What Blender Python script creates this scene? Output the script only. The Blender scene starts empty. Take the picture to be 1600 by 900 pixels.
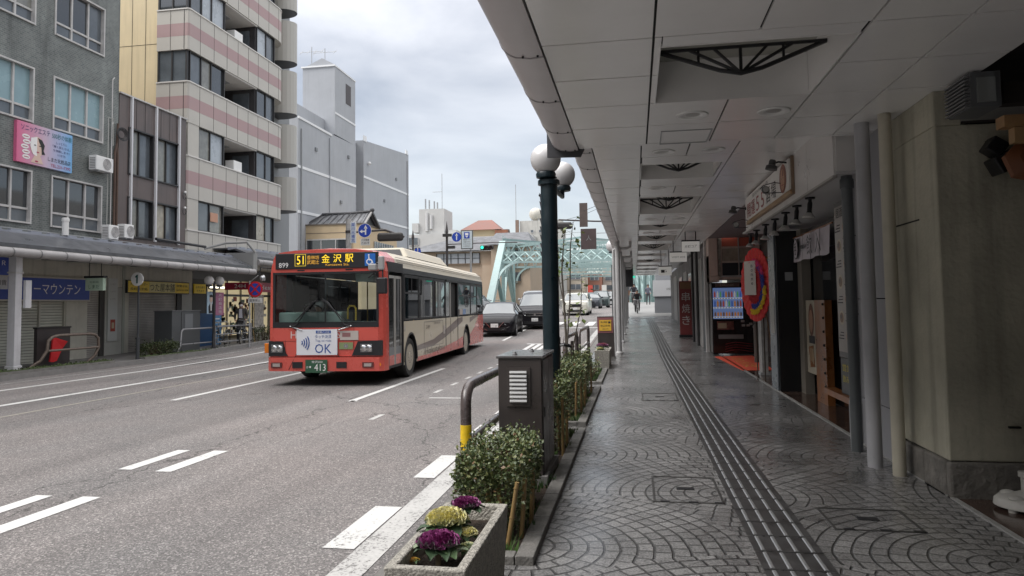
import bpy, math, random
from mathutils import Vector as V, Matrix
random.seed(7)
R = math.radians
SC = bpy.context.scene
COL = SC.collection

# ---------------------------------------------------------------- camera
cd = bpy.data.cameras.new("camera")
cam = bpy.data.objects.new("camera", cd); COL.objects.link(cam); SC.camera = cam
cd.sensor_width = 36.0
cd.lens = 36.0 * 1110.0 / 1600.0
cd.shift_y = -35.0 / 1600.0
cd.clip_start = 0.05; cd.clip_end = 3000
cam.matrix_world = Matrix(((0.98516, 0.02325, 0.17006, 0), (0.17107, -0.0523, -0.98387, 0), (-0.01398, 0.99836, -0.0555, 1.65), (0, 0, 0, 1)))
SC.render.resolution_x = 1024; SC.render.resolution_y = 576
# ---------------------------------------------------------------- sky and sun (overcast)
SUN_EL, SUN_AZ = 50.0, 240.0
w = bpy.data.worlds.new("World"); SC.world = w; w.use_nodes = True
nt = w.node_tree; nt.nodes.clear()
def N(t, **k):
    n = nt.nodes.new(t)
    for a, b in k.items(): setattr(n, a, b)
    return n
out = N('ShaderNodeOutputWorld')
sky = N('ShaderNodeTexSky', sky_type='NISHITA', sun_disc=False, sun_elevation=R(SUN_EL), sun_rotation=R(SUN_AZ))
bg1 = N('ShaderNodeBackground'); bg1.inputs[1].default_value = 0.05
nt.links.new(sky.outputs[0], bg1.inputs[0])
tc = N('ShaderNodeTexCoord'); sep = N('ShaderNodeSeparateXYZ'); nt.links.new(tc.outputs['Generated'], sep.inputs[0])
mp = N('ShaderNodeMapping'); mp.inputs['Scale'].default_value = (1.0, 1.0, 2.6); nt.links.new(tc.outputs['Generated'], mp.inputs[0])
nz = N('ShaderNodeTexNoise'); nz.inputs['Scale'].default_value = 2.3; nz.inputs['Detail'].default_value = 7; nz.inputs['Roughness'].default_value = 0.52; nz.inputs['Distortion'].default_value = .35
nt.links.new(mp.outputs[0], nz.inputs['Vector'])
cr = N('ShaderNodeValToRGB'); cr.color_ramp.elements[0].position = .38; cr.color_ramp.elements[0].color = (.50, .485, .475, 1)
cr.color_ramp.elements[1].position = .64; cr.color_ramp.elements[1].color = (.97, .93, .885, 1)
nt.links.new(nz.outputs['Fac'], cr.inputs[0])
mr = N('ShaderNodeMapRange'); mr.inputs['From Min'].default_value = .3; mr.inputs['From Max'].default_value = 1.0; mr.inputs['To Min'].default_value = .41; mr.inputs['To Max'].default_value = 2.5
nt.links.new(sep.outputs[2], mr.inputs['Value'])
bg2 = N('ShaderNodeBackground'); nt.links.new(cr.outputs[0], bg2.inputs[0]); nt.links.new(mr.outputs[0], bg2.inputs[1])
ad = N('ShaderNodeAddShader'); nt.links.new(bg1.outputs[0], ad.inputs[0]); nt.links.new(bg2.outputs[0], ad.inputs[1]); nt.links.new(ad.outputs[0], out.inputs[0])
sd = bpy.data.lights.new("sun", 'SUN'); sd.energy = 1.5; sd.angle = R(35); sd.color = (1, .97, .93)
sun = bpy.data.objects.new("sun", sd); COL.objects.link(sun)
sun.rotation_euler = (R(90 - SUN_EL), 0, R(180 - SUN_AZ))
SC.view_settings.view_transform = 'Standard'; SC.view_settings.look = 'None'; SC.view_settings.gamma = 1
SC.view_settings.exposure = 0.72
SC.cycles.use_denoising = True
SC.cycles.max_bounces = 8; SC.cycles.diffuse_bounces = 5; SC.cycles.glossy_bounces = 4; SC.cycles.transmission_bounces = 6
SC.cycles.sample_clamp_indirect = 6

# ---------------------------------------------------------------- materials
MATS = {}
def srgb(r, g, b):
    f = lambda c: ((c / 255) / 12.92 if c / 255 <= .04045 else ((c / 255 + .055) / 1.055) ** 2.4)
    return (f(r), f(g), f(b))
def M(name, col=(.5, .5, .5), rough=.6, metal=0., var=.0, vs=3., streak=0., bump=0., bs=40., spec=.5, coat=0., emit=None, es=1., wet=0.):
    if name in MATS: return MATS[name]
    m = bpy.data.materials.new(name); m.use_nodes = True; t = m.node_tree; p = t.nodes['Principled BSDF']
    p.inputs['Base Color'].default_value = (*col, 1); p.inputs['Roughness'].default_value = rough; p.inputs['Metallic'].default_value = metal
    p.inputs['Specular IOR Level'].default_value = spec; p.inputs['Coat Weight'].default_value = coat; p.inputs['Coat Roughness'].default_value = .06
    if emit: p.inputs['Emission Color'].default_value = (*emit, 1); p.inputs['Emission Strength'].default_value = es
    L = t.links.new; nn = t.nodes.new
    g = None
    if var or streak or bump:
        g = nn('ShaderNodeNewGeometry')
    cur = None
    if var:
        n = nn('ShaderNodeTexNoise'); n.inputs['Scale'].default_value = vs; n.inputs['Detail'].default_value = 6; n.inputs['Roughness'].default_value = .62
        L(g.outputs['Position'], n.inputs['Vector'])
        r = nn('ShaderNodeMapRange'); r.inputs['From Min'].default_value = .28; r.inputs['From Max'].default_value = .72; r.inputs['To Min'].default_value = 1 - var; r.inputs['To Max'].default_value = 1 + var
        L(n.outputs['Fac'], r.inputs[0]); cur = r.outputs[0]
        rr = nn('ShaderNodeMapRange'); rr.inputs['From Min'].default_value = .3; rr.inputs['From Max'].default_value = .7; rr.inputs['To Min'].default_value = max(0, rough - .12); rr.inputs['To Max'].default_value = min(1, rough + .12)
        L(n.outputs['Fac'], rr.inputs[0])
        if var > .05: L(rr.outputs[0], p.inputs['Roughness'])
    if streak:
        mpn = nn('ShaderNodeMapping'); mpn.inputs['Scale'].default_value = (5, 5, .35); L(g.outputs['Position'], mpn.inputs[0])
        n = nn('ShaderNodeTexNoise'); n.inputs['Scale'].default_value = 1.3; n.inputs['Detail'].default_value = 5; L(mpn.outputs[0], n.inputs['Vector'])
        r = nn('ShaderNodeMapRange'); r.inputs['From Min'].default_value = .5; r.inputs['From Max'].default_value = .75; r.inputs['To Min'].default_value = 1; r.inputs['To Max'].default_value = 1 - streak
        L(n.outputs['Fac'], r.inputs[0])
        if cur is None: cur = r.outputs[0]
        else:
            q = nn('ShaderNodeMath'); q.operation = 'MULTIPLY'; L(cur, q.inputs[0]); L(r.outputs[0], q.inputs[1]); cur = q.outputs[0]
    if cur is not None:
        mx = nn('ShaderNodeVectorMath'); mx.operation = 'SCALE'; mx.inputs[0].default_value = col; L(cur, mx.inputs['Scale']); L(mx.outputs[0], p.inputs['Base Color'])
    if bump:
        n = nn('ShaderNodeTexNoise'); n.inputs['Scale'].default_value = bs; n.inputs['Detail'].default_value = 4; L(g.outputs['Position'], n.inputs['Vector'])
        b = nn('ShaderNodeBump'); b.inputs['Strength'].default_value = bump; b.inputs['Distance'].default_value = .02; L(n.outputs['Fac'], b.inputs['Height']); L(b.outputs[0], p.inputs['Normal'])
    MATS[name] = m; return m

def glass_dark(name, col=(.03, .035, .04), rough=.05, spec=.9):
    return M(name, col, rough, spec=spec, coat=.6)

def road_mat():
    m = bpy.data.materials.new('asphalt'); m.use_nodes = True; t = m.node_tree; p = t.nodes['Principled BSDF']; L = t.links.new; nn = t.nodes.new
    g = nn('ShaderNodeNewGeometry')
    n1 = nn('ShaderNodeTexNoise'); n1.inputs['Scale'].default_value = 70; n1.inputs['Detail'].default_value = 3; n1.inputs['Roughness'].default_value = .8; L(g.outputs['Position'], n1.inputs['Vector'])
    v1 = nn('ShaderNodeTexVoronoi'); v1.inputs['Scale'].default_value = 95; L(g.outputs['Position'], v1.inputs['Vector'])
    sv = nn('ShaderNodeSeparateColor'); L(v1.outputs['Color'], sv.inputs[0])
    c1 = nn('ShaderNodeValToRGB'); e = c1.color_ramp.elements; e[0].position = 0; e[0].color = (.085, .082, .080, 1); e[1].position = 1; e[1].color = (.37, .35, .34, 1)
    k = e.new(.55); k.color = (.147, .139, .136, 1); k = e.new(.85); k.color = (.215, .203, .197, 1); L(sv.outputs[0], c1.inputs[0])
    n2 = nn('ShaderNodeTexNoise'); n2.inputs['Scale'].default_value = .35; n2.inputs['Detail'].default_value = 5; L(g.outputs['Position'], n2.inputs['Vector'])
    c2 = nn('ShaderNodeValToRGB'); e = c2.color_ramp.elements; e[0].position = .35; e[0].color = (.90, .905, .91, 1); e[1].position = .65; e[1].color = (1.12, 1.06, 1.04, 1); L(n2.outputs['Fac'], c2.inputs[0])
    # long wheel-track streaks
    mp = nn('ShaderNodeMapping'); mp.inputs['Scale'].default_value = (1.1, .05, 1); L(g.outputs['Position'], mp.inputs[0])
    n3 = nn('ShaderNodeTexNoise'); n3.inputs['Scale'].default_value = 1.0; n3.inputs['Detail'].default_value = 3; L(mp.outputs[0], n3.inputs['Vector'])
    r3 = nn('ShaderNodeMapRange'); r3.inputs['From Min'].default_value = .3; r3.inputs['From Max'].default_value = .7; r3.inputs['To Min'].default_value = .78; r3.inputs['To Max'].default_value = 1.16; L(n3.outputs['Fac'], r3.inputs[0])
    # cracks
    n4 = nn('ShaderNodeTexNoise'); n4.inputs['Scale'].default_value = 1.5; n4.inputs['Detail'].default_value = 4; n4.inputs['Roughness'].default_value = .65
    L(g.outputs['Position'], n4.inputs['Vector'])
    va = nn('ShaderNodeVectorMath'); va.operation = 'MULTIPLY_ADD'; va.inputs[1].default_value = (.9, .9, .9); L(n4.outputs['Color'], va.inputs[0]); L(g.outputs['Position'], va.inputs[2])
    mp5 = nn('ShaderNodeMapping'); mp5.inputs['Scale'].default_value = (.30, .13, .2); mp5.inputs['Location'].default_value = (.37, .2, 0); L(va.outputs[0], mp5.inputs[0])
    v5 = nn('ShaderNodeTexVoronoi'); v5.feature = 'DISTANCE_TO_EDGE'; v5.inputs['Scale'].default_value = .9; L(mp5.outputs[0], v5.inputs['Vector'])
    r5 = nn('ShaderNodeMapRange'); r5.inputs['From Min'].default_value = .0; r5.inputs['From Max'].default_value = .0045; r5.inputs['To Min'].default_value = .3; r5.inputs['To Max'].default_value = 1; L(v5.outputs[0], r5.inputs[0])
    sx = nn('ShaderNodeSeparateXYZ'); L(va.outputs[0], sx.inputs[0])   # long joint between two asphalt lanes, patch edge
    ab = nn('ShaderNodeMath'); ab.operation = 'ADD'; ab.inputs[1].default_value = 5.03 - .45; L(sx.outputs[0], ab.inputs[0]); ac = nn('ShaderNodeMath'); ac.operation = 'ABSOLUTE'; L(ab.outputs[0], ac.inputs[0])
    rj = nn('ShaderNodeMapRange'); rj.inputs['From Min'].default_value = .004; rj.inputs['From Max'].default_value = .022; rj.inputs['To Min'].default_value = .4; L(ac.outputs[0], rj.inputs[0])
    m0 = nn('ShaderNodeMath'); m0.operation = 'MULTIPLY'; L(rj.outputs[0], m0.inputs[0]); L(r5.outputs[0], m0.inputs[1])
    m1 = nn('ShaderNodeMath'); m1.operation = 'MULTIPLY'; L(r3.outputs[0], m1.inputs[0]); L(m0.outputs[0], m1.inputs[1])
    mm = nn('ShaderNodeMix'); mm.data_type = 'RGBA'; mm.blend_type = 'MULTIPLY'; mm.inputs[0].default_value = 1; L(c1.outputs[0], mm.inputs[6]); L(c2.outputs[0], mm.inputs[7])
    vs = nn('ShaderNodeVectorMath'); vs.operation = 'SCALE'; L(mm.outputs[2], vs.inputs[0]); L(m1.outputs[0], vs.inputs['Scale']); L(vs.outputs[0], p.inputs['Base Color'])
    p.inputs['Roughness'].default_value = .82
    b = nn('ShaderNodeBump'); b.inputs['Strength'].default_value = .5; b.inputs['Distance'].default_value = .006; L(n1.outputs['Fac'], b.inputs['Height']); L(b.outputs[0], p.inputs['Normal'])
    return m

def paving_mat(name, dark=1.0):
    """setts laid in segmental arcs, damp granite"""
    m = bpy.data.materials.new(name); m.use_nodes = True; t = m.node_tree; p = t.nodes['Principled BSDF']; L = t.links.new; nn = t.nodes.new
    def mth(op, a, b=None, c=None):
        n = nn('ShaderNodeMath'); n.operation = op
        for i, q in enumerate((a, b, c)):
            if q is None: continue
            if isinstance(q, (int, float)): n.inputs[i].default_value = q
            else: L(q, n.inputs[i])
        return n.outputs[0]
    g = nn('ShaderNodeNewGeometry')
    wob = nn('ShaderNodeTexNoise'); wob.inputs['Scale'].default_value = 2.2; L(g.outputs['Position'], wob.inputs['Vector'])
    va = nn('ShaderNodeVectorMath'); va.operation = 'MULTIPLY_ADD'; va.inputs[1].default_value = (.06, .06, 0); L(wob.outputs['Color'], va.inputs[0]); L(g.outputs['Position'], va.inputs[2])
    s = nn('ShaderNodeSeparateXYZ'); L(va.outputs[0], s.inputs[0])
    RR = 1.4; w_ = .103                                # overlapping fans of concentric setts
    X = mth('ADD', s.outputs[0], 28 * RR - .65 - .045); Y = mth('ADD', s.outputs[1], 28 * RR - 5.9 - .045)
    j = mth('FLOOR', mth('DIVIDE', Y, RR))
    def cell(jj):
        off = mth('MULTIPLY', mth('MODULO', jj, 2.), RR)
        dx = mth('SUBTRACT', mth('MODULO', mth('ADD', mth('SUBTRACT', X, off), 3 * RR), 2 * RR), RR); dy = mth('SUBTRACT', Y, mth('MULTIPLY', jj, RR)); return dx, dy
    dx0, dy0 = cell(j); dx1, dy1 = cell(mth('ADD', j, 1.))
    d0 = mth('SQRT', mth('ADD', mth('MULTIPLY', dx0, dx0), mth('MULTIPLY', dy0, dy0))); mk = mth('LESS_THAN', d0, RR)
    lerp = lambda a_, b_: mth('ADD', mth('MULTIPLY', a_, mk), mth('MULTIPLY', b_, mth('SUBTRACT', 1., mk)))
    dx = lerp(dx0, dx1); dy = lerp(dy0, dy1); d = mth('SQRT', mth('ADD', mth('MULTIPLY', dx, dx), mth('MULTIPLY', dy, dy)))
    q = mth('DIVIDE', d, w_); row = mth('FLOOR', q); fr = mth('FRACT', q); xs = X; W = RR
    n_ = mth('MAXIMUM', mth('FLOOR', mth('MULTIPLY', mth('ADD', row, .5), 2 * math.pi * w_ / .125)), 3.)
    cc = mth('ADD', mth('MULTIPLY', mth('DIVIDE', mth('ARCTAN2', dx, dy), 2 * math.pi), n_), mth('ADD', mth('MULTIPLY', row, .37), 60.))
    cf = mth('FRACT', cc)
    e1 = mth('MULTIPLY', mth('MINIMUM', fr, mth('SUBTRACT', 1., fr)), w_)
    e2 = mth('MULTIPLY', mth('MINIMUM', cf, mth('SUBTRACT', 1., cf)), .125)
    ed = mth('MINIMUM', e1, e2)
    jr = nn('ShaderNodeMapRange'); jr.interpolation_type = 'SMOOTHSTEP'; jr.inputs['From Min'].default_value = .003; jr.inputs['From Max'].default_value = .0105; L(ed, jr.inputs[0])
    # stone ids
    cmb = nn('ShaderNodeCombineXYZ'); L(row, cmb.inputs[0]); L(mth('FLOOR', cc), cmb.inputs[1]); L(mth('FLOOR', mth('DIVIDE', xs, W)), cmb.inputs[2])
    wn = nn('ShaderNodeTexWhiteNoise'); L(cmb.outputs[0], wn.inputs['Vector'])
    sp = nn('ShaderNodeTexNoise'); sp.inputs['Scale'].default_value = 75; sp.inputs['Detail'].default_value = 3; sp.inputs['Roughness'].default_value = .7; L(g.outputs['Position'], sp.inputs['Vector'])
    big = nn('ShaderNodeTexNoise'); big.inputs['Scale'].default_value = .9; big.inputs['Detail'].default_value = 5; big.inputs['Roughness'].default_value = .6; L(g.outputs['Position'], big.inputs['Vector'])
    tone = mth('ADD', mth('MULTIPLY', wn.outputs['Value'], .08), mth('MULTIPLY', mth('SUBTRACT', sp.outputs['Fac'], .5), .75))
    tone = mth('ADD', tone, mth('MULTIPLY', mth('SUBTRACT', big.outputs['Fac'], .5), .22))
    tone = mth('MULTIPLY', mth('MAXIMUM', mth('ADD', tone, .15), .03), dark)
    tone = mth('MULTIPLY', tone, mth('ADD', mth('MULTIPLY', jr.outputs[0], .72), .28))
    cb = nn('ShaderNodeCombineColor'); L(tone, cb.inputs[0]); L(mth('MULTIPLY', tone, .985), cb.inputs[1]); L(mth('MULTIPLY', tone, .97), cb.inputs[2]); L(cb.outputs[0], p.inputs['Base Color'])
    rg = nn('ShaderNodeMapRange'); rg.inputs['From Min'].default_value = .35; rg.inputs['From Max'].default_value = .68; rg.inputs['To Min'].default_value = .20; rg.inputs['To Max'].default_value = .50; L(big.outputs['Fac'], rg.inputs[0])
    L(mth('ADD', rg.outputs[0], mth('MULTIPLY', wn.outputs['Value'], .08)), p.inputs['Roughness'])
    p.inputs['Specular IOR Level'].default_value = .9
    cw = nn('ShaderNodeMapRange'); cw.inputs['From Min'].default_value = .62; cw.inputs['From Max'].default_value = .42; cw.inputs['To Min'].default_value = .12; cw.inputs['To Max'].default_value = .8; L(big.outputs['Fac'], cw.inputs[0]); L(cw.outputs[0], p.inputs['Coat Weight']); p.inputs['Coat Roughness'].default_value = .19; p.inputs['Coat IOR'].default_value = 1.45
    hh = mth('ADD', mth('MULTIPLY', jr.outputs[0], 1.), mth('MULTIPLY', sp.outputs['Fac'], .35)); hh = mth('ADD', hh, mth('MULTIPLY', wn.outputs['Value'], .25))
    b = nn('ShaderNodeBump'); b.inputs['Strength'].default_value = 1.; b.inputs['Distance'].default_value = .013; L(hh, b.inputs['Height']); L(b.outputs[0], p.inputs['Normal'])
    return m

def brick_mat(name, c1, c2, mortar, bw=.11, bh=.055, plane='yz', dirt=.35, bump=.3):
    m = bpy.data.materials.new(name); m.use_nodes = True; t = m.node_tree; p = t.nodes['Principled BSDF']; L = t.links.new; nn = t.nodes.new
    g = nn('ShaderNodeNewGeometry'); s = nn('ShaderNodeSeparateXYZ'); L(g.outputs['Position'], s.inputs[0])
    a = nn('ShaderNodeMath'); a.operation = 'ADD'; L(s.outputs[0], a.inputs[0]); L(s.outputs[1], a.inputs[1])
    cb = nn('ShaderNodeCombineXYZ'); L(a.outputs[0], cb.inputs[0]); L(s.outputs[2], cb.inputs[1])
    b = nn('ShaderNodeTexBrick'); b.inputs['Color1'].default_value = (*c1, 1); b.inputs['Color2'].default_value = (*c2, 1); b.inputs['Mortar'].default_value = (*mortar, 1)
    b.inputs['Scale'].default_value = 1; b.inputs['Brick Width'].default_value = bw; b.inputs['Row Height'].default_value = bh; b.inputs['Mortar Size'].default_value = .006; b.inputs['Mortar Smooth'].default_value = .3
    L(cb.outputs[0], b.inputs['Vector'])
    n = nn('ShaderNodeTexNoise'); n.inputs['Scale'].default_value = .7; n.inputs['Detail'].default_value = 8; n.inputs['Roughness'].default_value = .65; L(g.outputs['Position'], n.inputs['Vector'])
    r = nn('ShaderNodeMapRange'); r.inputs['From Min'].default_value = .35; r.inputs['From Max'].default_value = .65; r.inputs['To Min'].default_value = 1 - dirt; r.inputs['To Max'].default_value = 1.1; L(n.outputs['Fac'], r.inputs[0])
    mpn = nn('ShaderNodeMapping'); mpn.inputs['Scale'].default_value = (3, 3, .3); L(g.outputs['Position'], mpn.inputs[0])
    n2 = nn('ShaderNodeTexNoise'); n2.inputs['Scale'].default_value = 1.2; n2.inputs['Detail'].default_value = 6; L(mpn.outputs[0], n2.inputs['Vector'])
    r2 = nn('ShaderNodeMapRange'); r2.inputs['From Min'].default_value = .52; r2.inputs['From Max'].default_value = .72; r2.inputs['To Min'].default_value = 1; r2.inputs['To Max'].default_value = 1 - dirt; L(n2.outputs['Fac'], r2.inputs[0])
    q = nn('ShaderNodeMath'); q.operation = 'MULTIPLY'; L(r.outputs[0], q.inputs[0]); L(r2.outputs[0], q.inputs[1])
    vs = nn('ShaderNodeVectorMath'); vs.operation = 'SCALE'; L(b.outputs['Color'], vs.inputs[0]); L(q.outputs[0], vs.inputs['Scale']); L(vs.outputs[0], p.inputs['Base Color'])
    p.inputs['Roughness'].default_value = .45
    bm = nn('ShaderNodeBump'); bm.inputs['Strength'].default_value = bump; bm.inputs['Distance'].default_value = .01; bm.invert = True; L(b.outputs['Fac'], bm.inputs['Height']); L(bm.outputs[0], p.inputs['Normal'])
    return m

def slat_mat(name, col, pitch, depth=.8, rough=.5, axis=2, var=.1):
    """roller shutter slats / corrugation as bump"""
    m = bpy.data.materials.new(name); m.use_nodes = True; t = m.node_tree; p = t.nodes['Principled BSDF']; L = t.links.new; nn = t.nodes.new
    g = nn('ShaderNodeNewGeometry'); s = nn('ShaderNodeSeparateXYZ'); L(g.outputs['Position'], s.inputs[0])
    d = nn('ShaderNodeMath'); d.operation = 'DIVIDE'; L(s.outputs[axis], d.inputs[0]); d.inputs[1].default_value = pitch
    f = nn('ShaderNodeMath'); f.operation = 'FRACT'; L(d.outputs[0], f.inputs[0])
    pp = nn('ShaderNodeMath'); pp.operation = 'PINGPONG'; L(f.outputs[0], pp.inputs[0]); pp.inputs[1].default_value = .5
    r = nn('ShaderNodeMapRange'); r.inputs['From Max'].default_value = .16; r.inputs['To Min'].default_value = .0; L(pp.outputs[0], r.inputs[0])
    b = nn('ShaderNodeBump'); b.inputs['Strength'].default_value = depth; b.inputs['Distance'].default_value = .03; L(r.outputs[0], b.inputs['Height']); L(b.outputs[0], p.inputs['Normal'])
    rc = nn('ShaderNodeMapRange'); rc.inputs['To Min'].default_value = .5; rc.inputs['To Max'].default_value = 1.; L(r.outputs[0], rc.inputs[0])
    n = nn('ShaderNodeTexNoise'); n.inputs['Scale'].default_value = 1.3; n.inputs['Detail'].default_value = 6; L(g.outputs['Position'], n.inputs['Vector'])
    rn = nn('ShaderNodeMapRange'); rn.inputs['From Min'].default_value = .3; rn.inputs['From Max'].default_value = .7; rn.inputs['To Min'].default_value = 1 - var * 2; rn.inputs['To Max'].default_value = 1 + var; L(n.outputs['Fac'], rn.inputs[0])
    q = nn('ShaderNodeMath'); q.operation = 'MULTIPLY'; L(rc.outputs[0], q.inputs[0]); L(rn.outputs[0], q.inputs[1])
    vs = nn('ShaderNodeVectorMath'); vs.operation = 'SCALE'; vs.inputs[0].default_value = col; L(q.outputs[0], vs.inputs['Scale']); L(vs.outputs[0], p.inputs['Base Color'])
    p.inputs['Roughness'].default_value = rough
    return m

asphalt = road_mat(); paving = paving_mat('granite_setts'); 
def paint_mat(name, col, wear):
    m = bpy.data.materials.new(name); m.use_nodes = True; t = m.node_tree; p = t.nodes['Principled BSDF']; L = t.links.new; nn = t.nodes.new
    g = nn('ShaderNodeNewGeometry'); a = nn('ShaderNodeTexNoise'); a.inputs['Scale'].default_value = 34; a.inputs['Detail'].default_value = 5; a.inputs['Roughness'].default_value = .75; L(g.outputs['Position'], a.inputs['Vector'])
    b = nn('ShaderNodeTexNoise'); b.inputs['Scale'].default_value = 2.2; b.inputs['Detail'].default_value = 3; L(g.outputs['Position'], b.inputs['Vector'])
    s = nn('ShaderNodeMath'); s.operation = 'MULTIPLY_ADD'; s.inputs[1].default_value = .55; L(b.outputs['Fac'], s.inputs[0]); L(a.outputs['Fac'], s.inputs[2])
    r = nn('ShaderNodeValToRGB'); e = r.color_ramp.elements; e[0].position = wear - .02; e[0].color = (.17, .165, .16, 1); e[1].position = wear + .02; e[1].color = (*[c * .86 for c in col], 1); k = e.new(min(.99, wear + .22)); k.color = (*col, 1)
    L(s.outputs[0], r.inputs[0]); L(r.outputs[0], p.inputs['Base Color']); p.inputs['Roughness'].default_value = .65
    bm = nn('ShaderNodeBump'); bm.inputs['Strength'].default_value = .4; bm.inputs['Distance'].default_value = .004; L(s.outputs[0], bm.inputs['Height']); L(bm.outputs[0], p.inputs['Normal']); return m
white_paint = paint_mat('road_paint', (.60, .60, .585), .615); worn_paint = paint_mat('worn_paint', (.50, .495, .48), .69)
stone = M('kerb_stone', (.16, .155, .145), .7, var=.35, vs=9, bump=.5, bs=60)
concrete = M('concrete', (.24, .235, .22), .8, var=.22, vs=3, streak=.25, bump=.25, bs=30)
moss = M('moss', (.06, .085, .03), .9, var=.4, vs=12, bump=.8, bs=50)
soil = M('soil', (.05, .035, .025), .95, var=.4, vs=30, bump=1, bs=60)
ceil_white = M('ceiling_panel', (.83, .82, .81), .22, var=.045, vs=1.6, spec=.7)
gutter_m = M('canopy_fascia', (.56, .53, .535), .42, var=.05, vs=2.0)
dark_gap = M('dark_gap', (.02, .02, .02), .8)
steel_grey = M('painted_steel_grey', (.33, .34, .35), .4, var=.08, vs=4)
black_m = M('black_metal', (.012, .012, .014), .4)
brown_m = M('brown_metal', (.055, .045, .042), .35, var=.12, vs=6)
green_post = M('dark_green_post', (.007, .018, .024), .38, var=.1, vs=5, coat=.05)
white_m = M('white_plastic', (.72, .72, .71), .4, var=.06, vs=5)
chrome = M('chrome', (.6, .6, .6), .2, metal=1)
alu = M('aluminium', (.45, .46, .47), .4, metal=.7, var=.1)
yellow_m = M('yellow_tape', (.75, .50, .015), .45, var=.15, vs=20)
rubber = M('rubber', (.022, .022, .022), .75)
pane_d = glass_dark('window_dark')
pane_b = M('window_blind', (.22, .33, .36), .22, var=.12, vs=1.2, coat=.6)
pane_g = M('window_grey', (.10, .115, .13), .12, var=.3, vs=1.0, coat=.6)
frame_b = M('window_frame_dark', (.025, .024, .025), .4)
frame_a = M('window_frame_alu', (.46, .45, .44), .4, var=.15, vs=5)

# ---------------------------------------------------------------- mesh builder
TXT = {}
def text_geo(s):
    if s in TXT: return TXT[s]
    c = bpy.data.curves.new('t', 'FONT'); c.body = s; c.resolution_u = 2; c.align_x = 'LEFT'
    o = bpy.data.objects.new('t', c); COL.objects.link(o)
    dg = bpy.context.evaluated_depsgraph_get(); me = bpy.data.meshes.new_from_object(o.evaluated_get(dg))
    vs = [v.co.copy() for v in me.vertices]; fs = [tuple(p.vertices) for p in me.polygons]
    bpy.data.objects.remove(o); bpy.data.curves.remove(c); bpy.data.meshes.remove(me)
    x0 = min(v.x for v in vs); x1 = max(v.x for v in vs); y0 = min(v.y for v in vs); y1 = max(v.y for v in vs)
    vs = [((v.x - (x0 + x1) / 2) / (x1 - x0), (v.y - (y0 + y1) / 2) / (y1 - y0)) for v in vs]
    TXT[s] = (vs, fs, (x1 - x0) / (y1 - y0)); return TXT[s]

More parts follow.
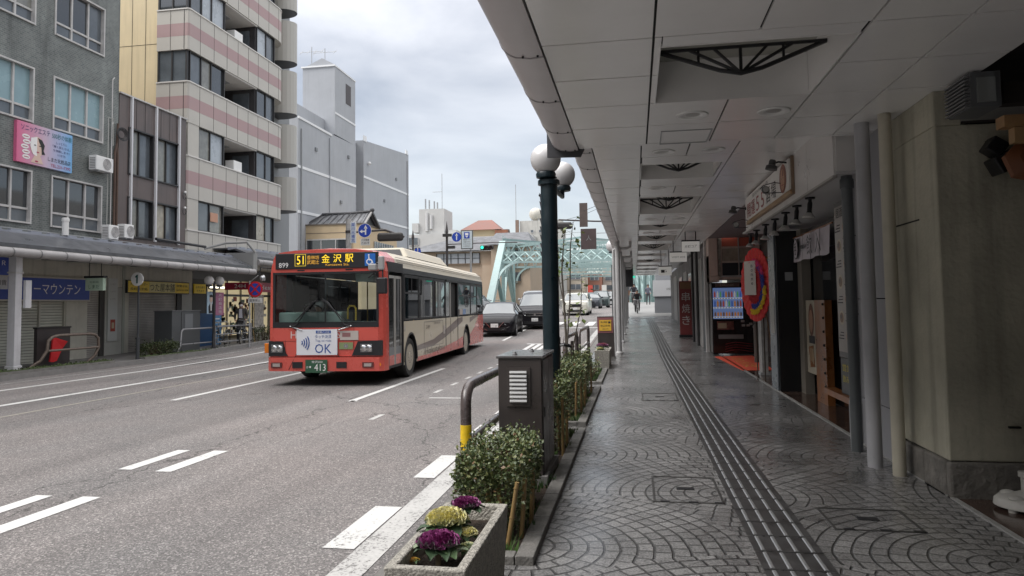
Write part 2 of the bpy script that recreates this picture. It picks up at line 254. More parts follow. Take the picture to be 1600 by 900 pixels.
class MB:
    def __init__(s): s.v = []; s.f = []; s.mi = []; s.mats = []; s.sm = []
    def mid(s, m):
        if m not in s.mats: s.mats.append(m)
        return s.mats.index(m)
    def add(s, vs, fs, m, smooth=False):
        b = len(s.v); s.v += [V(v) for v in vs]; k = s.mid(m)
        for f in fs: s.f.append(tuple(b + i for i in f)); s.mi.append(k); s.sm.append(smooth)
    def box(s, x0, y0, z0, x1, y1, z1, m):
        x0, x1 = min(x0, x1), max(x0, x1); y0, y1 = min(y0, y1), max(y0, y1); z0, z1 = min(z0, z1), max(z0, z1)
        vs = [(x, y, z) for z in (z0, z1) for y in (y0, y1) for x in (x0, x1)]
        s.add(vs, [(0, 2, 3, 1), (4, 5, 7, 6), (0, 1, 5, 4), (2, 6, 7, 3), (0, 4, 6, 2), (1, 3, 7, 5)], m); return s
    def obox(s, c, a, b, d, m):
        c, a, b, d = V(c), V(a), V(b), V(d)
        vs = [c + a * i + b * j + d * k for k in (-1, 1) for j in (-1, 1) for i in (-1, 1)]
        s.add(vs, [(0, 2, 3, 1), (4, 5, 7, 6), (0, 1, 5, 4), (2, 6, 7, 3), (0, 4, 6, 2), (1, 3, 7, 5)], m); return s
    def beam(s, p, q, w, h, m, up=(0, 0, 1)):
        p, q = V(p), V(q); d = (q - p); L = d.length / 2; d.normalize(); up = V(up)
        if abs(d.dot(up)) > .98: up = V((0, 1, 0)) if abs(d.y) < .9 else V((1, 0, 0))
        a = d.cross(up).normalized(); b = a.cross(d).normalized()
        return s.obox((p + q) / 2, a * w / 2, d * L, b * h / 2, m)
    def quad(s, a, b, c, d, m): s.add([a, b, c, d], [(0, 1, 2, 3)], m); return s
    def tube(s, pts, r, m, n=10, caps=True, closed=False):
        pts = [V(p) for p in pts]; k = len(pts); rs = r if isinstance(r, (list, tuple)) else [r] * k
        vs = []; prev = None
        for i, p in enumerate(pts):
            if closed: d = pts[(i + 1) % k] - pts[i - 1]
            elif i == 0: d = pts[1] - p
            elif i == k - 1: d = p - pts[-2]
            else: d = (pts[i + 1] - p).normalized() + (p - pts[i - 1]).normalized()
            d.normalize()
            if prev is None: a = d.orthogonal().normalized()
            else: a = (prev - d * prev.dot(d)); a = a.normalized() if a.length > 1e-6 else d.orthogonal().normalized()
            prev = a; b = d.cross(a)
            vs += [p + (a * math.cos(2 * math.pi * j / n) + b * math.sin(2 * math.pi * j / n)) * rs[i] for j in range(n)]
        fs = []
        for i in range(k if closed else k - 1):
            for j in range(n):
                i2 = (i + 1) % k
                fs.append((i * n + j, i * n + (j + 1) % n, i2 * n + (j + 1) % n, i2 * n + j))
        s.add(vs, fs, m, True)
        if caps and not closed: s.add(vs[:n], [tuple(range(n))[::-1]], m); s.add(vs[-n:], [tuple(range(n))], m)
        return s
    def lathe(s, prof, c, m, n=20, axis=(0, 0, 1), caps=True):
        c = V(c); ax = V(axis).normalized(); a = ax.orthogonal().normalized(); b = ax.cross(a); vs = []
        for r, z in prof: vs += [c + ax * z + (a * math.cos(2 * math.pi * j / n) + b * math.sin(2 * math.pi * j / n)) * r for j in range(n)]
        fs = [(i * n + j, i * n + (j + 1) % n, (i + 1) * n + (j + 1) % n, (i + 1) * n + j) for i in range(len(prof) - 1) for j in range(n)]
        s.add(vs, fs, m, True)
        if caps:
            if prof[0][0] > 1e-4: s.add(vs[:n], [tuple(range(n))[::-1]], m)
            if prof[-1][0] > 1e-4: s.add(vs[-n:], [tuple(range(n))], m)
        return s
    def sphere(s, c, r, m, n=16, sc=(1, 1, 1)):
        c = V(c); vs = []; k = n // 2
        for i in range(k + 1):
            t = math.pi * i / k
            for j in range(n):
                p = 2 * math.pi * j / n
                vs.append(c + V((r * sc[0] * math.sin(t) * math.cos(p), r * sc[1] * math.sin(t) * math.sin(p), r * sc[2] * math.cos(t))))
        s.add(vs, [(i * n + j, (i + 1) * n + j, (i + 1) * n + (j + 1) % n, i * n + (j + 1) % n) for i in range(k) for j in range(n)], m, True); return s
    def prism(s, poly, ax, a, b, m, smooth=False):
        """poly in the two other axes (in order x,y,z without ax)"""
        def P(u, t):
            return {'x': (t, u[0], u[1]), 'y': (u[0], t, u[1]), 'z': (u[0], u[1], t)}[ax]
        n = len(poly); vs = [P(u, a) for u in poly] + [P(u, b) for u in poly]
        s.add(vs, [(i, (i + 1) % n, n + (i + 1) % n, n + i) for i in range(n)], m, smooth)
        s.add(vs, [tuple(range(n))[::-1], tuple(range(n, 2 * n))], m); return s
    def text(s, st, c, u, v, w, h, m):
        """w/h: fit box; h None keeps proportions"""
        vs, fs, asp = text_geo(st); c, u, v = V(c), V(u).normalized(), V(v).normalized()
        if h is None: h = w / asp
        if w is None: w = h * asp
        s.add([c + u * (x * w) + v * (y * h) for x, y in vs], fs, m); return s
    def disc(s, c, nrm, r, m, n=24, ry=None, up=(0, 0, 1)):
        c = V(c); nrm = V(nrm).normalized(); a = V(up).cross(nrm).normalized(); b = nrm.cross(a)
        s.add([c + a * r * math.cos(2 * math.pi * j / n) + b * (ry or r) * math.sin(2 * math.pi * j / n) for j in range(n)], [tuple(range(n))], m); return s
    def build(s, name, parent=None, label=None, cat=None, group=None, kind=None, bevel=0, seg=2, smooth_angle=None):
        off = V((0, 0, 0)); p = parent
        while p is not None: off += p.location; p = p.parent
        me = bpy.data.meshes.new(name); me.from_pydata([tuple(v - off) for v in s.v], [], s.f)
        for m in s.mats: me.materials.append(m)
        me.polygons.foreach_set('material_index', s.mi); me.polygons.foreach_set('use_smooth', s.sm)
        import bmesh
        bm = bmesh.new(); bm.from_mesh(me); bmesh.ops.recalc_face_normals(bm, faces=bm.faces)
        for e in bm.edges:
            if len(e.link_faces) == 2 and e.calc_face_angle(0) > .7: e.smooth = False
        bm.to_mesh(me); bm.free()
        me.update(); o = bpy.data.objects.new(name, me); COL.objects.link(o)
        if parent: o.parent = parent
        if bevel:
            b = o.modifiers.new('b', 'BEVEL'); b.width = bevel; b.segments = seg; b.limit_method = 'ANGLE'; b.angle_limit = R(35)
        tag(o, label, cat, group, kind); return o
def tag(o, label=None, cat=None, group=None, kind=None):
    if label: o['label'] = label
    if cat: o['category'] = cat
    if group: o['group'] = group
    if kind: o['kind'] = kind
    return o
def thing(name, loc, label, cat, group=None, rz=0):
    o = bpy.data.objects.new(name, None); o.empty_display_size = .2; COL.objects.link(o); o.location = loc; o.rotation_euler = (0, 0, rz)
    return tag(o, label, cat, group)
def copy_tree(o, parent=None):
    c = o.copy(); COL.objects.link(c)
    if parent: c.parent = parent
    for ch in list(o.children): copy_tree(ch, c)
    return c
def zg(y):
    if y < 20.5: return 0.
    if y < 66: return .0265 * (y - 20.5)
    return 1.206
S = .13
def wz(y): return zg(y) + S
def arc(c, r, a0, a1, n, plane='xz'):
    o = []
    for i in range(n + 1):
        t = R(a0 + (a1 - a0) * i / n); p, q = math.cos(t) * r, math.sin(t) * r
        o.append({'xz': (c[0] + p, c[1], c[2] + q), 'yz': (c[0], c[1] + p, c[2] + q), 'xy': (c[0] + p, c[1] + q, c[2])}[plane])
    return o

# ================================================================ SETTING
YS = [-30, 0, 10, 20.5, 30, 40, 50, 60, 66, 70, 140, 400]
def strip(mb, x0, x1, ys, m, dz=0., y_lo=None, y_hi=None):
    for a, b in zip(ys[:-1], ys[1:]):
        mb.quad((x0, a, zg(a) + dz), (x1, a, zg(a) + dz), (x1, b, zg(b) + dz), (x0, b, zg(b) + dz), m)
mb = MB(); strip(mb, -900, 900, [-60] + YS[1:-1] + [1500], M('far_ground', (.18, .175, .165), .9, var=.2, vs=.2), -.06); mb.build('ground', kind='structure')
mb = MB(); strip(mb, -15.02, -1.3, YS, asphalt); 
for a, b in ((44, 62),): strip(mb, -60, -15.02, [44, 50, 60, 62], asphalt); strip(mb, -1.3, 40, [46, 50, 60, 62], asphalt, -.002)
mb.build('road', kind='structure')
# right pavement: slab with kerb, planting beds
mb = MB()
ys = [-12, 0, 10, 20.5, 30, 40, 48]
for a, b in zip(ys[:-1], ys[1:]):
    mb.quad((-1.3, a, zg(a) + S), (2.35, a, zg(a) + S), (2.35, b, zg(b) + S), (-1.3, b, zg(b) + S), paving)
    mb.quad((-1.3, a, zg(a) - .05), (-1.3, a, zg(a) + S), (-1.3, b, zg(b) + S), (-1.3, b, zg(b) - .05), stone)
mb.build('pavement', kind='structure')
mb = MB()
for a, b in zip(ys[:-1], ys[1:]):
    k = a
    while k < b - .01:
        k2 = min(k + .6, b)
        mb.add([(x, y, zg(y) + z) for y in (k + .006, k2 - .006) for x, z in ((-1.5, -.03), (-1.5, .125), (-1.485, .14), (-1.302, .14), (-1.302, -.03))],
               [(0, 1, 6, 5), (1, 2, 7, 6), (2, 3, 8, 7), (3, 4, 9, 8), (0, 4, 3, 2, 1), (5, 6, 7, 8, 9)], stone)
        k = k2
mb.build('kerb', kind='structure')
mb = MB(); strip(mb, -1.62, -1.502, [-12, 0, 10, 20.5, 30, 40, 48], M('gutter_strip', (.105, .09, .085), .85, var=.25, vs=8, bump=.4, bs=80), .006); mb.build('gutter', kind='structure')
# shop floors (polished tile) right of the paving, stainless edge strip
mb = MB()
tile = M('brown_tile', (.075, .048, .038), .16, var=.35, vs=2.5, spec=.6)
mb.box(2.37, -12, 0, 9, 45, S + .004, tile); mb.build('shop_floor', kind='structure')
mb = MB(); mb.box(2.33, -12, S - .03, 2.368, 44, S + .012, M('edge_strip', (.30, .30, .29), .5, var=.15, vs=6)); mb.build('floor_edge_strip', kind='structure')
# tactile paving
mb = MB(); tb = M('tactile_tile', (.045, .044, .044), .38, var=.35, vs=9, spec=.6); tr = M('tactile_bar', (.27, .272, .275), .34, metal=.3)
y = -2.0; i = 0
while y < 43:
    off = -.0015 * max(0, y - 5)
    x0 = .68 + off
    a, b = y + .007, y + .293
    z = wz(y)
    mb.add([(x, yy, wz(yy) + .004) for yy in (a, b) for x in (x0, x0 + .4)], [(0, 1, 3, 2)], tb)
    for k in range(4):
        xx = x0 + .055 + k * .0967
        mb.add([(xx + dx, yy, wz(yy) + dz) for yy in (a + .012, b - .012) for dx, dz in ((-.013, .004), (-.007, .009), (.007, .009), (.013, .004))],
               [(0, 1, 5, 4), (1, 2, 6, 5), (2, 3, 7, 6), (0, 3, 2, 1), (4, 5, 6, 7)], tr)
    y += .3
for yy in [43 + .3 * k for k in range(3)]:
    mb.add([(x, q, wz(q) + .004) for q in (yy + .004, yy + .296) for x in (-.3, 1.2)], [(0, 1, 3, 2)], tb)
mb.build('tactile_paving', kind='structure')
# access covers in the pavement
def cover(x0, y0, x1, y1, lab):
    mb = MB(); fm = M('cover_frame', (.07, .068, .065), .45, metal=.4, var=.2, vs=20); z = wz(y0)
    for a in ((x0, y0, x1, y0 + .018), (x0, y1 - .018, x1, y1), (x0, y0 + .018, x0 + .018, y1 - .018), (x1 - .018, y0 + .018, x1, y1 - .018)):
        mb.box(a[0], a[1], z - .02, a[2], a[3], z + .005, fm)
    for t in (.1, .5, .86): mb.box(x0 + (x1 - x0) * t, y0 - .0, z + .0051, x0 + (x1 - x0) * t + .07, y0 + .03, z + .008, black_m)
    mb.box((x0 + x1) / 2 - .07, (y0 + y1) / 2 - .02, z + .001, (x0 + x1) / 2 + .07, (y0 + y1) / 2 + .05, z + .005, black_m)
    mb.build('access_cover', label=lab, cat='manhole cover', group='square access covers in the pavement')
cover(.10, 5.63, .63, 6.45, 'square sett-filled access cover beside the tactile strip, nearest to the camera on its road side')
cover(.07, 11.4, .63, 12.3, 'small far access cover on the road side of the tactile strip, well beyond the cabinet')
cover(1.27, 5.1, 1.84, 5.62, 'access cover on the shop side of the tactile strip')
# lane paint
mb = MB(); Z = .005
def mark(x0, x1, y0, y1, m=white_paint, dx=0.):
    n = max(1, int((y1 - y0) / 4)); 
    for i in range(n):
        a = y0 + (y1 - y0) * i / n; b = y0 + (y1 - y0) * (i + 1) / n; da = dx * (a - y0) / (y1 - y0); db = dx * (b - y0) / (y1 - y0)
        mb.quad((x0 + da, a, zg(a) + Z), (x1 + da, a, zg(a) + Z), (x1 + db, b, zg(b) + Z), (x0 + db, b, zg(b) + Z), m)
mark(-1.90, -1.68, -5, 8, worn_paint, -.02); mark(-1.92, -1.70, 8, 42, worn_paint)
for k in range(-2, 1): mark(-2.16, -1.93, 4.68 + 2 * k, 5.70 + 2 * k)
for k in (1, 2, 3, 4): mark(-2.15, -1.94, 4.68 + 2 * k, 5.70 + 2 * k)
for a in (2.65, 4.67, 6.67): mark(-5.34, -5.18, a, a + .99); mark(-4.88, -4.70, a - .04, a + 1.0)
mark(-5.02, -4.90, 11.9, 18.3, white_paint, -.08); mark(-5.40, -5.28, 28.5, 38, white_paint, -.25); mark(-4.98, -4.86, 11.9, 12.0)
mark(-8.42, -8.28, 11.8, 19, white_paint, -.15); mark(-8.7, -8.56, 30, 36)
mark(-11.12, -10.95, -2, 42, white_paint, -.1); mark(-13.22, -13.08, -2, 42, white_paint, -.1); mark(-9.9, -9.82, -2, 42, M('faded_paint', (.30, .28, .24), .8, var=.3, vs=8))
mark(-14.35, -14.3, 10, 40, worn_paint)
for k in range(7): mark(-3.85, -3.77, 13.2 + k * 1.25, 13.7 + k * 1.25, worn_paint); 
for k in range(3): mark(-3.55, -3.48, 18.5 + k * 1.4, 19.2 + k * 1.4, worn_paint)
mark(-3.7, -2.9, 12.4, 12.5, worn_paint); mark(-3.9, -3.82, 10, 10.5, worn_paint)
for k in range(14): mark(-2.75 - k * .92, -2.3 - k * .92, 38.6, 42.6)
mark(-14, -8.3, 45.0, 45.4); mark(-8, -1.9, 36.6, 37.0)
for k in range(3): mark(-3.9 + .25 * k, -3.75 + .25 * k, 24.0, 26.6)
mark(-4.1, -3.0, 26.7, 26.9)
mb.build('lane_markings', kind='structure')
# left pavement
mb = MB()
for a, b in zip([-12, 10, 20.5, 30, 44][:-1], [-12, 10, 20.5, 30, 44][1:]):
    mb.add([(x, y, zg(y) + z) for y in (a, b) for x, z in ((-22, S), (-15.17, S), (-15.17, S + .01), (-15.02, S), (-15.0, -.05))],
           [(0, 1, 6, 5), (1, 2, 7, 6), (2, 3, 8, 7), (3, 4, 9, 8)], M('left_paving', (.17, .165, .16), .6, var=.2, vs=4, bump=.3, bs=20))
mb.build('far_pavement', kind='structure')
# mossy kerb-side bed strips on the left
for a, b, lab in ((14.0, 18.6, 'low mossy kerb bed under the near metal guard rail'), (19.9, 31, 'low mossy kerb bed along the far roadside')):
    mb = MB(); mb.box(-15.38, a, .12, -15.03, b, .20, stone); mb.box(-15.36, a + .02, .20, -15.08, b - .02, .215, moss)
    rnd = random.Random(int(a))
    for _ in range(260):
        x = rnd.uniform(-15.35, -15.02); y = rnd.uniform(a, b); s = rnd.uniform(.02, .06); q = rnd.random() * 6.28
        mb.add([(x, y, .2), (x + math.cos(q) * s, y + math.sin(q) * s, .2 + s * 1.2), (x - math.sin(q) * s * .5, y + math.cos(q) * s * .5, .2 + s)], [(0, 1, 2)], moss)
    mb.build('kerb_bed', label=lab, cat='kerb bed')
# planting beds on the near right: stone edging
def bed(y0, y1, x1, lab, x0=-1.28):
    t = thing('planting_bed', (-1, (y0 + y1) / 2, S), lab, 'planting bed')
    mb = MB(); k = y0
    while k < y1 - .05:
        k2 = min(k + .2, y1); mb.box(x1 - .11, k + .003, S - .02, x1, k2 - .003, S + .055 + random.uniform(-.003, .003), stone); k = k2
    for yy in (y0, y1 - .1): 
        k = x0
        while k < x1 - .12: k2 = min(k + .2, x1 - .112); mb.box(k + .003, yy + .0, S - .02, k2 - .003, yy + .1, S + .052, stone); k = k2
    mb.build('stone_edging', t, bevel=.006)
    m2 = MB(); m2.box(x0, y0 + .1, S - .02, x1 - .112, y1 - .1, S + .025, soil); m2.build('soil', t)
    g = MB(); rnd = random.Random(int(y0 * 10)); gm = [M('weed_green', (.07, .14, .03), .6), M('weed_green_dark', (.035, .08, .02), .6), moss]
    for c in range(34):
        cx = rnd.uniform(x0 + .05, x1 - .13) if rnd.random() < .3 else x1 - .12 - abs(rnd.gauss(0, .09)); cy = rnd.uniform(y0 + .1, y1 - .1); n = rnd.randint(8, 34); mm = rnd.choice(gm)
        for _ in range(n):
            a = rnd.uniform(0, 6.28); r = rnd.uniform(0, .07); x = max(x0, min(x1 - .08, cx + math.cos(a) * r)); y = cy + math.sin(a) * r; h = rnd.uniform(.02, .085); l = rnd.uniform(-.03, .03); w_ = rnd.uniform(.004, .012)
            g.add([(x - w_, y, S + .02), (x + w_, y, S + .02), (x + l + w_, y + l, S + .02 + h)], [(0, 1, 2)], mm)
    g.build('weeds', t).__setitem__('kind', 'stuff')
bed(4.18, 8.6, -.62, 'stone edged planting bed holding the nearest shrub and the brown cabinet')
bed(8.95, 12.9, -.64, 'second stone edged planting bed beyond the lamp post, with staked shrubs')
bed(13.6, 16.6, -.66, 'third small planting bed just before the far flower planter')

# ================================================================ RIGHT ARCADE
def canopy(y0, y1, xo, xi, xr, z, seams, pitch, wells, lights, label, gut_h=.16):
    t = thing('arcade_canopy', ((xo + xr) / 2, (y0 + y1) / 2, z), label, 'arcade roof', 'arcade roof sections on the right')
    # ceiling panels with real joints against a dark backing
    mb = MB(); G = .008
    xs = [xi] + seams + [xr]; ys = []; yy = y0
    while yy < y1 - .05: ys.append(yy); yy += pitch
    ys.append(y1)
    for a, b in zip(ys[:-1], ys[1:]):
        for c, d in zip(xs[:-1], xs[1:]):
            segs = [(c, d)]
            # widths over 1.3 m get one more joint
            if d - c > 1.0 and not any(not (w_[3] <= a + .02 or w_[1] >= b - .02 or w_[2] <= c or w_[0] >= d) for w_ in wells): segs = [(c, (c + d) / 2), ((c + d) / 2, d)]
            for c2, d2 in segs:
                cut = None
                for w_ in wells:
                    if not (w_[3] <= a + .01 or w_[1] >= b - .01 or w_[2] <= c2 + .01 or w_[0] >= d2 - .01): cut = w_
                if cut is None: mb.box(c2 + G, a + G, z + random.uniform(-.0015, .0015), d2 - G, b - G, z + .018, ceil_white)
                else:
                    X0, Y0, X1, Y1 = cut[:4]
                    if c2 < X0 - .02: mb.box(c2 + G, a + G, z, X0, b - G, z + .018, ceil_white)
                    if d2 > X1 + .02: mb.box(X1, a + G, z, d2 - G, b - G, z + .018, ceil_white)
                    if a < Y0 - .02: mb.box(max(c2, X0) + G, a + G, z + .001, min(d2, X1), Y0, z + .017, ceil_white)
                    if b > Y1 + .02: mb.box(max(c2, X0) + G, Y1, z + .001, min(d2, X1), b - G, z + .017, ceil_white)
    mb.build('ceiling_panels', t)
    # backing / roof deck above with holes
    roof = MB(); zz = z + .02
    cuts = sorted(set([y0, y1] + [w_[1] for w_ in wells] + [w_[3] for w_ in wells]))
    for a, b in zip(cuts[:-1], cuts[1:]):
        hit = [w_ for w_ in wells if w_[1] <= a + .001 and w_[3] >= b - .001]
        if hit:
            w_ = hit[0]; roof.box(xi, a, zz, w_[0] - .012, b, z + .40, dark_gap); roof.box(w_[2] + .012, a, zz, xr, b, z + .40, dark_gap)
        else: roof.box(xi, a, zz, xr, b, z + .40, dark_gap)
    roof.build('roof_deck', t)
    for w_ in wells:
        X0, Y0, X1, Y1 = w_[:4]
        q = MB(); H = .34
        q.box(X0 - .01, Y0, z - .004, X0, Y1, z + H, ceil_white); q.box(X1, Y0, z - .004, X1 + .01, Y1, z + H, ceil_white)
        q.box(X0 + .001, Y0 + .002, z - .003, X1 - .001, Y0 + .012, z + H, ceil_white); q.box(X0 + .001, Y1 - .012, z - .003, X1 - .001, Y1 - .002, z + H, ceil_white)
        o = q.build('light_well', t)
        q = MB(); q.box(X0, Y0, z + H, X1, Y1, z + H + .02, M('skylight_sheet', (.34, .335, .30), .6)); q.build('skylight', o)
        q = MB(); cx = (X0 + X1) / 2; hw_ = (X1 - X0) / 2; zt = z + .22; zb = z + .02
        for cy in ((Y0 * .45 + Y1 * .55,) if Y1 - Y0 < 1.6 else (Y0 * .75 + Y1 * .25, Y0 * .25 + Y1 * .75)):   # bowed trusses across the well
            bow = [(cx + hw_ * u, cy, zt - (zt - zb) * min(1, (1 - abs(u)) * 1.12)) for u in (-1, -.75, -.5, -.25, 0, .25, .5, .75, 1)]
            q.tube(bow, .016, black_m, 6); q.tube([(X0, cy, zt), (X1, cy, zt)], .013, black_m, 6)
            for u in (-.62, -.32, 0, .32, .62): q.tube([(cx, cy, zb), (cx + hw_ * u, cy, zt)], .012, black_m, 6)
            for u in (-.5, .5): q.tube([(cx + hw_ * u, cy, zt), (cx + hw_ * u, cy, zt - (zt - zb) * .56)], .010, black_m, 6)
        q.build('skylight_frame', o)
    for (lx, ly) in lights:
        q = MB(); q.lathe([(.045, .03), (.07, .0), (.105, -.012), (.135, -.010), (.14, -.001)], (lx, ly, z - .001), white_m, 24, caps=False)
        o = q.build('downlight', t); q = MB(); q.lathe([(.0, .004), (.06, .0)], (lx, ly, z - .004), M('lamp_off', (.42, .42, .40), .3), 16); q.build('bulb', o)
    # rounded fascia gutter in segments
    q = MB(); k = y0; wd = xi - xo; pr_ = []
    for i in range(9):
        a = math.pi * (i / 8) * .62; pr_.append((xi - wd * (1 - math.cos(math.pi / 2 - a)) if 0 else xi - wd * math.sin(min(a, math.pi / 2)) if a < math.pi / 2 else xi - wd, z - .05 + gut_h * (1 - math.cos(a)) * 1.2))
    prof = [(xi - .004, z - .012), (xi - wd * .30, z - .018), (xi - wd * .48, z - .010)] + [(xi - wd * .48 - wd * .52 * math.sin(R(a)), z - .010 + .16 * (1 - math.cos(R(a)))) for a in (15, 30, 45, 60, 75, 90)] + [(xi - wd, z + .46), (xi - .004, z + .46)]
    while k < y1 - .1:
        k2 = min(k + 1.06, y1); q.prism(prof, 'y', k + .004, k2 - .012, gutter_m, True); k = k2
    g = q.build('fascia', t); k = y0
    pj = [(x - (.004 if x < xi - .01 else 0), zz_ - (.004 if zz_ < z + .3 else -.01)) for x, zz_ in prof]
    while k < y1 - .1:
        k2 = min(k + 1.06, y1); q = MB(); q.prism(pj, 'y', k2 - .022, k2 - .002, M('fascia_joint', (.30, .28, .285), .45)); q.build('joint_band', g)
        for bx_ in (.12, .45): q = MB(); q.lathe([(.008, 0), (.008, -.012)], (xi - wd * bx_, k2 - .05, z - .014), dark_gap, 6); q.build('bolt', g) if k < 9 else None
        k = k2
    return t
canopy(-6, 7.52, -.86, -.56, 2.52, 3.30, [.15, 1.42], .745, [(.2, 4.6, 1.4, 5.92)], [(.53, 6.35), (1.22, 6.38)],
       'near low canopy overhead with one large square skylight well and wide grey fascia')
wl = []
for a, b in ((9.6, 10.75), (12.6, 14.95), (17.05, 18.25), (19.8, 21.5), (22.65, 25.4), (27.0, 28.3), (30.6, 32.8), (34.8, 36.2), (38.4, 40.2), (42.4, 43.6), (45.5, 46.8)): wl.append((.12, a, 1.17, b))
canopy(7.56, 48, -.76, -.47, 2.1, 3.50, [.11, 1.23], .78, wl, [(.38, 8.8), (.97, 8.8), (.38, 11.6), (.97, 11.6), (.38, 15.9), (.97, 15.9), (.38, 19.0), (.97, 19.0)],
       'long canopy running away towards the green bridge, with a row of skylight wells')
# access hatch + patches on near ceiling
mb = MB()
for a in ((.28, 6.9, .76, 7.46),): 
    for b in ((a[0], a[1], a[2], a[1] + .012), (a[0], a[3] - .012, a[2], a[3]), (a[0], a[1] + .012, a[0] + .012, a[3] - .012), (a[2] - .012, a[1] + .012, a[2], a[3] - .012)): mb.box(b[0], b[1], 3.292, b[2], b[3], 3.30, steel_grey)
mb.build('ceiling_hatch', label='rectangular ceiling hatch frame between the first downlights and the edge of the near canopy', cat='hatch')
# dark bracket plate at the end of the near canopy
mb = MB(); mb.prism([(-.90, 3.23), (-.54, 3.22), (-.50, 3.30), (-.86, 3.62), (-.90, 3.62)], 'y', 7.525, 7.555, M('bracket_dark', (.05, .05, .055), .5)); mb.build('end_plate', label='dark plate closing the end of the near canopy fascia above the globe lamp', cat='end plate')
# posts with drain elbows of the far canopy
pm = M('post_grey', (.46, .46, .46), .4, var=.12, vs=3, streak=.2)
posts = [21.3, 25.5, 29.5, 34, 39, 44]
for i, y in enumerate(posts):
    t = thing('arcade_post', (-.50, y, wz(y)), ['silver canopy post right behind the brown sign box', 'second silver canopy post behind the brown sign box', 'third silver canopy post from the brown sign box', 'fourth silver canopy post from the brown sign box', 'second last canopy post before the bridge', 'last canopy post before the bridge'][i], 'post', 'posts of the far arcade roof')
    q = MB(); q.tube([(-.50, y, wz(y) - .02), (-.50, y, 3.5)], .075, pm, 14); q.build('shaft', t)
    q = MB(); q.lathe([(.11, 0), (.11, .06), (.08, .09)], (-.50, y, wz(y)), pm, 14); q.build('base_collar', t)
    q = MB(); q.tube([(-.50 - .12, y + .1, 2.95), (-.62, y + .1, 3.25), (-.50, y + .1, 3.3), (-.2, y + .1, 3.3), (-.12, y + .1, 3.34), (-.12, y + .1, 3.5)], .045, pm, 10); q.tube([(-.62, y + .1, wz(y)), (-.62, y + .1, 2.96)], .045, pm, 10); q.build('drain_pipe', t)
# fascia board, shop sign and soffit right
wp = M('shop_white_panel', (.60, .58, .565), .35, var=.10, vs=2)
t = thing('restaurant_front', (2.4, 10.5, S), 'dark restaurant front with white fascia, noren curtain and orange door posts', 'restaurant')
q = MB(); 
for a, b in ((7.60, 8.7), (8.71, 10.0), (10.01, 11.4), (11.41, 13.4)): q.box(2.01, a, 2.92, 2.035, b, 3.50, wp)
q.box(2.0, 7.60, 2.895, 2.045, 13.4, 2.919, M('fascia_trim', (.30, .28, .26), .4)); q.box(2.036, 7.58, 2.96, 2.9, 7.599, 3.5, wp); q.build('fascia_board', t)
q = MB(); q.box(2.036, 7.60, 2.93, 3.6, 14.0, 2.96, M('soffit', (.50, .49, .49), .5, var=.1)); q.build('soffit', t)
q = MB(); q.box(2.30, 8.12, S, 2.46, 8.42, 3.5, M('white_cladding', (.50, .505, .52), .4, var=.08)); q.box(2.293, 8.115, S, 2.465, 8.425, S + .42, M('white_cladding2', (.33, .335, .35), .45)); q.box(2.297, 8.11, 2.34, 2.463, 8.43, 2.35, dark_gap); q.box(2.297, 8.11, 1.5, 2.463, 8.43, 1.508, dark_gap); q.build('corner_pillar', t)
dk = M('charcoal_wall', (.05, .05, .053), .4, var=.2)
q = MB(); q.box(2.82, 8.4, S, 2.9, 9.9, 2.84, dk); q.box(2.82, 9.9, 2.45, 2.9, 12.6, 2.84, dk); q.box(2.5, 8.4, S, 2.9, 8.45, 2.84, dk); q.box(2.86, 9.9, S + .01, 2.88, 12.6, 2.45, glass_dark('door_glass', (.014, .015, .017))); q.build('wall', t)
# menu board
q = MB(); q.box(2.40, 8.45, .98, 2.44, 9.12, 2.82, M('menu_frame', (.10, .10, .10), .4)); mo = q.build('menu_board', t)
q = MB(); q.box(2.385, 8.50, 1.05, 2.399, 9.07, 2.76, M('menu_pale', (.32, .29, .27), .4, var=.2, vs=6))
rnd = random.Random(3); fm = [M('food_red', (.32, .05, .03), .4), M('food_brown', (.18, .09, .04), .4), M('food_cream', (.42, .36, .25), .4), M('food_dark', (.05, .03, .03), .4)]
for i in range(7):
    z_ = 2.5 - i * .21; q.disc((2.383, 8.66 + (i % 2) * .24, z_), (-1, 0, 0), .10, fm[2], 16, .085); q.disc((2.381, 8.66 + (i % 2) * .24, z_), (-1, 0, 0), .075, fm[i % 2], 12, .06)
    q.disc((2.379, 8.68 + (i % 2) * .24, z_ + .01), (-1, 0, 0), .03, fm[3], 8)
    for k in range(3): q.box(2.380, 8.54 + .3 * ((i + 1) % 2), z_ - .04 + k * .035, 2.3835, 8.74 + .3 * ((i + 1) % 2) - k * .04, z_ - .028 + k * .035, M('print_ink', (.03, .03, .035), .6))
q.text('居酒屋', (2.380, 8.78, 2.68), (0, -1, 0), (0, 0, 1), .40, .11, M('print_ink'))
q.build('menu_poster', mo)
q = MB(); q.box(2.41, 8.45, S + .42, 2.43, 9.12, .97, dk); 
for k, s_ in enumerate(('営業中', '飲み放題')): q.text(s_, (2.404, 8.78, .86 - .13 * k), (0, -1, 0), (0, 0, 1), .5, .085, M('yellow_letters', (.62, .50, .03), .5))
q.build('lower_panel', t)
om = M('orange_wood', (.24, .09, .025), .35, var=.35, vs=5, streak=.3)
q = MB(); q.box(2.36, 8.43, S + .34, 2.5, 9.75, S + .41, om); q.build('sill', t)
q = MB(); q.box(2.70, 10.95, S + .005, 2.80, 11.55, 1.66, om); o = q.build('door_post', t)
for k in range(7): q = MB(); q.sphere((2.695, 11.02, .4 + k * .2), .022, black_m, 8); q.build('stud', o)
q = MB(); q.box(2.74, 11.6, .50, 2.77, 12.28, 1.66, M('door_cream', (.42, .38, .30), .5, var=.1)); 
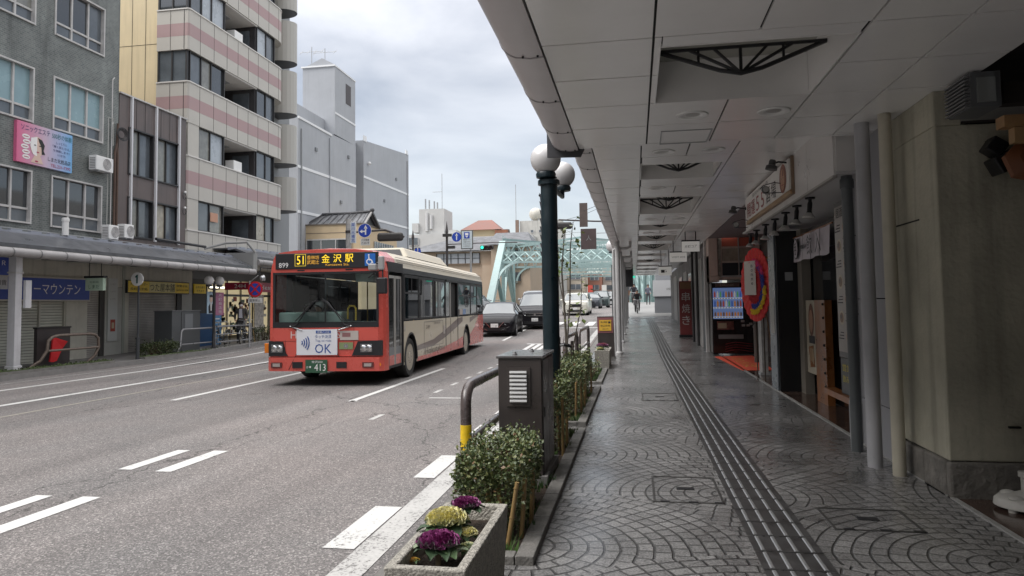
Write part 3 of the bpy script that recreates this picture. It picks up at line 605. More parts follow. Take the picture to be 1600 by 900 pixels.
q.disc((2.736, 11.94, 1.35), (-1, 0, 0), .17, M('poster_brown', (.13, .05, .03), .5), 20, .26); q.disc((2.733, 11.94, 1.33), (-1, 0, 0), .12, M('poster_skin', (.36, .20, .13), .5), 18, .18)
q.box(2.733, 11.75, .98, 2.738, 12.1, 1.1, M('print_ink')); q.prism([(11.8, .62), (12.05, .60), (12.13, .92), (11.86, .95)], 'x', 2.732, 2.737, om)
for k in range(3): q.box(2.731, 11.84 + k * .08, .66 + k * .02, 2.733, 11.88 + k * .08, .9, M('food_cream'))
q.text('うまい', (2.735, 11.68, .8), (0, 0, -1), (0, 1, 0), .3, .07, M('print_ink')); q.build('door_poster', t)
q = MB(); q.box(2.7, 12.3, S, 2.84, 12.6, 2.84, M('beige_jamb', (.22, .20, .17), .5)); q.build('door_jamb', t)
# noren
q = MB(); nm = M('noren_cloth', (.56, .52, .56), .8); n = 24
for i in range(n):
    a0 = 10.3 + 2.3 * i / n; a1 = 10.3 + 2.3 * (i + 1) / n; f = lambda a: 2.66 + .012 * math.sin(a * 9)
    if i % 6 == 5: a1 -= .02
    q.quad((f(a0), a0, 2.70), (f(a1), a1, 2.70), (f(a1) - .02, a1, 2.30 + .01 * math.sin(a1 * 7)), (f(a0) - .02, a0, 2.30 + .01 * math.sin(a0 * 7)), nm)
for s_, yy, zz_ in (('一', 11.8, 2.5), ('飲', 11.3, 2.5), ('入', 10.8, 2.5)): q.text(s_, (2.60, yy, zz_), (0, -1, 0), (0, 0, 1), .34, .06 if s_ == '一' else .30, M('print_ink'))
q.disc((2.609, 12.25, 2.5), (-1, 0, 0), .15, M('print_ink'), 20, .17); q.disc((2.605, 12.25, 2.5), (-1, 0, 0), .13, nm, 20, .15); q.text('呑', (2.60, 12.25, 2.5), (0, -1, 0), (0, 0, 1), .16, .2, M('print_ink'))
q.tube([(2.655, 10.2, 2.71), (2.655, 12.62, 2.71)], .012, om, 8)
q.build('noren_curtain', label='pale noren curtain with brushed black characters above the restaurant door', cat='curtain')
# column
t = thing('entrance_column', (2.57, 12.95, S), 'matt black entrance column in front of the restaurant, with glazed grey edge', 'column')
q = MB(); q.box(2.37, 12.62, S, 2.80, 13.25, 2.84, M('black_cladding', (.012, .013, .015), .35)); q.build('shaft', t)
q = MB(); q.box(2.345, 12.7, S, 2.365, 13.25, 2.84, M('grey_panel', (.14, .16, .18), .3, var=.15)); 
for k, s_ in enumerate(('SEA', 'BAR')): q.text(s_, (2.342, 12.97, .82 - .15 * k), (0, -1, 0), (0, 0, 1), .36, .10, M('pale_letters', (.30, .31, .32), .5))
q.box(2.338, 12.8, 1.1, 2.344, 13.15, 1.7, M('note_pale', (.40, .40, .38), .6)); q.build('side_panel', t)
q = MB(); q.box(2.50, 12.60, 2.0, 2.62, 12.619, 2.14, steel_grey); q.build('switch_plate', t)
for y_, z_, h_, m_ in ((8.23, 1.9, .3, 'paper_a'), (8.25, 1.3, .2, 'paper_b')): q = MB(); q.box(2.296, y_, z_, 2.2995, y_ + .12, z_ + h_, M(m_, (.45, .43, .38) if m_ == 'paper_a' else (.40, .16, .10), .6, var=.3, vs=30)); q.build('notice', label='small paper notice on the white corner pillar' + (', upper one' if m_ == 'paper_a' else ', lower red one'), cat='notice')
# spotlights under the soffit
sp = [(2.1, y_) for y_ in (8.97, 9.72, 10.43, 11.2, 12.0, 12.9, 13.6)]
lab = ['nearest', 'second nearest', 'third nearest', 'middle', 'third farthest', 'second farthest', 'farthest']
for (x, y), l in zip([(2.16, 9.25), (2.16, 9.98), (2.16, 10.7), (2.16, 11.5), (2.16, 12.3), (2.16, 13.2), (2.16, 13.85)], lab):
    t = thing('spotlight', (x, y, 2.93), f'{l} of the seven black spotlights under the restaurant soffit', 'spotlight', 'black spotlights under the soffit')
    q = MB(); q.lathe([(.06, 0), (.06, -.02), (.022, -.025), (.02, -.055)], (x, y, 2.93), black_m, 12); q.build('mount', t)
    q = MB(); q.lathe([(.022, 0), (.03, -.03), (.028, -.12), (.034, -.14)], (x, y, 2.88), black_m, 12, axis=(.1, -.05, 1)); q.build('body', t)
    q = MB(); q.lathe([(.03, 0), (.055, -.03), (.075, -.055), (.07, -.07), (.0, -.075)], (x - .014, y + .007, 2.745), M('reflector_pale', (.45, .44, .42), .25), 14, axis=(.1, -.05, 1)); q.build('lamp_head', t)
# hanging shop sign 55
t = thing('shop_sign', (1.95, 11, 3.25), 'long white bar sign with red and black characters and an oval face, on the fascia', 'sign')
cr_ = M('sign_cream', (.72, .70, .67), .4, var=.05)
q = MB(); q.box(1.975, 9.35, 3.0, 2.009, 12.95, 3.485, M('sign_edge', (.22, .15, .10), .5)); q.build('frame', t)
q = MB(); q.box(1.95, 9.40, 3.06, 1.974, 12.9, 3.46, cr_); fc = 1.946
rd_ = M('sign_red', (.30, .03, .03), .5); ink = M('sign_ink', (.03, .025, .03), .5)
for i, (s_, m_) in enumerate(zip('開運55酒場', (rd_, rd_, rd_, rd_, ink, ink))): q.text(s_, (fc, 12.60 - i * .44, 3.21), (0, -1, 0), (0, 0, 1), .36 if s_ != '5' else .26, .235, m_)
q.text('金沢片町らく呑', (fc, 11.5, 3.40), (0, -1, 0), (0, 0, 1), 1.4, .06, ink)
q.disc((fc, 9.75, 3.26), (-1, 0, 0), .22, M('oval_brown', (.24, .075, .04), .5), 24, .19); q.disc((fc - .003, 9.75, 3.245), (-1, 0, 0), .13, M('oval_peach', (.48, .25, .15), .5), 20, .14)
q.disc((fc - .005, 9.72, 3.33), (-1, 0, 0), .045, M('oval_brown'), 12)
for dy in (-.05, .05): q.disc((fc - .006, 9.75 + dy, 3.265), (-1, 0, 0), .011, ink, 8)
q.box(fc - .006, 9.69, 3.17, fc - .004, 9.81, 3.18, rd_); q.build('sign_face', t)
q = MB(); q.box(1.95, 9.35, 3.0, 1.974, 12.95, 3.055, M('sign_gold', (.34, .21, .10), .5)); q.build('gold_band', t)
for y, z_, l in ((9.5, 3.42, 'round black flood lamp on an arm above the near end of the bar sign'), (13.2, 3.32, 'round grey flood lamp at the far end of the bar sign, near the ceiling')):
    t = thing('flood_lamp', (1.95, y, z_), l, 'lamp', 'flood lamps around the bar sign')
    q = MB(); q.tube([(1.99, y, z_), (1.85, y, z_ + .02), (1.79, y, z_)], .012, black_m, 8); q.lathe([(.03, 0), (.03, .02)], (1.99, y, z_), black_m, 10, axis=(-1, 0, 0)); q.build('arm', t)
    q = MB(); q.lathe([(.035, .07), (.045, .05), (.045, 0), (.07, -.01), (.075, -.06)], (1.77, y, z_ - .02), M('lamp_body', (.07, .07, .07), .4), 16, axis=(.2, 0, 1)); q.build('housing', t)
    q = MB(); q.lathe([(.0, 0), (.066, 0)], (1.77 - .011, y, z_ - .075), M('lamp_lens', (.35, .35, .34), .2), 16, axis=(.2, 0, 1)); q.build('lens', t)
for y, z_, l in ((10.0, 3.16, 'wire guarded round lamp hanging in front of the bar sign lettering'), (12.9, 3.0, 'wire guarded lamp below the far end of the bar sign')):
    t = thing('guarded_lamp', (1.85, y, z_), l, 'lamp', 'wire guarded lamps of the bar sign')
    q = MB(); q.tube([(1.95, y - .12, z_ + .06), (1.85, y - .16, z_ + .07), (1.73, y - .05, z_ + .05), (1.71, y + .06, z_ + .02)], .006, black_m, 6); q.tube([(1.95, y - .12, z_ - .06), (1.85, y - .16, z_ - .07), (1.73, y - .05, z_ - .05)], .006, black_m, 6); q.build('wire_guard', t)
    q = MB(); q.sphere((1.77, y, z_), .055, M('lamp_body'), 14); q.build('housing', t); q = MB(); q.disc((1.765, y - .056, z_), (-.1, -1, 0), .04, M('lamp_lens'), 14); q.build('lens', t)
# pipes beside the shop corner
for x, y, r, col, l in ((2.17, 7.74, .055, (.10, .11, .115), 'thin dark grey drain pipe with worn lettering, farthest of the three pipes'), (2.12, 7.03, .065, (.40, .40, .42), 'thick light grey pipe in the middle of the three pipes'), (2.22, 6.72, .055, (.46, .43, .35), 'cream pipe closest to the concrete wall')):
    t = thing('drain_pipe', (x, y, S), l, 'pipe', 'vertical pipes at the wall')
    q = MB(); m_ = M('pipe_' + str(round(col[2] * 100)), col, .4, var=.12, vs=3, streak=.2)
    q.tube([(x, y, S), (x, y, 3.32)], r, m_, 20); q.build('pipe', t)
    if y > 7.5:
        q = MB(); q.lathe([(r + .012, 0), (r + .012, .09), (r + .004, .10)], (x, y, 2.80), m_, 18); q.build('coupling', t)
        q = MB(); q.text('KASHIWAYAMA', (x - r - .002, y - .02, 2.0), (0, 0, -1), (0, 1, 0), .62, .035, M('worn_ink', (.03, .03, .035), .6)); q.build('lettering', t)
# grey side wall behind the pipes and the concrete wall
t = thing('side_wall', (2.35, 7.6, S), 'grey panelled wall strip behind the three pipes', 'wall')
q = MB(); gm_ = M('grey_cladding', (.30, .30, .32), .5, var=.1)
for a, b in ((S, .62), (.63, 1.66), (1.67, 3.3)): q.box(2.34, 7.08, a, 2.9, 8.10, b, gm_)
q.build('panels', t)
q = MB(); q.box(2.3, 7.02, S, 2.4, 7.075, 3.3, dark_gap); q.build('joint_strip', t)
t = thing('concrete_wall', (3.5, 6.5, S), 'stained brown grey concrete wall with rough stone plinth beside the pipes', 'wall')
cm = M('stained_concrete', (.42, .40, .32), .85, var=.22, vs=1.6, streak=.35, bump=.35, bs=26)
q = MB(); q.box(2.36, 6.05, .40, 7, 7.0, 3.02, cm); q.box(2.36, 6.05, 3.02, 2.56, 7.0, 3.30, cm); q.build('wall_face', t, bevel=.012)
q = MB(); q.box(2.352, 6.42, 2.31, 2.3595, 7.01, 2.322, dark_gap); q.build('board_joint', t)
q = MB(); pl = M('plinth_stone', (.17, .16, .145), .8, var=.45, vs=5, bump=.8, bs=22)
for i in range(8): q.box(2.40 + i * .62 if i else 2.33, 5.98, S - .02, 2.40 + (i + 1) * .62 - .008, 6.06, .395 + random.uniform(-.01, .005), pl)
q.box(2.33, 6.062, S - .02, 2.4, 6.5, .40, pl); q.box(2.332, 6.51, S - .02, 2.4, 7.0, .39, pl); q.build('plinth', t, bevel=.02)
q = MB(); q.box(2.78, 6.02, .66, 2.86, 6.049, .675, black_m); q.build('rusty_scar', t)
# dark recess beyond concrete wall: ceiling beams, duct unit, wooden beams
t = thing('recessed_shop', (4.5, 3, S), 'dark recessed shop bay at the right edge, with black ceiling void', 'shop')
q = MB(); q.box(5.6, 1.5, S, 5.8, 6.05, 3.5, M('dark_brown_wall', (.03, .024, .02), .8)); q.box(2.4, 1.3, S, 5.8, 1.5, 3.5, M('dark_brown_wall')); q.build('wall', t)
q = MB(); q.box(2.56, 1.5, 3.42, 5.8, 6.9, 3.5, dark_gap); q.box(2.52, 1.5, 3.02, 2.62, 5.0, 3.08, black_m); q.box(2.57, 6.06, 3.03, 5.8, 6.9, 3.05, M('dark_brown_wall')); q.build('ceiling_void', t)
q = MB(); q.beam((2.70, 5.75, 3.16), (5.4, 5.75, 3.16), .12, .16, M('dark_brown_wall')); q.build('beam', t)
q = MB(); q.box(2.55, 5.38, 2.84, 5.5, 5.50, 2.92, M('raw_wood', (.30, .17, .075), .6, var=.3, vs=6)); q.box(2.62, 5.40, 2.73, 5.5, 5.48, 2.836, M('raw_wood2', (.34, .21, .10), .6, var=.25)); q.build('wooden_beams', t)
q = MB(); q.lathe([(.16, 0), (.16, .05), (.08, .09)], (2.78, 5.6, 2.62), M('orange_shade', (.16, .055, .02), .5), 6, axis=(0, -1, .2)); q.build('lantern', t)
t = thing('wall_unit', (2.5, 5.75, 3.1), 'grey ribbed box unit fixed in the dark bay under the canopy edge', 'wall unit')
q = MB(); q.box(2.42, 5.55, 3.03, 2.62, 5.92, 3.285, M('unit_grey', (.11, .115, .12), .45)); q.build('casing', t)
q = MB()
for k in range(9): q.box(2.385, 5.56, 3.035 + k * .027, 2.418, 5.90, 3.045 + k * .027, M('unit_rib', (.15, .15, .155), .5))
q.box(2.46, 5.535, 3.06, 2.58, 5.549, 3.24, M('unit_face', (.20, .21, .205), .5)); q.build('ribs', t)
t = thing('wall_speaker', (2.85, 6.0, 2.7), 'dark angled flood lamp fixed to the upper concrete wall', 'flood lamp')
q = MB(); q.obox((2.82, 5.90, 2.70), (.12, 0, .06), (0, .09, 0), (-.03, 0, .06), black_m); q.obox((2.73, 5.93, 2.80), (.035, 0, .05), (0, .07, 0), (-.05, 0, .035), black_m); q.build('housing', t, bevel=.01)
q = MB(); q.beam((2.74, 6.06, 2.86), (2.76, 5.93, 2.80), .04, .04, black_m); q.build('bracket', t)
# umbrella base
t = thing('parasol_base', (2.74, 5.74, S), 'white plastic parasol base with stub tube lying in front of the concrete wall', 'parasol base')
q = MB(); wm = M('old_white_plastic', (.50, .49, .46), .5, var=.12, vs=9); cxx, cyy = 2.74, 5.74
q.lathe([(.0, .10), (.05, .10), (.10, .075), (.18, .06), (.205, .035), (.21, .0)], (cxx, cyy, S + .03), wm, 28); q.build('base', t)
q = MB(); q.lathe([(.035, 0), (.035, .11), (.05, .115), (.05, .15), (.03, .155)], (cxx, cyy, S + .12), wm, 16); q.build('tube', t)
for k in range(4):
    a = k * math.pi / 2 + .6; q = MB(); q.sphere((cxx + .13 * math.cos(a), cyy + .13 * math.sin(a), S + .095), .055, wm, 12, (1, 1, .35)); q.build('lobe', t)
    q = MB(); q.lathe([(.03, 0), (.03, .035)], (cxx + .17 * math.cos(a), cyy + .17 * math.sin(a), S), wm, 10); q.build('foot', t)
# back wall of entrance bay, with stanchions, mat, wreath
t = thing('entrance_bay', (3.5, 17, S), 'shaded entrance bay with grey glazing between the black column and the drinks machine', 'shop')
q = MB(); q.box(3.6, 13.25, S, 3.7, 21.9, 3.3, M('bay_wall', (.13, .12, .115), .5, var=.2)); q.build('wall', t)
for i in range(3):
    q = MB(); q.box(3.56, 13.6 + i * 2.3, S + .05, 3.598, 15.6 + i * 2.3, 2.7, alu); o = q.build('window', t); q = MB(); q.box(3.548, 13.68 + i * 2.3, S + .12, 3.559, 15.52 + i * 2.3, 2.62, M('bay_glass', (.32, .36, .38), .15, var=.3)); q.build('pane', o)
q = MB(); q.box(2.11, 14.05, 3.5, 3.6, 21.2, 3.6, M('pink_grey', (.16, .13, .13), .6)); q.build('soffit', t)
q = MB(); q.box(2.25, 16.45, S + .006, 2.9, 16.47, S + .012, black_m); mt = [(2.14, 20.6), (3.2, 20.9), (2.98, 16.6), (2.30, 16.45)]
q = MB(); q.add([(x, y, S + .012) for x, y in mt] + [(x, y, S + .004) for x, y in mt], [(0, 1, 2, 3), (0, 3, 7, 4), (1, 0, 4, 5), (2, 1, 5, 6), (3, 2, 6, 7)], M('red_mat', (.75, .10, .05), .8, var=.08, vs=20))
ym = M('mat_yellow', (.75, .42, .10), .8)
q.text('いらっしゃいませ', (2.66, 18.6, S + .016), (0, -1, 0), (1, 0, 0), 2.9, .42, ym)
q.build('door_mat', label='bright red door mat with yellow writing in front of the drinks machine', cat='mat')
t = thing('celebration_wreath', (2.35, 14.4, S), 'tall red oval paper-flower wreath with white name card on a stand', 'wreath')
def wr(u, v, d=0.):   # plane of the wreath
    return V((2.31, 14.35, 1.98)) + V((.36, -.75, 0)).normalized() * u + V((0, 0, 1)) * v + V((-.60, -.42, 0)).normalized() * d
wred = M('wreath_red', (.72, .05, .05), .6, var=.15, vs=30)
q = MB(); n = 48; rim = []
for ring, (rr, dd) in enumerate(((.0, .03), (.25, .03), (.45, .015), (.60, 0))):
    pass
vs = [wr(0, 0, .02)]; RU, RV = .47, .71
for rr in (.5, .8, 1.0):
    for j in range(n):
        a = 2 * math.pi * j / n; vs.append(wr(RU * rr * math.cos(a), RV * rr * math.sin(a), .02 + (.02 if j % 2 else -.005) * rr))
fs = [(0, 1 + j, 1 + (j + 1) % n) for j in range(n)]
for k in range(2): fs += [(1 + k * n + j, 1 + (k + 1) * n + j, 1 + (k + 1) * n + (j + 1) % n, 1 + k * n + (j + 1) % n) for j in range(n)]
q.add(vs, fs, wred); q.add([v + V((.02, .014, 0)) for v in vs], fs, wred); q.build('fan_disc', t)
rnd = random.Random(5)
for ci, (col, rr, a0, a1) in enumerate((((.03, .05, .30), .60, -100, 60), ((.75, .50, .02), .74, -100, 0), ((.70, .04, .16), .62, 30, 100), ((.45, .02, .03), .42, 0, 360))):
    q = MB(); m_ = M('petal_%d' % ci, col, .7, var=.2, vs=30); k = int(abs(a1 - a0) / (7 if ci < 3 else 12))
    for j in range(k):
        a = R(a0 + (a1 - a0) * j / k)
        for _ in range(3 if ci < 3 else 5):
            c = wr(RU * rr * math.cos(a) + rnd.uniform(-.03, .03), RV * rr * math.sin(a) + rnd.uniform(-.03, .03), .05)
            for p in range(5):
                b = p * 1.257 + rnd.random(); r_ = .042
                q.add([c, c + V((.5, -.7, 0)).normalized() * r_ * math.cos(b) + V((0, 0, 1)) * r_ * math.sin(b) + V((-.82, -.57, 0)) * .02, c + V((.5, -.7, 0)).normalized() * r_ * math.cos(b + 1) + V((0, 0, 1)) * r_ * math.sin(b + 1) + V((-.82, -.57, 0)) * .015], [(0, 1, 2)], m_)
    q.build('paper_flowers', t)
q = MB(); U = V((.42, -.60, 0)).normalized(); wn_ = M('card_white', (.66, .62, .58), .6)
c = wr(-.08, .13, .09); q.obox(c, U * .15, V((0, 0, .33)), V((-.60, -.42, 0)).normalized() * .004, wn_)
for k, s_ in enumerate('Bonne'): q.text(s_, wr(-.01, .36 - .085 * k, .097), U, (0, 0, 1), .05, .05, ink)
for k, s_ in enumerate('日本の夏'): q.text(s_, wr(-.15, .34 - .11 * k, .097), U, (0, 0, 1), .07, .075, ink)
q.text('祝', wr(-.08, .43, .097), U, (0, 0, 1), .04, .03, wred); q.build('name_card', t)
q = MB(); wdm = M('stand_wood', (.20, .12, .06), .7)
for u in (-.12, .12): q.tube([wr(u, -.3, -.06), V((wr(u, 0, -.06).x, wr(u, 0, -.06).y, S))], .012, M('old_wood_d', (.06, .045, .035), .8), 6)
q.tube([wr(0, .4, -.06), wr(0, -1.82, -.45)], .012, wdm, 6); q.tube([wr(.2, .5, -.02), wr(.62, .5, -.02)], .02, M('brass_bar', (.35, .19, .03), .4, metal=.5), 6); q.build('stand', t)
for i, (x, y) in enumerate(((2.95, 18.6), (2.62, 15.6))):
    t = thing('stanchion', (x, y, S), ('grey bollard standing behind the red mat beside the drinks machine', 'white panelled stand behind the paper-flower wreath')[i], ('bollard', 'stand')[i])
    if i == 0:
        q = MB(); q.tube([(x, y, S), (x, y, 1.0)], .06, M('bollard_grey', (.16, .15, .14), .5), 12); q.build('post', t); q = MB(); q.sphere((x, y, 1.02), .075, M('bollard_grey'), 12); q.build('cap', t)
    else:
        q = MB(); q.box(x - .06, y - .12, S, x + .06, y + .25, 1.3, M('pale_board', (.36, .35, .34), .5, var=.3, vs=9)); q.build('board', t); q = MB(); q.box(x - .1, y - .15, S, x + .1, y + .3, S + .05, steel_grey); q.build('foot', t)
# vending machine
t = thing('vending_machine', (2.72, 21.6, S), 'black drinks vending machine with lit rows of bottles at the shop corner', 'vending machine')
vb = M('vending_black', (.012, .008, .009), .2, coat=.4); x0, x1, y0_ = 2.16, 3.3, 21.2
q = MB(); q.box(x0, y0_, S + .04, x1, y0_ + .75, S + 2.08, vb); q.build('cabinet', t, bevel=.02)
q = MB(); q.box(x0 + .04, y0_ - .012, 1.17, x1 - .28, y0_ - .001, 2.06, M('display_light', (.10, .16, .35), .5, emit=(.30, .45, .9), es=.13)); q.build('display_window', t)
cans = [M('can_%d' % i, c, .3, emit=c, es=.2) for i, c in enumerate(((.35, .06, .05), (.50, .50, .48), (.10, .30, .12), (.05, .12, .4), (.45, .18, .03), (.12, .07, .05)))]
rnd = random.Random(9); dsp = MB()
for r_ in range(3):
    for k in range(10):
        x = x0 + .09 + k * .079; z0 = 1.23 + (2 - r_) * .27; h = (.17, .18, .12)[r_]; mt_ = cans[(k * 7 + r_ * 3) % 6] if r_ < 2 else cans[4 if k % 3 else 5]
        b = MB(); b.lathe([(.024, 0), (.026, .01), (.026, h * .7), (.014, h * .86), (.012, h)], (x, y0_ - .045, z0 + .02), mt_, 10); b.build('drink_sample', t)
q = MB()
for r_ in range(3): 
    q.box(x0 + .045, y0_ - .03, 1.20 + r_ * .27, x1 - .285, y0_ - .012, 1.235 + r_ * .27, M('shelf_lit', (.4, .4, .4), .5, emit=(.8, .85, .9), es=.2))
    for k in range(10): q.box(x0 + .065 + k * .079, y0_ - .036, 1.207 + r_ * .27, x0 + .112 + k * .079, y0_ - .031, 1.225 + r_ * .27, black_m)
q.build('button_shelves', t)
q = MB(); q.box(x0 + .12, y0_ - .01, 2.09, x1 - .35, y0_ - .001, 2.19, M('header_dull', (.10, .06, .06), .4)); q.text('DRINK', ((x0 + x1) / 2 - .12, y0_ - .013, 2.14), (1, 0, 0), (0, 0, 1), .4, .06, M('header_letter', (.30, .25, .22), .4)); q.build('header', t)
q = MB(); q.box(x0 + .14, y0_ - .01, .86, x0 + .60, y0_ - .001, 1.10, M('vend_poster', (.16, .06, .05), .4, var=.6, vs=14)); q.box(x0 + .16, y0_ - .013, .90, x0 + .40, y0_ - .01, 1.05, M('food_cream')); q.build('advert_panel', t)
q = MB(); q.box(x0 + .17, y0_ - .01, .60, x0 + .86, y0_ - .001, .72, M('flap_grey', (.20, .20, .20), .3)); q.build('delivery_flap', t)
for k, (xx, zz_) in enumerate(((.80, 1.10), (.82, .98), (.95, .98), (1.02, 1.02))): q = MB(); q.box(x0 + xx, y0_ - .015, zz_ - .03, x0 + xx + .09, y0_ - .001, zz_ + .03, M('button_pale', (.35, .34, .33), .4)); q.build('coin_unit', t)
q = MB(); rl = M('red_wave', (.16, .012, .015), .35)
for k in range(4): 
    pts = [(x0 + .35 + .75 * i / 10, .22 + k * .07 + .04 * math.sin(i / 10 * 4.5) + .05 * i / 10) for i in range(11)]
    for (a, b), (c, d) in zip(pts[:-1], pts[1:]): q.quad((a, y0_ - .0035, b), (c, y0_ - .0035, d), (c, y0_ - .0035, d + .02), (a, y0_ - .0035, b + .02), rl)
q.build('wave_stripes', t)
# brown sign box above the machine and the building behind
t = thing('corner_shop_building', (2.6, 24, S), 'brown tiled corner shop front with dark openings beyond the drinks machine', 'building')
bt = M('pinkish_brown', (.52, .40, .35), .5, var=.12, vs=2)
q = MB(); q.box(2.12, 21.22, 2.24, 2.14, 21.95, 3.0, bt); q.box(2.12, 21.2, 2.24, 2.40, 21.96, 2.40, bt); q.box(2.12, 21.21, 2.41, 2.36, 21.95, 3.9, bt); q.box(2.36, 21.3, 2.3, 3.55, 21.95, 3.9, bt); q.build('upper_wall', t)
q = MB(); q.box(2.06, 21.96, S, 2.15, 22.2, 3.6, M('pale_pillar', (.52, .50, .49), .5, var=.1)); q.build('pillar', t)
q = MB(); q.box(2.12, 22.2, S, 2.3, 44, 3.4, M('dark_front', (.10, .09, .09), .5, var=.3, vs=1.2)); q.build('wall', t)
for i, (a, b, z0, z1, mm) in enumerate(((22.4, 23.2, S, 2.6, black_m), (23.3, 24.4, S + .02, 3.0, M('whitish_panel', (.30, .29, .28), .5, var=.2)), (24.6, 25.6, .4, 2.3, pane_g), (27.6, 29, .4, 2.6, pane_g), (30, 32, S, 2.7, M('whitish_panel')), (33, 35, .5, 2.5, pane_g), (37, 40, .3, 2.6, M('whitish_panel')))):
    q = MB(); zz_ = zg(a); q.box(2.09, a, z0 + zz_, 2.119, b, z1 + zz_, mm); q.build('door' if i < 2 else 'window', t)
q = MB()
for r_ in range(3):
    for c_ in range(2):
        q.box(2.50 + c_ * .48, 21.28, 2.42 + r_ * .42, 2.94 + c_ * .48, 21.297, 2.78 + r_ * .42, [M('ad_dark', (.02, .02, .025), .3), M('ad_brown', (.24, .20, .16), .5, var=.3, vs=8), M('ad_red', (.35, .08, .05), .4)][(r_ + c_ * 0) % 3])
q.box(2.38, 21.27, 2.38, 2.47, 21.299, 3.75, M('ad_strip', (.26, .24, .21), .5, var=.5, vs=12)); q.box(2.46, 21.26, 2.38, 3.5, 21.279, 2.41, alu); q.box(2.955, 21.26, 2.38, 2.975, 21.279, 3.7, alu)
q.text('Bistro', (3.0, 21.26, 3.62), (1, 0, 0), (0, 0, 1), .5, .09, M('header_letter')); q.build('poster_panel', t)
for i, (x, y) in enumerate(((2.02, 24.2), (2.0, 25.8))):
    q = MB(); q.tube([(x, y, wz(y)), (x, y, 3.5)], .045, M('black_pipe', (.03, .03, .032), .4), 10); q.build('drain_pipe', label=('black drain pipe beside the pale pillar beyond the drinks machine', 'second black drain pipe, farther along the shop wall')[i], cat='pipe', group='black drain pipes along the far shops')
q = MB(); x, y = 1.9, 28.0; z0 = wz(y); q.box(x - .24, y, z0 + .1, x + .24, y + .08, z0 + 2.15, M('banner_red', (.17, .03, .03), .5)); 
t = thing('standing_sign', (x, y, z0), 'tall dark red standing sign with white characters near the far end of the arcade', 'sign'); q.build('panel', t)
q = MB(); 
for k, s_ in enumerate('串焼き'): q.text(s_, (x, y - .006, z0 + 1.55 - .45 * k), (1, 0, 0), (0, 0, 1), .3, .34, M('sign_white_dim', (.45, .42, .40), .5))
q.box(x - .2, y - .005, z0 + 1.85, x + .2, y - .001, z0 + 2.1, M('food_brown')); q.build('lettering', t)
q = MB(); q.box(x - .28, y - .06, z0, x + .28, y + .14, z0 + .1, black_m); q.build('base', t)
# hanging signs below the ceiling
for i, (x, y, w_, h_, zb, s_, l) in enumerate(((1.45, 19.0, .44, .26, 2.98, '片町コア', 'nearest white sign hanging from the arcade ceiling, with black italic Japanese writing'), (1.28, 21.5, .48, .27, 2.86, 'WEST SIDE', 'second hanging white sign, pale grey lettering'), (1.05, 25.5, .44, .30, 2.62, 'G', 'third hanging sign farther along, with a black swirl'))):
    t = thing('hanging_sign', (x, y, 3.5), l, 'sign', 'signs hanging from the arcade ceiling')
    q = MB(); q.box(x - w_ / 2, y - .06, zb, x + w_ / 2, y + .06, zb + h_, M('hang_white_glow', (.70, .69, .66), .5, emit=(1, .98, .93), es=.10));  # faint glow added to brighten the sign boxes in the ceiling's shade
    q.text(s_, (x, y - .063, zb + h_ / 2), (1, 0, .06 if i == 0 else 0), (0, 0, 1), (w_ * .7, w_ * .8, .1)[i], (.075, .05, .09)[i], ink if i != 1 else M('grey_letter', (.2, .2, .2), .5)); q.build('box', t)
    if i == 2: q = MB(); q.box(x - .14, y - .064, zb + .09, x - .02, y - .061, zb + .19, ink); q.build('emblem', t)
    q = MB(); q.box(x - w_ / 2 - .01, y - .07, zb + h_, x + w_ / 2 + .01, y + .07, zb + h_ + .035, black_m); q.build('top_rail', t)
    for k in (-.3, .3): q = MB(); q.tube([(x + w_ * k, y, zb + h_ + .03), (x + w_ * k, y, 3.5)], .012, black_m, 6); q.build('hanger', t)
# white wrapped hoarding past the end of the arcade
t = thing('hoarding', (1.8, 50, wz(50)), 'pale grey hoarding with sagging white banner past the end of the arcade', 'hoarding')
q = MB(); q.box(1.3, 50, wz(50) - .1, 4.2, 50.3, wz(50) + 1.2, M('hoarding_grey', (.20, .21, .23), .6)); q.build('panel', t)
q = MB(); q.box(1.2, 49.9, wz(50) + 1.2, 4.2, 50.0, wz(50) + 2.3, M('banner_white', (.52, .53, .55), .6)); q.text('UNITED', (2.4, 49.89, wz(50) + 1.7), (1, 0, 0), (0, 0, 1), .6, .15, M('grey_letter')); q.build('banner', t)
q = MB(); q.box(1.4, 50.4, wz(50) + 2.3, 4.2, 52, wz(50) + 4.2, M('frame_grey', (.28, .29, .31), .5)); q.build('frame', t)
# unseen building mass above the arcade (right side), added to block sky light
t = thing('sky_blocking_building', (6, 20, 0), 'unseen building mass above and behind the right arcade roof, added to block sky light', 'building')
q = MB(); q.box(2.6, -12, 3.95, 14, 48, 9, M('plain_render', (.30, .29, .27), .8, var=.1)); q.box(5.9, -12, 0, 14, 48, 3.95, M('dark_brown_wall')); q.box(2.6, -12, 0.1, 5.9, 1.25, 3.95, M('dark_brown_wall')); q.build('wall', t)

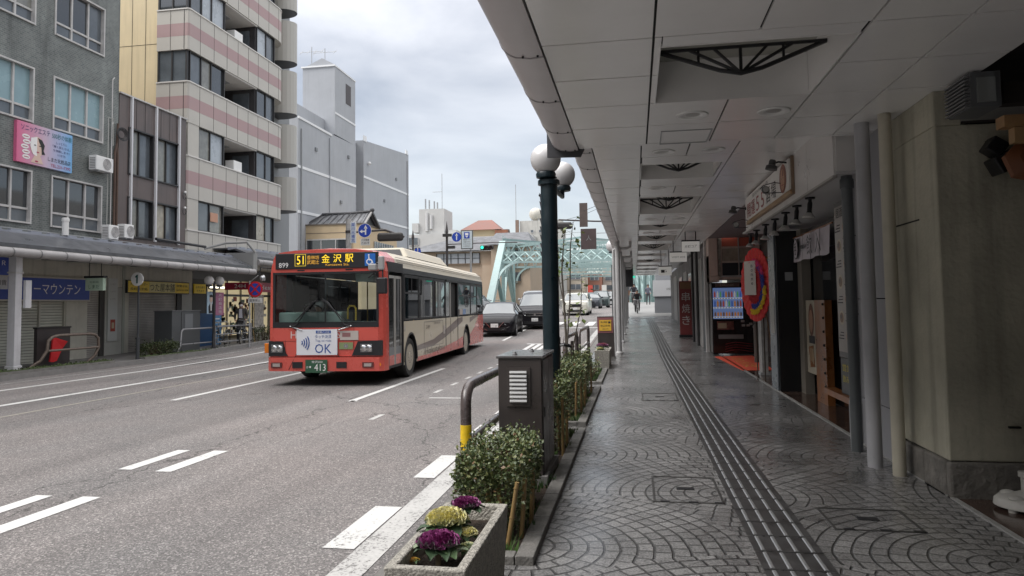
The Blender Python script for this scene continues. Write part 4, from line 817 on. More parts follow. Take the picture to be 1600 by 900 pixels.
# ================================================================ KERB-SIDE FURNITURE (right)
# globe lamp post
def globe_lamp(x, y, z0, h, gs, label, post_m, r=.095, gr=.175, banner=False, group=None):
    t = thing('street_lamp', (x, y, z0), label, 'street lamp', group)
    q = MB(); q.tube([(x, y, z0), (x, y, z0 + h)], r, post_m, 18); q.build('post', t)
    q = MB(); q.lathe([(r * 1.7, 0), (r * 1.7, .10), (r * 1.25, .2), (r * 1.15, .6), (r, .62)], (x, y, z0), post_m, 18); q.build('base', t)
    for gx_, gy_, gz_ in gs:
        q = MB(); q.sphere((gx_, gy_, gz_), gr, M('globe_glass', (.60, .59, .59), .25, coat=.4), 28); g = q.build('globe', t)
        q = MB(); q.lathe([(gr * .30, -.05), (gr * .62, -.04), (gr * .66, .0), (gr * .6, .025)], (gx_, gy_, gz_ - gr + .0), post_m, 18); q.build('collar', g)
        if abs(gx_ - x) + abs(gy_ - y) > .05:
            q = MB(); q.tube([(x, y, gz_ - gr - .15), (gx_, gy_, gz_ - gr - .12), (gx_, gy_, gz_ - gr - .03)], .03, post_m, 10); q.build('arm', t)
    return t
lt = globe_lamp(-.95, 8.05, S, 2.98, [(-.975, 8.0, 3.31), (-.92, 9.3, 3.36)], 'tall dark green lamp post with white globes at the near right kerb', green_post)
q = MB(); q.lathe([(.125, 0), (.125, .05), (.10, .07)], (-.95, 8.05, 3.02), green_post, 18); q.build('top_collar', lt)
t = thing('street_banner', (-1.12, 8.1, 2.8), 'narrow blue street banner seen edge-on beside the green lamp post', 'banner')
q = MB(); n = 10
for i in range(n):
    a, b = i / n, (i + 1) / n; f = lambda s_: -1.075 - .02 * s_; g_ = lambda s_: f(s_) + .005 + .10 * s_; zt = lambda s_: 2.92 - .97 * s_
    q.add([(f(a), 8.55, zt(a)), (g_(a), 8.15, zt(a)), (g_(b), 8.15, zt(b)), (f(b), 8.55, zt(b))], [(0, 1, 2, 3)], M('banner_blue', (.10, .24, .46), .7))
    if i < 8: q.add([(f(a) + .02 * a, 8.14, zt(a) + .03), (g_(a) + .045, 8.12, zt(a) - .02), (g_(b) + .045 - .02 * b, 8.12, zt(b) - .02), (f(b) + .035 * b + .02, 8.14, zt(b))], [(0, 1, 2, 3)], M('banner_dark', (.03, .03, .04), .8))
q.build('cloth', t)
q = MB(); q.tube([(-.97, 8.08, 3.0), (-1.1, 8.3, 3.08)], .012, black_m, 6); q.tube([(-1.08, 8.2, 2.93), (-1.08, 8.75, 2.93)], .012, black_m, 6); q.tube([(-1.02, 8.12, 1.95), (-1.1, 8.6, 1.95)], .01, black_m, 6); q.build('bracket', t)
# brown cabinet
t = thing('control_cabinet', (-.97, 6.3, S), 'brown steel roadside cabinet with white louvre, between the hedge clumps', 'cabinet')
bx = (-1.16, 5.95, -.79, 6.75); cz = 1.20
cb = M('cabinet_brown', (.050, .041, .038), .33, var=.12, vs=4, streak=.2)
q = MB(); q.box(bx[0], bx[1], S + .10, bx[2], bx[3], cz, cb); q.build('body', t, bevel=.006)
q = MB(); q.box(bx[0] - .015, bx[1] - .015, cz, bx[2] + .015, bx[3] + .015, cz + .022, M('cabinet_top', (.10, .095, .095), .22, var=.2, vs=10)); o = q.build('lid', t, bevel=.004)
for k in ((-1.04, 6.1), (-.95, 6.5)): q = MB(); q.lathe([(.022, 0), (.022, .012), (.014, .014), (.014, .026)], (k[0], k[1], cz + .022), alu, 12); q.build('bolt', o)
q = MB(); q.box(-1.09, 5.935, .80, -.885, 5.949, 1.125, cb); o = q.build('louvre_frame', t)
q = MB()
for k in range(8): q.obox((-.985, 5.922, .845 + k * .034), (.072, 0, 0), (0, .010, -.006), (0, .002, .0085), M('louvre_white', (.62, .62, .62), .4))
q.build('louvre', o)
q = MB(); q.box(bx[2], bx[1] + .03, S + .12, bx[2] + .008, bx[1] + .40, cz - .02, cb); q.box(bx[2], bx[1] + .41, S + .12, bx[2] + .008, bx[3] - .03, cz - .02, cb); o = q.build('door', t)
q = MB(); q.box(bx[2] + .008, 6.04, .70, bx[2] + .014, 6.08, .78, black_m); q.build('handle', o)
q = MB(); q.box(bx[0] - .03, bx[1] - .03, S - .01, bx[2] + .04, bx[3] + .03, S + .10, M('cabinet_foot', (.16, .155, .15), .8, var=.2)); q.build('foot', t)
# guard rail pipes
def rail(name, pts_list, label, grp, posts=(), m_=None, bands=()):
    t = thing(name, pts_list[0][0][0], label, 'guard rail', grp)
    for pts, r_ in pts_list: q = MB(); q.tube(pts, r_, m_ or brown_m, 14); q.build('rail', t)
    for p in posts: q = MB(); q.tube([p[0], p[1]], p[2], m_ or brown_m, 12); q.build('post', t)
    for p in bands: q = MB(); q.lathe([(p[1], 0), (p[1], p[2])], p[0], yellow_m, 16); q.build('yellow_band', t)
    return t
rm = M('rail_brown', (.075, .06, .058), .3, var=.25, vs=10, coat=.2)
x = -1.36
rail('guard_rail', [([(x, 5.6, S), (x, 5.6, .86), (x, 5.63, .94), (x, 5.70, .985), (x, 5.82, 1.0), (x, 8.4, 1.0), (x, 8.5, .97), (x, 8.55, .88), (x, 8.55, S)], .044), ([(x, 5.6, .55), (x, 8.55, .55)], .035)],
     'brown tube guard rail with a yellow band, running behind the cabinet', 'tube guard rails on the right kerb', m_=rm, bands=[((x, 5.6, .50), .0465, .20)])
for i, (a, b) in enumerate(((13.75, 16.5), (17.2, 20.6))):
    rail('guard_rail', [([(x, a, S), (x, a, .84), (x, a + .06, .94), (x, a + .2, 1.0), (x, b - .2, 1.0), (x, b - .06, .94), (x, b, .84), (x, b, S)], .044), ([(x, a, .55), (x, b, .55)], .03)],
         ('dark tube guard rail hidden behind the staked shrubs and the sapling', 'far dark tube guard rail beside the brown sign box')[i], 'tube guard rails on the right kerb', m_=rm)
# hedge clumps with bamboo stakes
leafm = [M('leaf_olive', (.14, .15, .05), .5, spec=.6), M('leaf_dark', (.06, .09, .032), .45, spec=.6), M('leaf_mid', (.12, .155, .055), .45, spec=.6), M('leaf_pale', (.22, .25, .11), .45), M('leaf_red', (.17, .10, .05), .5), M('leaf_silver', (.22, .26, .17), .4)]
stemm = M('stem_brown', (.07, .045, .028), .8, var=.3, vs=20)
bam = M('bamboo', (.25, .165, .065), .5, var=.3, vs=12)
def leaf(q, c, s, d, nrm, m_):
    d = d.normalized(); u = d.cross(nrm)
    if u.length < 1e-3: u = d.orthogonal()
    u = u.normalized(); w_ = s * .42; n2 = u.cross(d)
    q.add([c, c + d * s * .5 + u * w_ + n2 * s * .1, c + d * s, c + d * s * .5 - u * w_ + n2 * s * .1], [(0, 1, 2), (0, 2, 3)], m_)
def hedge(x0, x1, y0, y1, z0, z1, n, label, group, ls=.036, stakes=(), skirt=.35, seed=1, mats=None, cat='shrub', name='shrub', weights=None):
    rnd = random.Random(seed); t = thing(name, ((x0 + x1) / 2, (y0 + y1) / 2, z0), label, cat, group)
    q = MB(); mats = mats or leafm; weights = weights or [6, 9, 9, 1, 1, .8]
    cx, cy = (x0 + x1) / 2, (y0 + y1) / 2; rx, ry = (x1 - x0) / 2, (y1 - y0) / 2
    clumps = [(rnd.uniform(-.85, .85), rnd.uniform(-.9, .9), rnd.uniform(.0, 1)) for _ in range(26)]
    for i in range(n):
        a = rnd.uniform(0, 6.283); rr = (rnd.random() ** .25); ca, sa = math.cos(a), math.sin(a)
        k = max(abs(ca), abs(sa)) ** .6
        px = cx + rx * rr * ca / k; py = cy + ry * rr * sa / k
        hh = rnd.random() ** .55
        bump_ = .05 * math.sin(px * 23 + seed) * math.sin(py * 17 + seed) + .03 * math.sin(px * 51 + py * 40)
        top = z1 + bump_ - .06 * rr ** 4
        low = z0 + (z1 - z0) * skirt
        pz = low + (top - low) * hh
        if rnd.random() < .2: pz = z0 + (z1 - z0) * rnd.uniform(.08, skirt) ; px = cx + (px - cx) * .8; py = cy + (py - cy) * .8
        if rnd.random() < .05: pz = top + rnd.uniform(0, .07)
        # thin out some patches so that gaps show
        if math.sin(px * 31 + 1.3 * seed) * math.sin(py * 27) * math.sin(pz * 29 + seed) > .42: continue
        d = V((px - cx, (py - cy), (pz - (z0 + z1) / 2) * 1.2)).normalized() * .6 + V((rnd.gauss(0, .6), rnd.gauss(0, .6), rnd.gauss(.2, .6)))
        nn_ = V((rnd.gauss(0, .5), rnd.gauss(0, .5), 1))
        leaf(q, V((px, py, pz)), ls * rnd.uniform(.55, 1.25), d, nn_, rnd.choices(mats, weights)[0])
    q.build('foliage', t)
    q = MB()
    for k in range(max(5, int(9 * (y1 - y0)))):
        bx_, by_ = cx + rnd.uniform(-.55, .55) * rx, cy + rnd.uniform(-.75, .75) * ry
        for _ in range(3):
            ex, ey = bx_ + rnd.uniform(-.16, .16), by_ + rnd.uniform(-.2, .2); mz = (z0 + z1) / 2
            q.tube([(bx_, by_, z0), ((bx_ + ex) / 2 + rnd.uniform(-.02, .02), (by_ + ey) / 2, mz), (max(x0, min(x1, ex)), ey, z1 - .05)], [.009, .006, .003], stemm, 5)
    q.build('stems', t)
    for (sx, sy, sh, lean) in stakes:
        q = MB(); q.tube([(sx, sy, z0), (sx + lean * .5, sy, z0 + sh * .5), (sx + lean, sy, z0 + sh)], [.016, .015, .014], bam, 9)
        for h in (.2, .38, .55): 
            if h < sh: q.lathe([(.0165, 0), (.018, .005), (.0165, .01)], (sx + lean * h / sh, sy, z0 + h), bam, 9, caps=False)
        q.build('bamboo_stake', t)
    return t
GH = 'staked shrub clumps along the right kerb'
hedge(-1.22, -.71, 4.42, 5.6, S, .665, 14000, 'nearest leafy shrub clump with bamboo stakes, in front of the brown cabinet', GH, .027,
      [(-.97, 4.5, .38, .02), (-.93, 4.52, .36, -.03), (-.82, 4.42, .42, .07), (-.76, 4.6, .40, .03), (-.84, 4.5, .38, -.05), (-.74, 4.9, .40, .02), (-.77, 5.2, .4, .0)], .42, 3)
hedge(-1.2, -.72, 7.0, 8.25, S, .84, 6500, 'shrub clump squeezed between the brown cabinet and the lamp post', GH, .034, [(-.74, 7.1, .6, .0), (-.75, 7.6, .6, .01), (-.8, 7.35, .55, -.02)], .38, 5)
hedge(-1.2, -.74, 9.35, 10.9, S, .80, 6500, 'third shrub clump, with pale stakes, just beyond the lamp post', GH, .034, [(-.93, 9.25, .52, 0), (-.88, 9.27, .5, .01), (-.80, 9.35, .5, .01), (-.76, 9.8, .5, 0), (-.75, 10.3, .5, 0)], .42, 8)
hedge(-1.2, -.76, 11.2, 12.7, S, .82, 5200, 'fourth shrub clump, farthest of the staked row', GH, .036, [(-.80, 11.2, .5, .0), (-.76, 12.0, .5, 0)], .40, 11)
hedge(-1.15, -.78, 14.0, 16.0, S, .42, 900, 'low loose plant in the third bed', GH, .04, [], .2, 14)
# sapling with support post
t = thing('young_tree', (-1.12, 11.6, S), 'slender young street tree with sparse leaves tied to a dark stake', 'tree')
q = MB(); rnd = random.Random(21)
tr_pts = [[(-1.12, 11.6, S), (-1.13, 11.6, 1.2), (-1.18, 11.6, 2.2), (-1.12, 11.62, 2.9)], [(-1.12, 11.6, .9), (-1.05, 11.55, 1.7), (-1.03, 11.6, 2.6), (-.98, 11.6, 3.0)], [(-1.10, 11.6, S + .3), (-1.0, 11.5, 1.0), (-.86, 11.4, 1.6), (-.84, 11.4, 2.1)], [(-1.13, 11.6, 1.5), (-1.25, 11.6, 2.2), (-1.22, 11.6, 2.6)]]
for i, p in enumerate(tr_pts): q.tube(p, [(.022, .02, .014, .006), (.015, .013, .010, .005), (.014, .012, .008, .004), (.01, .007, .004)][i], M('bark_grey', (.10, .085, .07), .8, var=.3, vs=20), 7)
q.build('trunk', t)
q = MB(); lm = [M('sapling_green', (.12, .17, .04), .5), M('sapling_yellow', (.22, .24, .07), .5), M('leaf_mid')]
for p in tr_pts:
    for _ in range(20):
        k = rnd.uniform(.45, 1) * (len(p) - 1); i = min(int(k), len(p) - 2); f = k - i; c = V(p[i]).lerp(V(p[i + 1]), f); d = V((rnd.gauss(0, 1), rnd.gauss(0, 1), rnd.gauss(-.1, .4))); e = c + d.normalized() * rnd.uniform(.05, .2)
        q.tube([c, e], [.003, .002], M('bark_grey'), 4, False); leaf(q, e, rnd.uniform(.06, .12), d + V((0, 0, -.5)), V((rnd.gauss(0, .4), rnd.gauss(0, .4), 1)), rnd.choice(lm))
q.build('leaves', t)
t2 = thing('tree_stake', (-1.18, 11.45, S), 'dark wooden stakes with black rope knot holding the young tree', 'stake')
q = MB(); q.tube([(-1.24, 11.5, S), (-1.24, 11.5, 1.12)], .032, M('old_wood', (.045, .035, .03), .8), 9); q.build('stake', t2); q = MB(); q.tube([(-1.04, 11.7, S), (-1.04, 11.7, 1.05)], .028, M('old_wood'), 9); q.build('stake', t2)
q = MB(); q.tube([(-1.27, 11.46, .98), (-1.15, 11.42, 1.0), (-1.05, 11.5, .97), (-1.02, 11.7, .96), (-1.15, 11.7, 1.0), (-1.26, 11.56, .99)], .022, black_m, 7, closed=True); q.build('rope', t2)
# concrete planters with ornamental cabbages
pc = M('planter_concrete', (.40, .38, .335), .9, var=.45, vs=45, bump=1., bs=95)
def planter(x0, x1, y0, y1, z1, label):
    t = thing('flower_planter', ((x0 + x1) / 2, (y0 + y1) / 2, S), label, 'planter', 'concrete flower planters on the right kerb'); tk = .045; q = MB()
    cx, cy = (x0 + x1) / 2, (y0 + y1) / 2
    def ring(f, z, ins): return [(cx + (x0 - cx) * f + ins, cy + (y0 - cy) * f + ins, z), (cx + (x1 - cx) * f - ins, cy + (y0 - cy) * f + ins, z), (cx + (x1 - cx) * f - ins, cy + (y1 - cy) * f - ins, z), (cx + (x0 - cx) * f + ins, cy + (y1 - cy) * f - ins, z)]
    rs = [ring(.88, S, 0), ring(1, z1, 0), ring(1, z1, tk), ring(.95, z1 - .16, tk)]
    vs = [p for r in rs for p in r]; fs = [(i * 4 + j, i * 4 + (j + 1) % 4, i * 4 + 4 + (j + 1) % 4, i * 4 + 4 + j) for i in range(3) for j in range(4)]
    q.add(vs, fs, pc); q.build('trough', t, bevel=.008, seg=3)
    q = MB(); q.box(x0 + tk * .9, y0 + tk * .9, z1 - .15, x1 - tk * .9, y1 - tk * .9, z1 - .075, soil); q.build('soil', t)
    return t
planter(-1.045, -.70, 2.84, 3.82, .585, 'near concrete flower planter at the bottom of the view')
planter(-.98, -.62, 16.8, 18.2, .56, 'far small concrete flower planter beside the brown sign box')
def kale(x, y, z, r, cols, label, seed, group='ornamental cabbages in the near planter', n=150, leafs=9, tall=1.35):
    rnd = random.Random(seed); t = thing('ornamental_cabbage', (x, y, z), label, 'plant', group)
    q = MB()
    for i in range(n):   # crinkled petals packed over a dome, frilled rims
        f = (i + .5) / n; ph = math.acos(1 - f * .93); th = i * 2.39996
        R0 = r * (.55 + .45 * f); c = V((math.sin(ph) * math.cos(th) * R0, math.sin(ph) * math.sin(th) * R0, math.cos(ph) * R0 * .85 * tall + r * .1))
        out_ = V((math.sin(ph) * math.cos(th), math.sin(ph) * math.sin(th), math.cos(ph) + .45)).normalized(); s_ = V((0, 0, 1)).cross(out_)
        s_ = s_.normalized() if s_.length > 1e-3 else V((1, 0, 0)); up_ = out_.cross(s_)
        w_ = r * (.17 + .17 * f) * rnd.uniform(.8, 1.2); m_ = rnd.choice(cols[:2]) if f < .8 else rnd.choice(cols[1:])
        base = V((x, y, z)) + c * .72; k = 7; vs = [base]
        for j in range(k + 1):
            a = (j / k - .5) * 2; rim_ = out_ * w_ * (1.0 - .25 * a * a) + s_ * a * w_ * .95 + up_ * (rnd.uniform(-.38, .38) * w_ + w_ * .2)
            vs.append(base + rim_)
        q.add(vs, [(0, j + 1, j + 2) for j in range(k)], m_)
    q.build('head', t)
    q = MB(); gm2 = [M('kale_green', (.075, .13, .055), .6), M('kale_green_dark', (.04, .075, .035), .6), M('kale_vein', (.22, .28, .17), .6)]
    for i in range(leafs):
        a = i * 6.283 / leafs + rnd.uniform(-.3, .3); L_ = r * rnd.uniform(1.05, 1.45); d = V((math.cos(a), math.sin(a), 0)); s_ = V((-math.sin(a), math.cos(a), 0)); vs = []; kk = 6
        for j in range(kk + 1):
            tt = j / kk; c = V((x, y, z)) + d * L_ * tt + V((0, 0, r * (.30 * tt - .55 * tt * tt) + .01)); w_ = r * .42 * math.sin(math.pi * min(1, tt * .85 + .12)); 
            vs += [c - s_ * w_ * (1 + rnd.uniform(-.2, .2)) + V((0, 0, rnd.uniform(0, .18) * r)), c, c + s_ * w_ * (1 + rnd.uniform(-.2, .2)) + V((0, 0, rnd.uniform(0, .18) * r))]
        fs = []
        for j in range(kk): fs += [(j * 3, j * 3 + 1, j * 3 + 4, j * 3 + 3), (j * 3 + 1, j * 3 + 2, j * 3 + 5, j * 3 + 4)]
        q.add(vs, fs, rnd.choice(gm2[:2]) if rnd.random() < .8 else gm2[2], True)
    q.build('outer_leaves', t)
    q = MB(); q.tube([(x, y, z - .12), (x, y, z + r * .3)], [.012, .014], M('kale_stalk', (.16, .13, .08), .7), 7); q.build('stalk', t)
pu = [M('kale_purple_deep', (.17, .018, .11), .6), M('kale_purple', (.30, .06, .21), .6), M('kale_purple_pale', (.34, .14, .27), .6), M('kale_edge', (.16, .13, .14), .6)]
ye = [M('kale_cream', (.72, .66, .27), .6), M('kale_cream_pale', (.62, .58, .32), .6), M('kale_cream_green', (.50, .50, .28), .6)]
kale(-.885, 3.10, .58, .10, pu, 'purple ornamental cabbage nearest the camera in the concrete planter', 1, leafs=10, n=190)
kale(-.915, 3.36, .60, .108, ye, 'creamy yellow ornamental cabbage between the two purple ones', 2, n=190)
kale(-.815, 3.33, .56, .062, ye, 'small creamy side head to the right of the yellow cabbage', 5, n=70, leafs=5)
kale(-.885, 3.62, .61, .078, pu, 'purple ornamental cabbage at the back of the near planter', 3, n=150)
kale(-.985, 3.06, .53, .028, [M('bud_orange', (.65, .30, .05), .6), M('bud_yellow', (.7, .5, .1), .6)], 'small orange bud among leaves at the front left of the planter', 6, n=30, leafs=5)
kale(-.775, 3.20, .54, .05, [M('kale_vein'), M('kale_cream_green')], 'pale green rosette at the right rim of the near planter', 7, n=40, leafs=7)
kale(-.97, 2.97, .52, .035, [M('kale_green_dark'), M('kale_green')], 'flat green leaves in the front left corner of the near planter', 8, n=20, leafs=7)
kale(-.80, 17.1, .62, .14, [M('pink_fl', (.45, .16, .18), .6), M('kale_purple_pale')], 'pinkish cabbage in the far planter', 9, 'ornamental cabbages in the far planter', 60)
kale(-.84, 16.98, .56, .10, ye, 'yellow cabbage in the far planter', 10, 'ornamental cabbages in the far planter', 60)
# brown sign box (no smoking notice)
t = thing('notice_pedestal', (-.83, 20.2, S), 'brown pedestal box with a yellow notice, standing by the first arcade post', 'sign box')
q = MB(); q.add([(x, y, z) for z, dx, dy in ((S, .0, 0), (1.30, -.02, .03)) for x, y in ((-1.05 + dx, 20.0 + dy), (-.60 + dx, 20.0 + dy), (-.60 + dx, 20.3), (-1.05 + dx, 20.3))], [(0, 1, 2, 3), (4, 5, 6, 7), (0, 1, 5, 4), (1, 2, 6, 5), (2, 3, 7, 6), (3, 0, 4, 7)], cb); q.build('body', t, bevel=.01)
q = MB(); q.box(-1.06, 20.005, .84, -.63, 20.018, 1.27, M('pink_border', (.25, .10, .11), .5)); q.build('notice_border', t)
q = MB(); q.box(-1.01, 19.99, .90, -.68, 20.003, 1.20, M('notice_yellow', (.70, .43, .05), .5)); q.text('路上喫煙', (-.88, 19.986, 1.14), (1, 0, 0), (0, 0, 1), .18, .05, ink); q.box(-.76, 19.985, 1.11, -.70, 19.989, 1.16, ink); q.text('禁止区域', (-.845, 19.986, 1.04), (1, 0, 0), (0, 0, 1), .26, .05, ink); q.text('過料千円', (-.845, 19.986, .95), (1, 0, 0), (0, 0, 1), .16, .035, ink); q.build('notice', t)
q = MB(); q.box(-1.07, 19.97, S, -.58, 20.32, S + .05, stone); q.build('foot', t)

# ================================================================ LEFT SIDE
def facade_x(q, x, d, y0, y1, z0, z1, ops, m):
    """wall in the plane x (depth d behind it) with rectangular openings (y0,y1,z0,z1)"""
    yc = sorted(set([y0, y1] + [v for o in ops for v in (o[0], o[1]) if y0 < v < y1])); zc = sorted(set([z0, z1] + [v for o in ops for v in (o[2], o[3]) if z0 < v < z1]))
    for a, b in zip(yc[:-1], yc[1:]):
        st = None
        for c, e in zip(zc[:-1], zc[1:]):
            hole = any(o[0] <= a + 1e-4 and o[1] >= b - 1e-4 and o[2] <= c + 1e-4 and o[3] >= e - 1e-4 for o in ops)
            if not hole and st is None: st = c
            if hole and st is not None: q.box(x - d, a, st, x, b, c, m); st = None
        if st is not None: q.box(x - d, a, st, x, b, z1, m)
def window_x(x, y0, y1, z0, z1, muls, transom, panes, fm, parent, rec=.10, fw=.05, sill=True):
    q = MB(); X = x - rec
    if fw > .03:
        q.box(X - .03, y0, z0, x + .03, y0 + fw, z1, fm); q.box(X - .03, y1 - fw, z0, x + .03, y1, z1, fm); q.box(X - .03, y0 + fw, z1 - fw, x + .03, y1 - fw, z1, fm); q.box(X - .03, y0 + fw, z0, x + .05, y1 - fw, z0 + fw, fm)
    for m_ in muls: q.box(X - .025, m_ - .03, z0 + fw, X + .045, m_ + .03, z1 - fw, fm)
    if transom: 
        e = [y0 + fw] + [v for m_ in muls for v in (m_ - .031, m_ + .031)] + [y1 - fw]
        for a, b in zip(e[::2], e[1::2]): q.box(X - .025, a, transom - .03, X + .04, b, transom + .03, fm)
    o = q.build('window', parent)
    ed = [y0 + fw] + muls + [y1 - fw]
    for i, (a, b) in enumerate(zip(ed[:-1], ed[1:])):
        q = MB(); pm_ = panes[i % len(panes)]
        if len(panes) > 1 and random.random() < .35: pm_ = random.choice([pane_g, pane_d, M('curtain_pane', (.20, .20, .18), .2, var=.25, vs=3, coat=.6), M('curtain_cream', (.34, .31, .25), .35, var=.3, vs=5, coat=.4)])
        if transom: q.box(X - .02 - .004 * (i % 2), a, transom, X - .008 * (i % 2), b, z1 - fw, pm_); q.box(X - .022, a, z0 + fw, X - .004, b, transom, pane_g)
        else: q.box(X - .02 - .004 * (i % 2), a, z0 + fw, X - .008 * (i % 2), b, z1 - fw, pm_)
        q.build('pane', o)
    return o
FX = -17.0
# grey tiled building
t = thing('tiled_building', (-19, 16, 0), 'tall grey green tiled building at the left edge with wide aluminium windows', 'building')
bk_m = brick_mat('grey_tile', (.165, .180, .170), (.105, .120, .115), (.24, .25, .24), .115, .058)
rows = [(4.15, 5.70), (7.08, 8.70), (9.95, 11.56), (12.8, 14.4)]; cols_ = [(12.8, 14.9), (15.55, 17.58), (18.26, 20.30)]
ops = [(a, b, c, d) for a, b in cols_ for c, d in rows]
q = MB(); facade_x(q, FX, .4, 8, 21.0, 3.3, 15.5, ops, bk_m); q.box(-24, 8, 3.3, -17.41, 21.0, 15.5, bk_m); q.build('wall', t)
lab_p = [[pane_d], [pane_b], [pane_g, pane_d, pane_d], [pane_g]]
for (c, d), pn in zip(rows, lab_p):
    for a, b in cols_:
        window_x(FX, a, b, c, d, [a + (b - a) * .36, a + (b - a) * .69], c + .44, pn, frame_a, t)
for z_ in (6.2, 9.3): 
    q = MB(); q.tube([(-16.93, 20.62, 4.2 + (z_ - 6.2)), (-16.93, 20.62, z_ + (1.6 if z_ < 7 else 0)), (-16.93, 20.7, z_ + .1 + (1.6 if z_ < 7 else 0))], .018, frame_a, 6); q.build('conduit', t)
    if z_ > 7: break
pipe_m = M('rusty_pipe', (.09, .055, .04), .7, var=.3, vs=9)
for i, yy in enumerate((20.78, 20.90)): q = MB(); q.tube([(-16.93, yy, 3.6), (-16.93, yy, 6.9 - i * .1), (-16.93, 20.86, 7.2), (-16.93, 20.9, 7.9)], .038, pipe_m, 8); q.build('drain_pipe', t)
q = MB(); q.tube([(-16.92, 20.45, 4.0), (-16.92, 20.45, 8.0), (-16.92, 20.68, 8.0), (-16.92, 20.68, 7.1)], .014, M('conduit_pale', (.4, .4, .38), .5), 6); q.build('conduit', t)
q = MB()
for k in range(7): 
    r_ = .16 + .02 * k; q.tube([(-16.86 + .01 * k, 20.98 + r_ * math.cos(a), 7.55 + r_ * .8 * math.sin(a)) for a in [j * .42 + k for j in range(15)]], .008, black_m, 5, closed=True)
q.build('cable_coil', label='coil of black cable hung at the corner of the grey tiled building', cat='cable')
# poster board
t = thing('advert_board', (-16.9, 18, 6.4), 'pink and blue advertising board with a woman\'s face on the grey tiled building', 'sign board')
m = bpy.data.materials.new('pink_blue_gradient'); m.use_nodes = True; tt = m.node_tree; p_ = tt.nodes['Principled BSDF']; g_ = tt.nodes.new('ShaderNodeNewGeometry'); s_ = tt.nodes.new('ShaderNodeSeparateXYZ'); r_ = tt.nodes.new('ShaderNodeMapRange'); c_ = tt.nodes.new('ShaderNodeValToRGB')
r_.inputs['From Min'].default_value = 16.95; r_.inputs['From Max'].default_value = 18.93; tt.links.new(g_.outputs['Position'], s_.inputs[0]); tt.links.new(s_.outputs[1], r_.inputs[0]); tt.links.new(r_.outputs[0], c_.inputs[0]); tt.links.new(c_.outputs[0], p_.inputs['Base Color'])
e = c_.color_ramp.elements; e[0].color = (.62, .13, .26, 1); e[1].color = (.16, .40, .70, 1); k_ = e.new(.5); k_.color = (.52, .40, .50, 1); p_.inputs['Roughness'].default_value = .5
q = MB(); q.box(-17.0, 16.95, 5.86, -16.90, 18.93, 7.02, m); q.build('board', t)
q = MB(); X = -16.894; U = (0, 1, 0); W_ = (0, 0, 1); navy = M('navy_ink', (.02, .03, .12), .5); wh = M('white_ink', (.75, .74, .73), .5); teal = M('teal_ink', (.02, .15, .17), .5); dred = M('magenta_ink', (.35, .02, .07), .5)
q.text('ソニックエステ', (X, 17.58, 6.87), U, W_, 1.0, .17, navy); q.text('500秒の体験', (X, 18.53, 6.86), U, W_, .74, .17, teal)
for k, (s__, ww) in enumerate((('しっとりと', .4), ('「輝く肌となる」', .66), ('を体験します!!', .62), ('いつまでも', .3))): q.text(s__, (X, 18.52, 6.67 - k * .12), U, W_, ww, .075, navy)
q.text('しまだ化粧品店', (X, 18.45, 6.13), U, W_, .85, .13, M('black_ink', (.01, .01, .01), .5)); q.text('TEL.231-7392', (X, 18.5, 5.96), U, W_, .75, .09, dred)
for k, yy in enumerate((17.25, 17.28, 17.22, 17.26, 17.27)): q.disc((X, yy, 6.62 - k * .145), (1, 0, 0), .13, wh, 16, .065); q.box(X + .001, yy - .08, 6.61 - k * .145, X + .003, yy + .08, 6.63 - k * .145, dred)
q.build('lettering', t)
q = MB(); q.disc((X, 17.64, 6.40), (1, 0, 0), .24, M('skin_pale', (.62, .46, .38), .5), 24, .29); 
q.prism([(17.66, 6.66), (17.80, 6.62), (17.90, 6.48), (17.86, 6.32), (17.92, 6.22), (17.80, 6.20), (17.78, 6.42), (17.70, 6.55)], 'x', X, X + .004, M('hair_black', (.012, .01, .01), .5))
q.prism([(17.42, 6.62), (17.63, 6.68), (17.63, 6.12), (17.5, 6.16), (17.40, 6.38)], 'x', X, X + .002, wh)
for yy in (17.56, 17.74): q.box(X + .004, yy - .035, 6.42, X + .006, yy + .035, 6.445, M('black_ink'))
q.disc((X + .005, 17.66, 6.24), (1, 0, 0), .05, dred, 12, .018); q.prism([(17.55, 6.13), (17.75, 6.13), (17.86, 5.92), (17.42, 5.92)], 'x', X, X + .003, M('skin_pale')); q.disc((X + .005, 17.62, 5.97), (1, 0, 0), .06, dred, 12, .025); q.build('face_picture', t)
# air conditioners
def aircon(x, y, z, w_, h_, label, brk=True, d=.28):
    t = thing('air_conditioner', (x, y, z), label, 'air conditioner', 'outdoor air conditioner units')
    q = MB(); q.box(x, y - w_ / 2, z, x + d, y + w_ / 2, z + h_, white_m); q.build('casing', t, bevel=.015)
    q = MB(); c = (x + d + .006, y + w_ * .12, z + h_ / 2); r_ = h_ * .40
    q.disc((x + d + .003, c[1], c[2]), (1, 0, 0), r_, M('grille_grey', (.25, .24, .24), .5), 24)
    for k in range(5): q.tube([(c[0], c[1] + math.cos(j * .3142) * r_ * (k + 1) / 5, c[2] + math.sin(j * .3142) * r_ * (k + 1) / 5) for j in range(20)], .004, white_m, 4, closed=True)
    q.build('fan_grille', t)
    q = MB()
    for k in range(7): q.box(x + .04, y - w_ / 2 - .006, z + .05 + k * h_ / 9, x + d - .04, y - w_ / 2 - .001, z + .05 + k * h_ / 9 + h_ / 20, M('grille_grey'))
    q.build('side_vents', t)
    if brk: q = MB(); q.beam((x - .1, y - w_ * .35, z - .02), (x + d, y - w_ * .35, z - .02), .03, .03, steel_grey); q.beam((x - .1, y + w_ * .35, z - .02), (x + d, y + w_ * .35, z - .02), .03, .03, steel_grey); q.build('bracket', t)
aircon(-16.95, 20.03, 6.12, .74, .46, 'white outdoor air conditioner on the grey tiled wall right of the advertising board')
